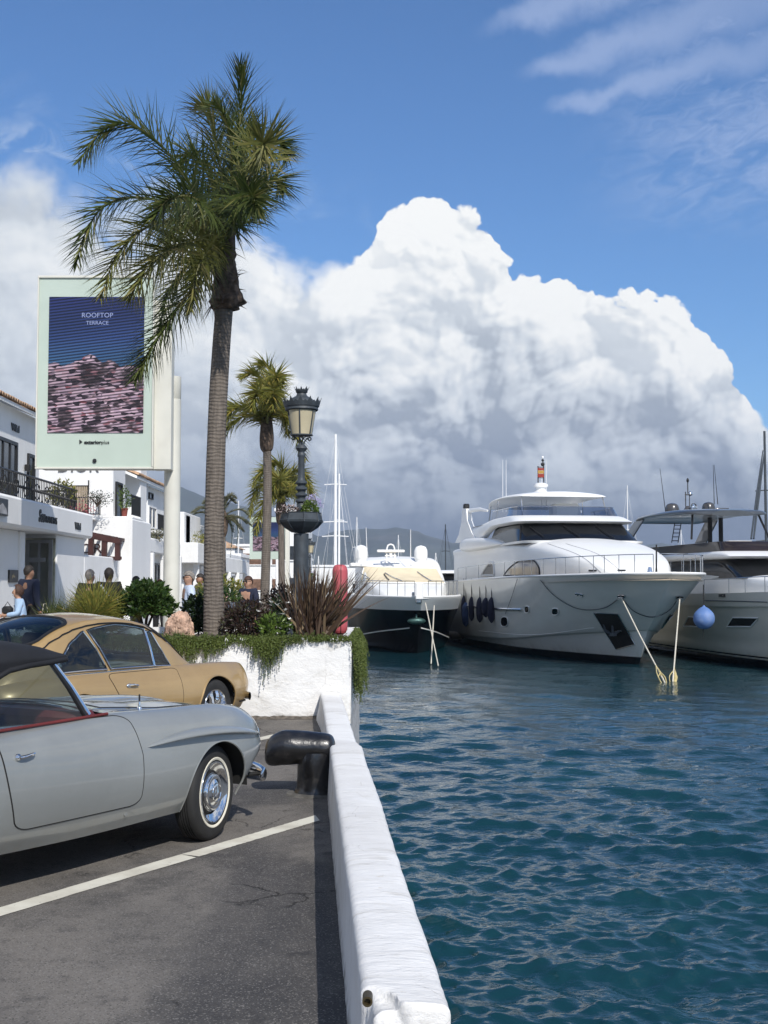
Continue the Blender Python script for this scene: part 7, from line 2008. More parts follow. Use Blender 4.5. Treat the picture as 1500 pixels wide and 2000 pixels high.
# small card sign on brown box near the tall trunk
cs = thing('information_sign', (P(450, 1200, 22.5).x, 22.5, .25), 'white card on a brown box just right of the tall trunk', 'sign', world_built=True)
a_ = P(438, 1200, 22.5); b_ = P(470, 1176, 22.5); mb = MB(); mb.box(((a_.x + b_.x) / 2, 22.6, (.25 + b_.z) / 2), (b_.x - a_.x + .02, .3, b_.z - .25)); bx_ = mb.build('box', pm('brown_box', (.09, .065, .05), .8), cs, smooth=False)
a_ = P(446, 1187, 22.4); b_ = P(459, 1177, 22.4); mb = MB(); mb.box(((a_.x + b_.x) / 2, 22.43, (a_.z + b_.z) / 2), (b_.x - a_.x, .02, b_.z - a_.z)); mb.build('card', C_('white', (.7, .7, .68)), bx_, smooth=False)
# padded red column at the planter edge
rp = thing('red_column', (P(664, 1200, 21.2).x, 21.2, SOIL - .7), 'tall red rounded column with a black seam standing at the right end of the planter', 'column', world_built=True)
mb = MB(); c = P(664, 1165, 21.2); pr = catmull(np.array([(.10, -.60), (.125, -.5), (.128, 0), (.128, .38), (.118, .46), (.085, .515), (.0, .53)]), 30); mb.lathe(pr, c=(c.x, 21.2, c.z), seg=28); mb.build('padding', pm('red_vinyl', (.44, .085, .10), .5, var=.12, vscale=2, dirt=(.5, .2, .2), dirt_amt=.3), rp)
mb = MB(); mb.tube([(c.x + .02 + .0, 21.2 - r - .002, c.z + z) for r, z in pr[:-3]], .007, 5); mb.build('seam', M_trim, rp)
mb = MB(); mb.box((c.x, 21.2, c.z - .85), (.12, .12, .6)); mb.build('stand', M_dark, rp, smooth=False)
# ------------------------------------------------------------------ boats
from mathutils.bvhtree import BVHTree
def hullmat(name, top, boot, zb=.14, rough=.2, metal=0.0, warm=None, stripe=None):
    m = bpy.data.materials.new(name); m.use_nodes = True; N = NT(m.node_tree); b = m.node_tree.nodes['Principled BSDF']
    co = N.n('ShaderNodeTexCoord').outputs['Object']; s = N.n('ShaderNodeSeparateXYZ'); N.link(co, s.inputs[0])
    n = N.noise(N.vm('MULTIPLY', co, (.6, .6, 1.6)), 1.2, 6, .6)
    col = N.mix(N.smooth(n, .35, .7), tuple(c * .96 for c in top) + (1,), tuple(min(1, c * 1.03) for c in top) + (1,))
    scum = N.m('MULTIPLY', N.smooth(s.outputs[2], .75, .12), N.smooth(N.noise(N.vm('MULTIPLY', co, (1, 1, .3)), 2.5, 6, .65), .4, .7, .1, .75))
    if top[0] > .1: col = N.mix(N.m('MULTIPLY', scum, .6), col, (.25, .24, .16, 1))
    col = N.mix(N.smooth(s.outputs[2], zb + .015, zb - .015), col, tuple(boot) + (1,))
    if stripe: col = N.mix(N.m('MULTIPLY', N.smooth(s.outputs[2], stripe[0], stripe[0] + .01), N.smooth(s.outputs[2], stripe[1] + .01, stripe[1])), col, tuple(boot) + (1,))
    N.link(col, b.inputs['Base Color']); b.inputs['Roughness'].default_value = rough; b.inputs['Metallic'].default_value = metal
    b.inputs['Coat Weight'].default_value = .15; b.inputs['Specular IOR Level'].default_value = .35 if top[0] > .1 else .12
    if top[0] < .1: b.inputs['Coat Weight'].default_value = .04
    bn = N.n('ShaderNodeBump'); bn.inputs['Distance'].default_value = .01; N.link(N.noise(co, .8, 2), bn.inputs['Height']); N.link(bn.outputs[0], b.inputs['Coat Normal'])
    return m
class Boat:
    def __init__(s, name, loc, rz, label, cat='yacht', group='motor yachts moored side by side'):
        s.root = thing(name, loc, label, cat, group, rz=rz)
        s.T = Matrix.Translation(loc) @ Matrix.Rotation(rz, 4, 'Z'); s.Ti = s.T.inverted(); s.bvh = {}
    def keep(s, key, mb):
        V = np.concatenate(mb.v); s.bvh[key] = BVHTree.FromPolygons([tuple(s.T @ Vector(v)) for v in V], mb.f); return mb
    def cast(s, key, px, py, off=.02):
        o = Vector((0, 0, CAMZ)); d = (P(px, py, 1.0) - o).normalized(); h = s.bvh[key].ray_cast(o, d)
        if h[0] is None: return None
        n = h[1]; n = -n if n.dot(d) > 0 else n
        return s.Ti @ (h[0] + n * off)
    def world(s, p): return s.T @ Vector(p)
    def patch(s, key, poly, name, m, off=.02, n=8, parent=None, rim=None, rr=.02, arch=0):
        """panel lying on the surface; poly = 4 picture corners found on the real hull by ray casting"""
        G = []; (a, b, c, d) = [Vector((q[0], q[1])) for q in poly]; last = None
        for i in range(n):
            row = []
            for j in range(n):
                u, v = i / (n - 1), j / (n - 1); u = .5 + (u - .5) * (1 - arch * v ** 3); p = (a.lerp(b, u)).lerp(d.lerp(c, u), v); h = s.cast(key, p.x, p.y, off)
                if h is None: h = last
                if h is None: return None
                last = h; row.append(tuple(h))
            G.append(row)
        mb = MB(); mb.grid(np.array(G)); o = mb.build(name, m, parent or s.root, angle=60)
        if rim is not None:
            B = border(np.array(G)); mb = MB(); mb.tube(np.concatenate([B, B[:2]]), rr, 5, cap=False); mb.build('frame', rim, o)
        return o
    def oval(s, key, px, py, rx, ry, name, m, off=.03, rim=M_steel, rot=0.0, parent=None):
        c = s.cast(key, px, py, off)
        if c is None: return None
        ring = []
        for k in range(18):
            t = 2 * PI * k / 18; dx = math.copysign(abs(math.cos(t)) ** .75, math.cos(t)) * rx; dy = math.copysign(abs(math.sin(t)) ** .75, math.sin(t)) * ry
            h = s.cast(key, px + dx * math.cos(rot) - dy * math.sin(rot), py + dx * math.sin(rot) + dy * math.cos(rot), off)
            if h is None: return None
            ring.append(tuple(h))
        mb = MB(); mb.add([tuple(c)] + ring, [(0, 1 + k, 1 + (k + 1) % 18) for k in range(18)]); o = mb.build(name, m, parent or s.root)
        mb = MB(); mb.tube(ring + ring[:2], .022, 5, cap=False); mb.build('rim', rim, o); return o
    def line(s, key, pts, name, m, r=.02, off=.02, n=30, parent=None):
        C = catmull(np.array(pts, float), n); P_ = [s.cast(key, x, y, off) for x, y in C]; P_ = [tuple(q) for q in P_ if q is not None]
        if len(P_) < 2: return None
        mb = MB(); mb.tube(P_, r, 5); return mb.build(name, m, parent or s.root)
def hull_mesh(curves, nu=90, nv=40):
    """curves: list from keel to deck edge, each (x list, y list, z list); returns starboard+port grid"""
    C = np.array([[c[0], c[1], c[2]] for c in curves], float)          # k,3,ns
    C = np.moveaxis(C, 1, 2)                                            # k,ns,3
    S1 = np.moveaxis(catmull(np.moveaxis(C, 1, 0), nu), 0, 1)           # k,nu,3
    S2 = catmull(S1, nv)                                                # nv,nu,3
    S2[:, :, 1] = np.maximum(S2[:, :, 1], 0)
    mb = MB(); mb.grid(S2, flip=True); Q = S2.copy(); Q[:, :, 1] *= -1; mb.grid(Q)
    tr = np.concatenate([S2[:, 0], Q[::-1, 0]]); n = len(tr); mb.add(tr, [tuple(range(n))])
    return mb, S2
def deck_from(edge, dz=-.25, inset=.06, camber=.05):
    E = np.array(edge); G = []
    for x, y, z in E: G.append([(x, (y - inset) * t, z + dz + camber * (1 - t * t)) for t in np.linspace(-1, 1, 9)])
    mb = MB(); mb.grid(np.array(G), flip=True); return mb
def loft_mb(st, nu=60, nv=41, flip=False):
    """st: list of stations (x, [(y,z)...]) half-section from the side foot up to the centre line"""
    ctrl = np.array([[(x if not isinstance(x, (list, tuple)) else x[k], -q[0], q[1]) for k, q in enumerate(h)] + [(x if not isinstance(x, (list, tuple)) else x[len(h) - 1 - k2], q[0], q[1]) for k2, q in enumerate(h[::-1]) if k2 > 0] for x, h in st], float)
    S1 = catmull(ctrl, nu); S2 = np.moveaxis(catmull(np.moveaxis(S1, 1, 0), nv), 0, 1)
    mb = MB(); mb.grid(S2, flip=flip)
    for k in (0, -1): r = S2[k]; mb.add(r, [tuple(range(len(r)))])
    return mb, S2
def rail(boat, pts, h=.75, n=14, r=.018, mid=False, name='deck_rail', parent=None):
    C = catmull(np.array(pts, float), 60); T = C + np.array((0, 0, h)); mb = MB(); mb.tube(T, r, 6); o = mb.build(name, M_steel, parent or boat.root)
    if mid: mb = MB(); mb.tube(C + np.array((0, 0, h * .5)), r * .6, 5); mb.build('mid_rail', M_steel, o)
    for i in np.linspace(0, 59, n).astype(int): mb = MB(); mb.tube([C[i], T[i]], r * .85, 5); mb.build('stanchion', M_steel, o)
    return o
s_ = [0, .2, .4, .6, .7, .8, .88, .94, .98, 1.0]
A_ = np.array
# ================= large white yacht
M_hullw = hullmat('white_yacht_hull', (.70, .70, .66), (.012, .012, .014), .30)
WY = Boat('motor_yacht', (6.17, 77.3, WATER), rad(-81.5), 'large white flybridge yacht in the middle with anchor pockets and arched side windows')
zz = A_([3.25, 3.3, 3.4, 3.48, 3.50, 3.52, 3.54, 3.56, 3.57, 3.58])
curves = [
 (25.3 * A_(s_), A_([.3, .3, .3, .25, .2, .15, .1, .05, .02, 0]), A_([-1.1] * 10)),
 (26.2 * A_(s_), A_([2.5, 2.7, 2.7, 2.3, 1.85, 1.3, .75, .35, .1, 0]), A_([-.35] * 10)),
 (26.7 * A_(s_), A_([2.75, 2.95, 2.98, 2.75, 2.4, 1.8, 1.15, .58, .2, 0]), A_([.1] * 10)),
 (27.6 * A_(s_), A_([2.95, 3.10, 3.15, 3.02, 2.75, 2.22, 1.55, .88, .36, 0]), A_([.5, .5, .55, .68, .82, 1.0, 1.15, 1.25, 1.32, 1.36])),
 (27.75 * A_(s_), A_([3.02, 3.17, 3.22, 3.09, 2.83, 2.32, 1.66, .98, .42, 0]), A_([.55, .55, .60, .74, .88, 1.07, 1.22, 1.33, 1.40, 1.44])),
 (29.0 * A_(s_), A_([3.1, 3.28, 3.32, 3.22, 3.04, 2.68, 2.14, 1.44, .76, 0]), A_([1.9, 1.9, 1.95, 2.0, 2.1, 2.2, 2.3, 2.35, 2.38, 2.40])),
 (30.2 * A_(s_), A_([3.15, 3.35, 3.42, 3.38, 3.28, 3.08, 2.68, 2.08, 1.30, 0]), zz),
]
mb, HS = hull_mesh(curves); WY.keep('hull', mb); mb.build('hull', M_hullw, WY.root, merge=.002, angle=50, fixn=True)
edge = HS[-1]; hull_o = [o for o in WY.root.children if o.name.startswith('hull')][0]
mb = deck_from(edge); mb.build('deck', pm('teak_deck', (.36, .30, .22), .8, var=.15, stretch=(1, 14, 1), vscale=3), WY.root)
mb = MB()
for sg in (-1, 1): mb.tube([(x, sg * (y - .02), z + .01) for x, y, z in edge], .055, 6)
split_build(mb, 'gunwale', M_gel, WY.root)
# coachroof running forward from the pilot house
st = [(26.9, [(1.05, 3.3), (1.03, 3.42), (.9, 3.5), (.5, 3.54), (0, 3.55)]), (26.2, [(1.5, 3.3), (1.48, 3.7), (1.3, 3.95), (.7, 4.03), (0, 4.05)]), (25, [(1.95, 3.3), (1.92, 3.95), (1.7, 4.25), (.9, 4.36), (0, 4.38)]),
      (23, [(2.35, 3.3), (2.32, 4.2), (2.08, 4.62), (1.1, 4.78), (0, 4.82)]), (20.5, [(2.62, 3.3), (2.6, 4.45), (2.35, 4.93), (1.3, 5.12), (0, 5.18)]), (17.5, [(2.80, 3.3), (2.78, 4.6), (2.6, 5.08), (1.4, 5.28), (0, 5.34)]), (12, [(2.82, 3.3), (2.82, 4.6), (2.75, 5.12), (1.4, 5.30), (0, 5.36)]), (4, [(2.8, 3.3), (2.8, 4.6), (2.75, 5.10), (1.4, 5.25), (0, 5.3)])]
mb, _ = loft_mb(st, 80, 61); WY.keep('house', mb); mb.build('deckhouse', M_gel, WY.root, angle=50)
# pilot house glass band then roof and fly bridge coaming
st = [((19.7, 19.2, 18.6, 19.1, 19.9), None)]
def ringx(xc, xs, w, z, n=7):   # half plan curve: from side foot to centre, x bulging forward
    return xc, xs, w, z
def band(rows, nu=41):
    """rows: (x centre front, x side aft, half width, z) -> wrapped band mesh from starboard aft round the front to port aft"""
    G = []
    for xc, xa, w, z in rows:
        row = []
        for t in np.linspace(-1, 1, nu):
            a = abs(t); 
            if a > .55: q = (a - .55) / .45; x = (xc - 1.9) + (xa - (xc - 1.9)) * q; y = w * (1.0)
            else: q = a / .55; x = xc - 1.9 * (1 - math.sqrt(max(0, 1 - q ** 2.6))); y = w * math.sin(q * PI / 2) ** .9
            row.append((x, y * (1 if t > 0 else -1), z))
        G.append(row)
    return np.array(G)
G = band([(20.0, 12.6, 2.78, 5.08), (19.2, 12.8, 2.68, 5.5), (18.3, 13.0, 2.52, 6.02)]); mb = MB(); mb.grid(G); WY.keep('wind', mb)
wg = mb.build('pilot_house', M_dglass, WY.root, angle=60)
G = band([(20.25, 11.5, 2.86, 5.02), (20.3, 11.5, 2.87, 5.12), (20.1, 11.6, 2.80, 5.14)]); mb = MB(); mb.grid(G); mb.build('windscreen_sill', M_gel, WY.root, angle=60)
G = band([(18.25, 6.5, 2.60, 5.98), (18.75, 6.5, 2.84, 6.0), (18.85, 6.4, 2.92, 6.07), (18.5, 6.4, 2.86, 6.17), (18.0, 6.4, 2.78, 6.32), (17.5, 6.4, 2.72, 6.40), (17.3, 6.5, 2.64, 6.40), (17.3, 6.6, 2.6, 6.20)], 61)
# eyebrow swoops down aft of the side glass
for i in range(G.shape[0]):
    for j in range(G.shape[1]):
        x = G[i, j, 0]; G[i, j, 2] -= .85 * max(0, min(1, (13.8 - x) / 3.6)) ** 1.4 * (1 if i < 3 else .25)
mb = MB(); mb.grid(G); mb.build('flybridge_coaming', M_gel, WY.root, angle=60, fixn=True)
mb = MB(); mb.grid(np.array([[(x, y * t, 6.22 + .04 * (1 - t * t)) for t in np.linspace(-1, 1, 7)] for x, y in ((6.4, 2.7), (10, 2.75), (14, 2.8), (17, 2.4), (18.2, 1.2))])); mb.build('flybridge_deck', M_gel, WY.root)
# boat deck overhang aft with swooping edge
st = []
for x, w, z0, z1 in ((16.4, 2.86, 5.05, 5.10), (15, 2.98, 4.98, 5.30), (13, 3.12, 4.92, 5.48), (11, 3.2, 4.9, 5.55), (8.5, 3.18, 4.9, 5.60), (6.6, 3.0, 4.98, 5.56), (5.6, 2.7, 5.08, 5.48)):
    st.append((x, [(w - .5, z0), (w - .05, z0 + .05), (w + .02, (z0 + z1) / 2), (w - .08, z1 - .04), (w - .5, z1), (0, z1 + .03)]))
mb, _ = loft_mb(st, 60, 45); WY.keep('over', mb); mb.build('upper_deck', M_gel, WY.root, angle=50)
# fins and radar arch
for sg in (-1, 1):
    mb = MB(); mb.slab([(5.0, sg * 2.95, 5.5), (10.4, sg * 2.95, 5.5), (9.2, sg * 2.93, 5.9), (8.0, sg * 2.9, 6.6), (7.7, sg * 2.88, 7.25), (6.6, sg * 2.88, 7.35), (6.5, sg * 2.9, 6.6), (5.9, sg * 2.93, 5.9)], (0, -sg * .28, 0)); mb.build('arch_leg', M_gel, WY.root, smooth=False)
    mb = MB(); mb.box((7.1, sg * 2.75, 7.42), (.35, .3, .28), bev=.05); mb.build('arch_lamp', M_trim, WY.root, smooth=False)
    mb = MB(); mb.tube([(7.1, sg * 2.75, 7.15), (9.6, sg * 2.55, 7.12), (11.2, sg * 2.5, 6.95)], [.12, .10, .06], 8); mb.build('arch_beam', M_gel, WY.root)
# hardtop on posts
st = [(16.6, [(1.7, 7.34), (1.72, 7.36), (1.5, 7.40), (.8, 7.48), (0, 7.52)]), (16.0, [(2.2, 7.36), (2.22, 7.40), (1.9, 7.50), (1.0, 7.60), (0, 7.64)]), (13.5, [(2.35, 7.42), (2.37, 7.46), (2.0, 7.58), (1.0, 7.70), (0, 7.74)]), (11, [(2.3, 7.35), (2.32, 7.40), (2.0, 7.54), (1.0, 7.66), (0, 7.70)]), (9.8, [(2.1, 7.1), (2.12, 7.15), (1.8, 7.30), (.9, 7.42), (0, 7.46)])]
mb, Sx = loft_mb(st, 40, 31); B = Sx[:, 0][:, None, :]; mb.grid(np.stack([Sx[:, 0], Sx[:, 0] * A_((1, .5, 1)) + A_((0, 0, .10)), Sx[:, -1] * A_((1, .5, 1)) + A_((0, 0, .10)), Sx[:, -1]], 1)); mb.build('hardtop', M_gel, WY.root, angle=60)
for x, y in ((16.2, 2.0), (12.4, 2.2), (10.4, 2.1)):
    for sg in (-1, 1): mb = MB(); mb.tube([(x + .5 if x > 16 else x - .3, sg * (y + .1), 6.3), (x - .1, sg * y, 7.42)], .035, 6); mb.build('hardtop_post', M_steel, WY.root)
M_tint = glassmat('smoked_screen', (.45, .5, .6), alpha=.12)
G = band([(17.5, 12.5, 2.66, 6.36), (17.1, 12.6, 2.55, 6.84)], 41); mb = MB(); mb.grid(G); ws = mb.build('wind_deflector', M_tint, WY.root, angle=60); mb = MB(); mb.tube(G[1], .018, 5); mb.build('top_rail', M_steel, ws)
mb = MB(); mb.box((14.2, .7, 6.75), (1.0, 1.4, .8), bev=.15); mb.build('helm_console', M_gel, WY.root, smooth=False)
# mast, dome, flag, aerials
mb = MB(); mb.lathe([(.34, 7.72), (.34, 7.9), (.24, 7.95), (.24, 8.1), (.36, 8.14), (.36, 8.26), (.20, 8.34), (0, 8.36)], c=(12.2, .05, 0), seg=20); mst = mb.build('radar_pedestal', M_gel, WY.root)
mb = MB(); mb.tube([(12.2, .20, 8.3), (12.2, .20, 9.4)], .03, 6); mb.tube([(12.2, -.10, 8.3), (12.2, -.10, 9.2)], .03, 6)
for z in (8.6, 8.9, 9.15): mb.tube([(12.2, -.12, z), (12.2, .22, z)], .018, 5)
mb.build('mast', M_trim, WY.root); 
for z, r in ((9.3, .10), (9.5, .07), (9.66, .06)): mb = MB(); mb.sphere((12.2, .15, z), (r, r, r * 1.1), 10, 6); mb.build('mast_lamp', M_trim if r > .065 else M_gel, WY.root)
mb = MB(); mb.grid(np.array([[(12.3 + .02 * math.sin(i * 1.3), .18 - .055 * i, z) for i in range(7)] for z in (8.62, 8.80)])); mb.grid(np.array([[(12.305 + .02 * math.sin(i * 1.3), .18 - .055 * i, z) for i in range(7)] for z in (8.98, 9.10)]))
fl_ = split_build(mb, 'flag', pm('red_flag', (.25, .03, .02), .8), WY.root)
mb = MB(); mb.grid(np.array([[(12.32 + .02 * math.sin(i * 1.3), .18 - .055 * i, z) for i in range(7)] for z in (8.81, 8.97)])); mb.build('flag', pm('yellow_flag', (.36, .22, .05), .8), WY.root)
for px, Y_, t_, b_ in ((982, 69, 898, 1000), (988.5, 69, 898, 1000), (1058, 66, 898, 1000), (1067, 66, 898, 1000)):
    a = WY.Ti @ P(px, b_, Y_); b = WY.Ti @ P(px, t_, Y_); mb = MB(); mb.tube([a, b], [.022, .010], 5); mb.build('whip_aerial', M_gel, WY.root)
mb = MB(); a = WY.cast('house', 1270, 1100, 0) or Vector((26, 0, 4)); b = WY.Ti @ P(1269, 1122, 50.5); mb.lathe([(.0, .30), (.08, .28), (.10, .15), (.16, .0), (.17, -.02)], c=b, seg=14); mb.build('bell', M_chrome, WY.root)
b = WY.Ti @ P(1282, 1132, 49.4); t_ = WY.Ti @ P(1282, 1064, 49.4); mb = MB(); mb.tube([b, b.lerp(t_, .35), t_], [.07, .035, .03], 6); mb.build('jackstaff', M_trim, WY.root)
# wipers
for x0, y0, x1, y1 in ((1035, 1030, 1062, 1050), (1100, 1028, 1133, 1050), (1163, 1028, 1200, 1053)):
    WY.line('wind', [(x0, y0), ((x0 + x1) / 2, (y0 + y1) / 2 + 1), (x1, y1)], 'wiper', M_trim, .025, .05, 8)
WY.line('wind', [(1018, 1021), (1016, 1056)], 'mullion', M_trim, .03, .02, 8)
# salon windows
WY.patch('house', [(985, 1124), (1055, 1124), (1055, 1094), (1003, 1096)], 'salon_window', pm('blue_grey_glass', (.10, .11, .14), .08, var=.3, vscale=.5), .03, 10, rim=M_trim, rr=.035, arch=.45)
WY.patch('house', [(942, 1124), (966, 1124), (968, 1098), (952, 1099)], 'side_door_glass', M_dglass, .03, 8, rim=M_gel, rr=.05, arch=.6)
for dx in (0, 1): WY.patch('house', [(1150 + dx * 56, 1116), (1166 + dx * 56, 1116), (1166 + dx * 56, 1113), (1150 + dx * 56, 1113)], 'roof_hatch_line', M_trim, .02, 4)
for k, (p0, p1) in enumerate((((1070, 1062), (1185, 1128)), ((1105, 1062), (1220, 1122)))): WY.line('house', [p0, ((p0[0] + p1[0]) / 2 + 8, (p0[1] + p1[1]) / 2 - 8), p1], 'deck_seam', pm('seam_grey', (.35, .35, .35), .6), .012, .006, 20)
# hull fittings
pk = WY.patch('hull', [(1160, 1196), (1207, 1198), (1241, 1258), (1204, 1268)], 'anchor_pocket', M_dark, .03, 8, rim=M_steel, rr=.02)
pk2 = WY.patch('hull', [(1308, 1200), (1330, 1199), (1285, 1262), (1270, 1262)], 'anchor_pocket', M_dark, .03, 8, rim=M_steel, rr=.02)
for pkk, (px, py) in ((pk, (1199, 1225)), (pk2, (1303, 1225))):
    c = WY.cast('hull', px, py, .10)
    if c is None or pkk is None: continue
    mb = MB(); d = WY.Ti.to_3x3() @ Vector((0, 0, 1)); o_ = WY.Ti.to_3x3() @ Vector((1, 0, 0)); q = WY.Ti.to_3x3() @ Vector((0, -1, 0))
    mb.tube([c + d * .35, c - d * .25], .05, 6); mb.tube([c - d * .25, c - d * .05 + o_ * .30, c + d * .18 + o_ * .36], [.07, .06, .02], 6); mb.tube([c - d * .25, c - d * .05 - o_ * .30, c + d * .18 - o_ * .36], [.07, .06, .02], 6); mb.box(c - d * .22, (.25, .25, .12)); mb.build('anchor', M_steel if px > 1250 else M_ant, pkk, angle=50)
for px, py, rx, ry in ((986, 1214, 7, 9.5), (1030, 1190, 4.5, 6.5), (1085, 1194, 6.5, 6.5)): WY.oval('hull', px, py, rx, ry, 'porthole', M_dglass, rim=M_gel)
for px, py in ((1127, 1160), (1133, 1161), (1137, 1162)): WY.oval('hull', px, py, 2.2, 2.2, 'hull_vent', M_steel, rim=M_steel)
for px, py in ((1214, 1164), (1326, 1166), (1356, 1166)): WY.oval('hull', px, py, 7, 2.6, 'hawse_hole', M_trim, rim=M_steel)
WY.line('hull', [(905, 1182), (960, 1188), (1020, 1190)], 'rub_strake', M_steel, .05, .05, 20)
WY.line('hull', [(935, 1232), (1040, 1240), (1160, 1226)], 'hull_knuckle', M_gel, .015, .0, 30)
rail(WY, [(x, -(y - .10), z) for x, y, z in edge[12:88:6]], .72, 17); rail(WY, [(x, (y - .10), z) for x, y, z in edge[12:88:6]], .72, 17)
ex = edge[86]; mb = MB(); mb.tube(catmull(A_([(ex[0], -(ex[1] - .1), ex[2] + .72), (ex[0] + .5, -.5, ex[2] + .72), (ex[0] + .5, .5, ex[2] + .72), (ex[0], ex[1] - .1, ex[2] + .72)]), 14), .018, 6); mb.build('bow_rail', M_steel, WY.root)

def rope(name, pts, label, r=.03, m=M_rope, cat='rope', group=None, sag=0):
    root = thing(name, tuple(pts[0]), label, cat, group, world_built=True); C = catmull(A_([tuple(p) for p in pts]), 24); mb = MB(); mb.tube(C, r, 6); mb.build('line', m, root); return root
h1 = WY.world(WY.cast('hull', 1214, 1164, .05)); h2 = WY.world(WY.cast('hull', 1326, 1166, .05))
e1 = P(1299, 1330, 45.0); e1.z = WATER - .05; e1 = P(1299, 1334, 41.6); e2 = P(1314, 1332, 41.9)
r1 = rope('mooring_rope', [h1, h1.lerp(e1, .5) + Vector((0, 0, -.05)), e1], 'left pale mooring rope running from the white yacht bow to the water', .026)
r2 = rope('mooring_rope', [h2, h2.lerp(e2, .5), e2], 'right near vertical mooring rope under the white yacht bow', .026)
for rt, e, h, sd in ((r1, e1, h1, 1), (r2, e2, h2, 2)):
    rs_ = random.Random(sd); mb = MB()
    for k in range(5):
        a = e.lerp(h, .10 + .02 * k); w_ = Vector((rs_.uniform(-.16, .16), rs_.uniform(-.1, .1), 0)); mb.tube(catmull(A_([tuple(a), tuple(a.lerp(e, .5) + w_), tuple(e + w_ * .6 + Vector((0, 0, -.1)))]), 10), .018, 5)
    mb.build('splice', pm('yellowed_rope', (.50, .42, .20), .9, var=.2), rt)
def hull_rope(boat, key, ppts, name, label, r=.022, m=M_dark):
    C = catmull(A_(ppts, float), 26) if False else catmull(np.array(ppts, float), 26); q = [boat.cast(key, x, y, .06) for x, y in C]; q = [boat.world(p) for p in q if p is not None]
    if len(q) > 3: rope(name, q[::2], label, r, m)
hull_rope(WY, 'hull', [(1058, 1132), (1085, 1162), (1130, 1187), (1180, 1186), (1212, 1166)], 'slack_line', 'dark line sagging across the starboard bow of the white yacht', .018, M_ant)
hull_rope(WY, 'hull', [(1216, 1166), (1240, 1192), (1275, 1203), (1305, 1190), (1322, 1168)], 'slack_line', 'dark line sagging below the white yacht bow between the two hawse holes', .018, M_ant)
hull_rope(WY, 'hull', [(1013, 1130), (1002, 1165), (988, 1202)], 'hanging_line', 'thin line hanging over the white yacht side near its portholes', .012, M_ant)
M_fend = pm('navy_fender_cover', (.012, .014, .035), .85, var=.2, vscale=4); M_fendb = pm('blue_fender', (.10, .19, .42), .6, var=.12, vscale=2, dirt=(.35, .36, .36), dirt_amt=.3)
def fender(px, top, bot, w, label, m=M_fend, boat=WY, y_attach=1130, Y=None):
    h = boat.cast('hull', px, (top + bot) / 2, 0); 
    wp = boat.world(h) if h is not None and Y is None else P(px, (top + bot) / 2, Y or 66)
    Yf = wp.y - .42; a = P(px, top, Yf); b = P(px, bot, Yf); rr_ = w / FPX * Yf / 2
    root = thing('boat_fender', tuple(b), label, 'fender', 'fenders hung over the yacht side', world_built=True); H_ = a.z - b.z
    mb = MB(); mb.lathe(catmull(A_([(.02, H_), (rr_ * .35, H_ * .96), (rr_ * .8, H_ * .84), (rr_, H_ * .65), (rr_, H_ * .35), (rr_ * .8, H_ * .15), (rr_ * .3, H_ * .03), (.02, 0)]), 20), c=(b.x, b.y, b.z), seg=16); mb.build('cover', m, root)
    at = P(px, y_attach, Yf + .1); mb = MB(); mb.tube([a, at], .02, 5); mb.build('lanyard', M_dark, root)
fender(906, 1163, 1214, 11, 'dark fender half hidden by the blue one at the aft end of the white yacht')
fender(910, 1176, 1224, 16, 'blue covered fender hanging between the black and white yachts', pm('blue_cover', (.03, .06, .15), .8, var=.3, vscale=3))
fender(921, 1165, 1213, 12, 'slim dark fender just right of the blue one')
fender(937, 1166, 1216, 14, 'dark navy fender, third from the right on the white yacht')
fender(949, 1167, 1206, 16, 'dark navy fender wedged between two others on the white yacht')
fender(960, 1166, 1217, 15, 'dark navy fender nearest the white yacht bow')
# ================= black hulled yacht
M_hullb = hullmat('black_yacht_hull', (.006, .006, .008), (.006, .006, .007), .05, .25)
BY_L = 22.0
f4 = rad(4); BY = Boat('motor_yacht', (1.54 - 19.6 * math.sin(f4), 59.3 + 19.6 * math.cos(f4), WATER), rad(-90 + 4), 'black hulled yacht with white topsides and two white radar domes')
cv = [
 (18.6 * A_(s_), A_([.3, .3, .3, .25, .2, .15, .1, .05, .02, 0]), A_([-1.0] * 10)),
 (19.6 * A_(s_), A_([2.2, 2.3, 2.3, 2.1, 1.85, 1.4, .95, .50, .18, 0]), A_([0.0] * 10)),
 (20.3 * A_(s_), A_([2.35, 2.45, 2.45, 2.35, 2.15, 1.75, 1.3, .78, .36, 0]), A_([.7, .7, .7, .8, .9, 1.0, 1.1, 1.15, 1.2, 1.2])),
 (21.2 * A_(s_), A_([2.45, 2.55, 2.6, 2.58, 2.48, 2.2, 1.75, 1.12, .58, 0]), A_([1.85, 1.85, 1.9, 1.95, 1.98, 2.0, 2.0, 2.0, 2.0, 2.0])),
]
mb, HSb = hull_mesh(cv); BY.keep('hull', mb); mb.build('hull', M_hullb, BY.root, merge=.002, fixn=True, angle=50)
cw = [cv[3], (21.7 * A_(s_), A_([2.50, 2.6, 2.66, 2.65, 2.56, 2.32, 1.90, 1.28, .7, 0]), A_([2.45, 2.45, 2.5, 2.55, 2.57, 2.57, 2.56, 2.56, 2.55, 2.55])), (21.75 * A_(s_), A_([2.44, 2.54, 2.60, 2.59, 2.50, 2.26, 1.84, 1.22, .66, 0]), A_([2.57, 2.57, 2.62, 2.67, 2.69, 2.69, 2.67, 2.66, 2.66, 2.65]))]
mb, HSw = hull_mesh(cw, 90, 12); BY.keep('top', mb); mb.build('topsides', M_gel, BY.root, merge=.002, fixn=True, angle=50)
deck_from(HSw[-1], -.12).build('deck', M_gel, BY.root)
BY.line('hull', [(694, 1242), (740, 1233), (800, 1226)], 'hull_stripe', M_gel, .028, .03, 30); BY.line('hull', [(822, 1226), (850, 1234), (878, 1246)], 'hull_stripe', M_gel, .028, .03, 20)
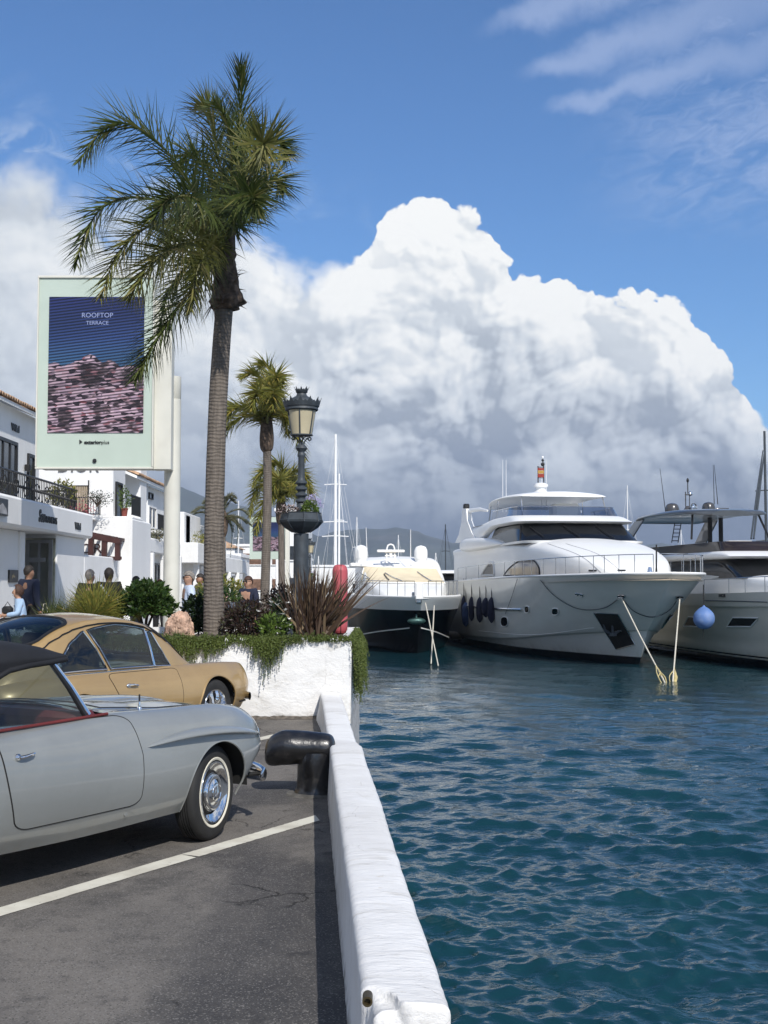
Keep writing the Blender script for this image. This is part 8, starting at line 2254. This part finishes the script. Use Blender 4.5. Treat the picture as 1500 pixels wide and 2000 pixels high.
st = [(17.8, [(.7, 2.2), (.68, 2.4), (.5, 2.46), (.3, 2.48), (0, 2.5)]), (16.5, [(1.5, 2.2), (1.45, 2.7), (1.2, 2.85), (.6, 2.92), (0, 2.95)]), (14.5, [(1.95, 2.2), (1.9, 3.0), (1.65, 3.22), (.8, 3.32), (0, 3.36)]), (13.0, [(2.1, 2.2), (2.08, 3.2), (1.85, 3.48), (.9, 3.58), (0, 3.62)]),
      (11.5, [(2.15, 2.2), (2.12, 3.5), (1.9, 4.0), (.95, 4.12), (0, 4.16)]), (10.2, [(2.15, 2.2), (2.12, 3.7), (1.92, 4.42), (1.0, 4.55), (0, 4.58)]), (7, [(2.15, 2.2), (2.12, 3.8), (1.95, 4.55), (1.0, 4.68), (0, 4.72)]), (3, [(2.1, 2.2), (2.1, 3.8), (1.9, 4.45), (1.0, 4.55), (0, 4.6)])]
mb, _ = loft_mb(st, 70, 51); BY.keep('house', mb); mb.build('deckhouse', M_gel, BY.root, angle=50)
M_canvas = pm('cream_canvas_cover', (.72, .62, .44), .85, var=.06, vscale=1.5, bump=.01, bscale=3)
cvz = BY.patch('house', [(706, 1139), (868, 1141), (852, 1112), (712, 1108)], 'screen_cover', M_canvas, .05, 16, rim=M_gel, rr=.035)
for x0, y0, x1, y1 in ((706, 1118, 723, 1134), (752, 1122, 787, 1139), (750, 1124, 760, 1136), (815, 1120, 842, 1138)): BY.line('house', [(x0, y0), ((x0 + x1) / 2, (y0 + y1) / 2 + 1), (x1, y1)], 'wiper', M_steel if x0 != 750 else M_trim, .025, .10, 8)
rail(BY, [(x, -(y - .10), z - .06) for x, y, z in HSw[-1][20:89:7]], .72, 12, mid=False); rail(BY, [(x, (y - .10), z - .06) for x, y, z in HSw[-1][20:89:7]], .72, 12)
for px, py, Yd in ((705, 1092, 68), (822, 1093, 68)):
    b = BY.Ti @ P(px, py, Yd); mb = MB(); mb.lathe(catmull(A_([(.28, -.25), (.30, -.05), (.345, .05), (.36, .30), (.34, .50), (.24, .68), (.0, .76)]), 22), c=b, seg=20); dmo = mb.build('radar_dome', M_gel, BY.root)
    mb = MB(); mb.box(b + Vector((.0, 0, -.32)), (1.4, 1.2, .22), bev=.06); mb.build('dome_bracket', M_gel, dmo, smooth=False)
b = BY.Ti @ P(763, 1092, 67); mb = MB()
for sg in (-1, 1): mb.tube([b + Vector((0, sg * .22, -.2)), b + Vector((0, sg * .20, .55)), b + Vector((0, sg * .14, .72)), b + Vector((0, 0, .78))], .045, 6)
for z in (-.02, .18, .36): mb.tube([b + Vector((0, -.3, z)), b + Vector((0, .3, z))], .035, 6)
mb.tube([b + Vector((0, .0, .1)), b + Vector((0, .0, .5))], .09, 8); mb.build('light_mast', M_gel, BY.root)
mb = MB(); mb.box(b + Vector((.1, 0, .42)), (.12, 1.45, .14), bev=.03); mb.build('radar_scanner', M_gel, BY.root, smooth=False)
for px, t_, b_ in ((717, 1030, 1090), (802, 1034, 1088)): a = BY.Ti @ P(px, b_, 66.5); c = BY.Ti @ P(px - (2 if px < 750 else 0), t_, 66.5); mb = MB(); mb.tube([a, c], [.025, .012], 5); mb.build('whip_aerial', M_gel, BY.root)
c = BY.cast('hull', 817, 1206, .22)
if c is not None:
    mb = MB(); mb.sphere(c, (.18, .42, .16), 12, 7); mb.tube([c, c + Vector((-.1, 0, .85))], .04, 6); mb.build('anchor', pm('green_bronze', (.05, .11, .10), .45, .5, var=.3), BY.root)
c = BY.Ti @ P(817, 1172, 57.5); mb = MB(); mb.box(c, (.5, .28, .30), bev=.05); mb.box(c + Vector((-.3, -.2, .1)), (.2, .14, .5), bev=.03); mb.build('windlass', M_steel, BY.root, smooth=False)
mb = MB(); q = BY.Ti @ P(819, 1150, 57.0); mb.box(q + Vector((0, 0, -.1)), (.12, .34, .75), bev=.03); mb.build('bow_locker', M_gel, BY.root, smooth=False)
for k, (pp1, pp2, lab) in enumerate((((831, 1178), (856, 1300), 'pale rope crossing to the right under the black yacht bow'), ((848, 1183), (842, 1296), 'pale rope hanging nearly straight down from the black yacht bow'))):
    a = P(*pp1, 57.0); b = P(*pp2, 50.5); b.z = WATER - .05; bb_ = P(pp2[0], pp2[1], 49.6 if k == 0 else 50.9); rope('mooring_rope', [a, a.lerp(bb_, .5), bb_], lab, .024)
# ================= right hand yacht
M_hullr = hullmat('pearl_yacht_hull', (.68, .66, .58), (.010, .010, .012), .30, .2, stripe=(.36, .42))
f5 = rad(6.5); RYx0, RYy0 = 18.0 - 27 * math.sin(f5), 42.0 + 27 * math.cos(f5)
RY = Boat('motor_yacht', (RYx0, RYy0, WATER), rad(-90 + 6.5), 'pearl coloured yacht at the right edge with dark hardtop and slanted hull windows')
cr = [
 (26.0 * A_(s_), A_([.3] * 4 + [.25, .2, .1, .05, .02, 0]), A_([-1.2] * 10)),
 (27.0 * A_(s_), A_([2.7, 2.9, 2.95, 2.8, 2.6, 2.2, 1.6, .95, .4, 0]), A_([0.0] * 10)),
 (27.6 * A_(s_), A_([2.9, 3.1, 3.15, 3.08, 2.95, 2.6, 2.1, 1.4, .7, 0]), A_([1.0] * 4 + [1.05, 1.1, 1.2, 1.25, 1.3, 1.3])),
 (28.2 * A_(s_), A_([3.0, 3.2, 3.25, 3.22, 3.12, 2.85, 2.4, 1.7, .95, 0]), A_([2.1, 2.15, 2.2, 2.25, 2.3, 2.35, 2.4, 2.4, 2.4, 2.4])),
 (28.25 * A_(s_), A_([3.06, 3.26, 3.31, 3.28, 3.18, 2.91, 2.46, 1.76, 1.0, 0]), A_([2.15, 2.2, 2.25, 2.30, 2.35, 2.40, 2.45, 2.45, 2.45, 2.45])),
 (28.6 * A_(s_), A_([3.02, 3.22, 3.28, 3.25, 3.16, 2.9, 2.5, 1.8, 1.05, 0]), A_([2.65, 2.7, 2.75, 2.82, 2.88, 2.92, 2.95, 2.97, 2.98, 2.98])),
]
mb, HSr = hull_mesh(cr); RY.keep('hull', mb); mb.build('hull', M_hullr, RY.root, merge=.002, fixn=True, angle=50)
deck_from(HSr[-1], -.15).build('deck', M_gel, RY.root)
st = [(24.5, [(1.0, 2.7), (.95, 2.95), (.8, 3.0), (.4, 3.03), (0, 3.05)]), (22.5, [(2.0, 2.7), (1.95, 3.1), (1.7, 3.2), (.9, 3.26), (0, 3.3)]), (19, [(2.5, 2.7), (2.45, 3.25), (2.2, 3.42), (1.2, 3.5), (0, 3.55)]), (17, [(2.65, 2.7), (2.6, 3.3), (2.4, 3.50), (1.2, 3.6), (0, 3.66)]), (12, [(2.7, 2.7), (2.68, 3.4), (2.6, 3.6), (1.3, 3.7), (0, 3.75)]), (3, [(2.7, 2.7), (2.7, 3.4), (2.6, 3.6), (1.3, 3.7), (0, 3.75)])]
mb, _ = loft_mb(st, 60, 41); mb.build('coachroof', M_gel, RY.root, angle=50)
def rband(rows, nu=41, bul=1.4):
    G = []
    for xc, xa, w, z in rows:
        row = []
        for t in np.linspace(-1, 1, nu):
            a = abs(t)
            if a > .5: q = (a - .5) / .5; x = (xc - bul) + (xa - (xc - bul)) * q; y = w
            else: q = a / .5; x = xc - bul * (1 - math.sqrt(max(0, 1 - q ** 2.8))); y = w * math.sin(q * PI / 2) ** .85
            row.append((x, y * (1 if t > 0 else -1), z))
        G.append(row)
    return np.array(G)
mb = MB(); mb.grid(rband([(18.2, 3.5, 2.66, 3.45), (16.9, 3.5, 2.60, 4.0), (15.8, 3.5, 2.50, 4.45)])); RY.keep('wind', mb); mb.build('saloon_windows', M_dglass, RY.root, angle=60)
mb = MB(); mb.grid(rband([(15.8, 3.0, 2.52, 4.42), (17.0, 3.0, 2.78, 4.44), (17.1, 3.0, 2.86, 4.54), (16.6, 3.0, 2.84, 4.70), (16.0, 3.0, 2.76, 4.82), (15.6, 3.0, 2.5, 4.84)])); mb.grid(np.array([[(x, y * t, 4.84 + .03 * (1 - t * t)) for t in np.linspace(-1, 1, 5)] for x, y in ((3, 2.5), (10, 2.5), (14.4, 2.4), (15.5, 1.0))])); mb.build('flybridge_roof', M_gel, RY.root, angle=60, fixn=True)
mb = MB(); mb.grid(rband([(15.9, 5.0, 2.66, 4.82), (15.6, 5.0, 2.70, 5.32), (15.4, 5.0, 2.62, 5.34)])); mb.build('flybridge_screen', pm('smoked_bronze_screen', (.022, .016, .015), .08, var=.3, vscale=.6), RY.root, angle=60)
WYm = M_gel
mb = MB(); a = RY.Ti @ P(1443, 1072, 60); mb.box((a.x, a.y, a.z + .1), (.6, 1.25, .55), bev=.08); mb.build('helm_seat', pm('cream_seat', (.70, .66, .60), .6), RY.root, smooth=False)
# black hull windows
RY.patch('hull', [(1420, 1224), (1467, 1224), (1482, 1207), (1432, 1206)], 'hull_window', M_dglass, .02, 8, rim=M_gel, rr=.03)
RY.patch('hull', [(1336, 1223), (1362, 1224), (1366, 1206), (1345, 1205)], 'hull_window', M_dglass, .02, 8, rim=M_gel, rr=.03)
RY.line('hull', [(1375, 1173), (1430, 1174), (1499, 1176)], 'sheer_groove', M_ant, .018, .012, 30)
# name on the bow
mb = MB(); c0 = RY.world(RY.cast('hull', 1405, 1166, .03)); c1 = RY.world(RY.cast('hull', 1424, 1166, .03))
if True:
    text_at(mb, "FAMOUR", .17, c0, (c1 - c0), (0, 0, 1), ext=.008, align='LEFT', bold=.004); mb.v = [np.array([tuple(RY.Ti @ Vector(p)) for p in v]) for v in mb.v]; mb.build('boat_name', M_ink, RY.root, smooth=False)
mb = MB()
st = []
for x, w, z in ((15.2, 1.2, 6.52), (14.6, 2.3, 6.60), (13.0, 2.62, 6.70), (10, 2.7, 6.72), (7.5, 2.6, 6.66), (6.4, 2.2, 6.55)):
    st.append((x, [(w - .35, z - .10), (w - .02, z - .06), (w, z + .02), (w - .3, z + .12), (w * .5, z + .17), (0, z + .18)]))
mbh, Sh = loft_mb(st, 40, 41); mbh.grid(np.stack([Sh[:, 0], Sh[:, 0] * A_((1, 0, 1)) + A_((0, 0, .03)), Sh[:, -1]], 1)); M_hard = pm('grey_hardtop', (.055, .062, .070), .3, var=.1, coat=.5)
mbh.build('hardtop', M_hard, RY.root, angle=60)
for sg in (-1, 1):
    mb = MB(); mb.slab([(6.6, sg * 2.45, 6.56), (8.2, sg * 2.5, 6.58), (5.2, sg * 2.75, 4.85), (3.6, sg * 2.75, 4.85)], (0, -sg * .10, 0)); mb.build('hardtop_leg', M_hard, RY.root, smooth=False)
    mb = MB(); mb.tube([(14.3, sg * 2.0, 6.55), (14.9, sg * 2.35, 5.3)], .06, 6); mb.build('hardtop_post', M_trim, RY.root)
for y in (-.35, .35): mb = MB(); mb.tube([(10.5, y + 1.2, 6.6), (10.5, y + 1.2, 4.9)], .14, 8); mb.build('hardtop_post', M_trim, RY.root)
ldx = RY.Ti @ P(1318, 1060, 66); ldt = RY.Ti @ P(1324, 1022, 66); mb = MB()
for dy in (-.17, .17): mb.tube([ldx + Vector((0, dy, 0)), ldt + Vector((0, dy, 0))], .025, 5)
for k in range(5): q = ldx.lerp(ldt, (k + .5) / 5); mb.tube([q + Vector((0, -.17, 0)), q + Vector((0, .17, 0))], .022, 5)
mb.build('ladder', M_trim, RY.root)
M_dome = pm('grey_dome', (.06, .058, .058), .25, var=.1, coat=.4)
for px, py, Y_, s_c in ((1313, 1005, 65, .36), (1384, 1003, 65, .34)):
    b = RY.Ti @ P(px, py, Y_); mb = MB(); mb.lathe(catmull(A_([(s_c, -.05), (s_c * 1.02, .1), (s_c * .98, .32), (s_c * .7, .52), (0, .60)]), 18), c=b, seg=20); mb.build('radar_dome', M_dome, RY.root)
b = RY.Ti @ P(1405, 994, 65); mb = MB(); mb.box(b, (.12, 1.0, .10), bev=.03); mb.lathe([(.25, -.45), (.22, -.2), (.08, -.1), (.06, 0)], c=b, seg=14); mb.build('radar_scanner', M_dome, RY.root, angle=50)
b = RY.Ti @ P(1344, 1003, 64.5); mb = MB(); mb.lathe([(.32, -.1), (.26, .15), (.12, .35), (0, .4)], c=b, seg=14); mb.tube([b + Vector((0, -.12, .2)), b + Vector((0, -.12, 1.1))], .03, 5); mb.tube([b + Vector((0, .08, .2)), b + Vector((0, .08, .9))], .025, 5); mb.tube([b + Vector((0, 0, 1.0)), b + Vector((0, 0, 1.65))], .03, 5); mb.tube([b + Vector((0, -.16, .95)), b + Vector((0, .14, .95))], .03, 5)
mb.build('light_mast', M_dome, RY.root); mb = MB(); mb.sphere(b + Vector((0, .12, 1.0)), .12, 10, 7); mb.build('search_light', M_chrome, RY.root); mb = MB(); mb.sphere(b + Vector((0, 0, 1.68)), (.07, .07, .12), 8, 6); mb.build('mast_lamp', M_trim, RY.root)
mb = MB(); mb.lathe([(.05, .0), (.10, .1), (.20, .24)], c=b + Vector((.2, .12, .25)), seg=14, ax=(1, .2, .3)); mb.build('horn', M_chrome, RY.root)
for px, t_, b_, px2 in ((1300, 1000, 915, 1289), (1395, 985, 908, 1393), (1402, 985, 908, 1395)): a = RY.Ti @ P(px, t_, 64); c = RY.Ti @ P(px2, b_, 64); mb = MB(); mb.tube([a, c], [.022, .010], 5); mb.build('whip_aerial', M_trim, RY.root)
E_ = HSr[-1]; rail(RY, [(x, -(y - .12), z - .02) for x, y, z in E_[25:86:6]], .60, 12); rail(RY, [(x, (y - .12), z - .02) for x, y, z in E_[25:86:6]], .60, 10)
mb = MB(); a = RY.Ti @ P(1303, 1045, 64); 
for o in RY.root.children:
    if o.name.split('.')[0] in ('saloon_windows', 'flybridge_roof', 'flybridge_screen', 'hardtop', 'hardtop_leg', 'hardtop_post'):
        for v in o.data.vertices:
            if o.name.startswith('hardtop'): v.co.x -= 5.2; v.co.y = v.co.y * .80; v.co.z = 4.4 + (v.co.z - 4.4) * .95
            elif v.co.z > 3.3: v.co.z = 3.3 + (v.co.z - 3.3) * .82
# dark motor cruiser between the black and the white yacht
DC = Boat('motor_cruiser', (5.0, 98.0, WATER), rad(-88), 'motor cruiser with black wraparound windows behind, between the black and white yachts', 'motorboat', None)
cd = [(14 * A_(s_), A_([.2] * 9 + [0]), A_([-.8] * 10)), (15.3 * A_(s_), A_([2.3, 2.4, 2.4, 2.3, 2.1, 1.7, 1.2, .7, .3, 0]), A_([0.] * 10)), (17 * A_(s_), A_([2.5, 2.6, 2.6, 2.5, 2.4, 2.1, 1.6, 1.0, .5, 0]), A_([2.2] * 5 + [2.25, 2.3, 2.35, 2.4, 2.4]))]
mb, Hd = hull_mesh(cd, 50, 16); mb.build('hull', M_gel, DC.root, merge=.002, fixn=True); deck_from(Hd[-1], -.05).build('deck', M_gel, DC.root)
mb = MB(); mb.grid(rband([(10.5, 2, 2.15, 2.15), (9.0, 2, 2.0, 3.9)], 41, 1.2)); mb.build('cabin_windows', M_dglass, DC.root, angle=60)
mb = MB(); mb.grid(rband([(9.1, 1.5, 2.02, 3.88), (9.4, 1.5, 2.15, 3.93), (9.2, 1.5, 2.1, 4.05), (8, 2.5, 1.4, 4.15), (6, 4, .2, 4.18)], 41, 1.2)); mb.grid(rband([(10.0, 1.8, 2.11, 2.95), (9.95, 1.8, 2.12, 3.05)], 41, 1.2)); mb.build('cabin_roof', M_gel, DC.root, angle=60, fixn=True)
mb = MB(); mb.tube([(9.6, 0, 2.2), (9.0, 0, 3.9)], .05, 6); mb.build('mullion', M_gel, DC.root)
# big blue ball fender between the white and the right yacht
bf = P(1375, 1208, 46.0); root = thing('ball_fender', tuple(bf), 'large round blue inflatable fender hanging beside the white yacht bow', 'fender', world_built=True)
mb = MB(); R_ = 20.5 / FPX * 46; mb.lathe(catmull(A_([(.03, R_ * 1.25), (.06, R_ * 1.12), (R_ * .45, R_ * .95), (R_ * .88, R_ * .5), (R_, 0), (R_ * .9, -R_ * .45), (R_ * .5, -R_ * .9), (.02, -R_ * 1.02)]), 30), c=tuple(bf), seg=28); mb.build('ball', M_fendb, root)
mb = MB(); mb.tube([bf + Vector((0, 0, R_ * 1.2)), P(1374, 1142, 46.2)], .022, 6); mb.build('lanyard', M_dark, root); mb = MB(); mb.tube([bf + Vector((-.04, 0, -R_)), bf + Vector((-.04, 0, -R_ - .30))], .015, 5); mb.build('tail_line', M_dark, root)
# tender and pontoon squeezed behind the black yacht
tn = P(912, 1248, 71); tb = thing('tender', (tn.x, 71, WATER), 'small worn beige inflatable tender afloat between the black and white yachts', 'dinghy', rz=rad(-70))
for sg in (-1, 1): mb = MB(); mb.tube(catmull(A_([(-1.6, sg * .65, .35), (0, sg * .7, .35), (1.0, sg * .6, .42), (1.6, sg * .15, .55)]), 20), .22, 10); mb.build('tube', pm('beige_rubber', (.40, .34, .27), .7, var=.2, dirt=(.1, .08, .07), dirt_amt=.5), tb)
mb = MB(); mb.box((-.1, 0, .2), (2.6, 1.0, .08)); mb.build('floor', M_trim, tb, smooth=False); mb = MB(); mb.box((-1.65, 0, .75), (.35, .35, .7), bev=.08); mb.build('outboard', M_trim, tb, smooth=False)
pt = thing('pontoon', (P(890, 1240, 78).x, 78, WATER), 'low grey floating pontoon just visible behind the tender', 'pontoon'); mb = MB(); mb.box((0, 0, .28), (4.5, 2.2, .45), bev=.05); mb.build('float', M_quay, pt, smooth=False)
for k in range(7): mb = MB(); mb.box((-1.9 + k * .64, 0, .54), (.60, 2.2, .06)); mb.build('plank', pm('grey_planks', (.30, .26, .21), .9, var=.3, stretch=(1, 8, 1)), pt, smooth=False)
# ---- sailing boats
def sailboat(px, Y, top, label, spreaders=(), r=.09, hullc=M_gel, stays=True, extra=None, Lh=11, rz=-80, dark=False, group='sailing boats in the marina'):
    t = P(px, top, Y); root = thing('sailboat', (t.x, Y, WATER), label, 'sailboat', group, rz=rad(rz)); hm = t.z - WATER; mm = M_ant if dark else M_gel
    k = Lh / 11; c = [(9.2 * k * A_(s_) - 5 * k, A_([.2] * 9 + [0]), A_([-.5] * 10)), (9.8 * k * A_(s_) - 5 * k, k * A_([1.1, 1.5, 1.65, 1.5, 1.3, 1.0, .7, .4, .2, 0]), A_([.1] * 10)), (11 * k * A_(s_) - 5 * k, k * A_([1.25, 1.65, 1.8, 1.7, 1.5, 1.2, .85, .5, .25, 0]), A_([1.05, 1.05, 1.1, 1.15, 1.2, 1.25, 1.3, 1.33, 1.35, 1.36]))]
    mb, Hh = hull_mesh(c, 30, 10); mb.build('hull', hullc, root, merge=.002, fixn=True); deck_from(Hh[-1], -.02).build('deck', M_gel, root)
    mb, _ = loft_mb([(3.2 * k, [(.3, 1.1), (.25, 1.25), (0, 1.3)]), (2 * k, [(.8, 1.1), (.7, 1.55), (0, 1.65)]), (-2 * k, [(.95, 1.1), (.85, 1.7), (0, 1.8)])], 16, 13); mb.build('cabin', M_gel, root)
    mb = MB(); mb.tube([(0, 0, 1.2), (0, 0, hm)], [r, r * .7], 8); mb.build('mast', mm, root)
    mb = MB(); mb.tube([(-.1, 0, 2.6), (-4.2 * k, 0, 2.7)], .08, 6); mb.build('boom', mm, root)
    c_, sn = math.cos(-rad(rz)), math.sin(-rad(rz))
    for z_py, wd in spreaders:
        z = P(px, z_py, Y).z - WATER; L = wd / FPX * Y / 2; ex_ = (c_, sn); mb = MB(); mb.tube([(-L * c_, -L * sn, z - .03), (0, 0, z + .02), (L * c_, L * sn, z - .03)], .035, 5); mb.build('spreader', mm, root)
    if stays:
        mb = MB()
        for e in ((5.6 * k, 0), (-4.9 * k, 0), (0, 1.6 * k), (0, -1.6 * k)): mb.tube([(0, 0, hm - .2), (e[0], e[1], 1.3)], .008, 4)
        split_build(mb, 'stay', mm if not dark else M_trim, root)
    return root
sailboat(655.5, 92, 848, 'sailboat with the tallest white mast rising above the red column', ((946, 44), (1019, 46), (1047, 52)), .13, Lh=15)
sailboat(662.5, 97, 925, 'sailboat with the shorter white mast directly beside the tallest one', ((1016, 20),), .10, Lh=13)
sailboat(1493, 75, 842, 'sailboat at the right edge of the picture with slanting dark stays', ((958, 40), (1056, 40)), .10, Lh=14, dark=True, stays=False)
for k, (pa, pb) in enumerate((((1490, 880), (1467, 1052)), ((1493, 880), (1472, 1052)))):
    a, b = P(*pa, 74.8), P(*pb, 70.0); rt = thing('furled_forestay', tuple(b), ('left' if k == 0 else 'right') + ' of the two slanting dark stays beside the mast at the right edge', 'stay', 'slanting stays', world_built=True); mb = MB(); mb.tube([b, a.lerp(b, .5), a], [.05, .07, .03], 6); mb.build('furled_sail', M_ant, rt)
for px, Y, top, lab, dk in ((466, 130, 978, 'sailboat with a very thin grey mast left of the distant billboard', False), (697, 140, 1010, 'sailboat whose mast stands just left of the left radar dome', False), (717, 170, 1070, 'small far sailboat behind the black yacht, left part', False), (778, 150, 1045, 'sailboat whose mast stands right of the light mast on the black yacht', False), (851, 130, 1080, 'sailboat with a short mast above the right side of the black yacht', False),
    (870, 120, 1024, 'sailboat with a dark mast between the black and white yachts', True), (622, 150, 1086, 'sailboat far off left of the red column', False), (1225, 130, 948, 'sailboat with a pale mast between the white yacht and the right yacht', False), (1237, 160, 1023, 'sailboat with a shorter mast just right of the pale one, between the yachts', False), (415, 160, 1060, 'sailboat with a short mast just right of the tall palm trunk', False), (1183, 175, 1040, 'far sailboat hidden behind the white yacht roof, only mast top showing', False), (1330, 150, 1035, 'sailboat mast seen under the hardtop of the right yacht', False)):
    sailboat(px, Y, top, lab, ((top + (1140 - top) * .45, 16),), .07, dark=dk, Lh=10)
# breakwater closing the basin
mb = MB(); rs_ = np.random.RandomState(4); G = []
for i in range(200):
    x = -60 + i * 3.3; G.append([(x, 245 + rs_.uniform(-1, 1), WATER - 1), (x, 248 + rs_.uniform(-1, 1), WATER + 1.2 + rs_.uniform(-.4, .6)), (x, 251, WATER + 2.2 + rs_.uniform(-.4, .5)), (x, 256, WATER + 2.4 + rs_.uniform(-.2, .2)), (x, 262, WATER - 1)])
mb.grid(np.array(G)); tag(mb.build('breakwater', pm('breakwater_rock', (.16, .15, .13), .95, var=.4, vscale=.6, bump=.2, bscale=1), smooth=False), kind='structure')
build_haze()
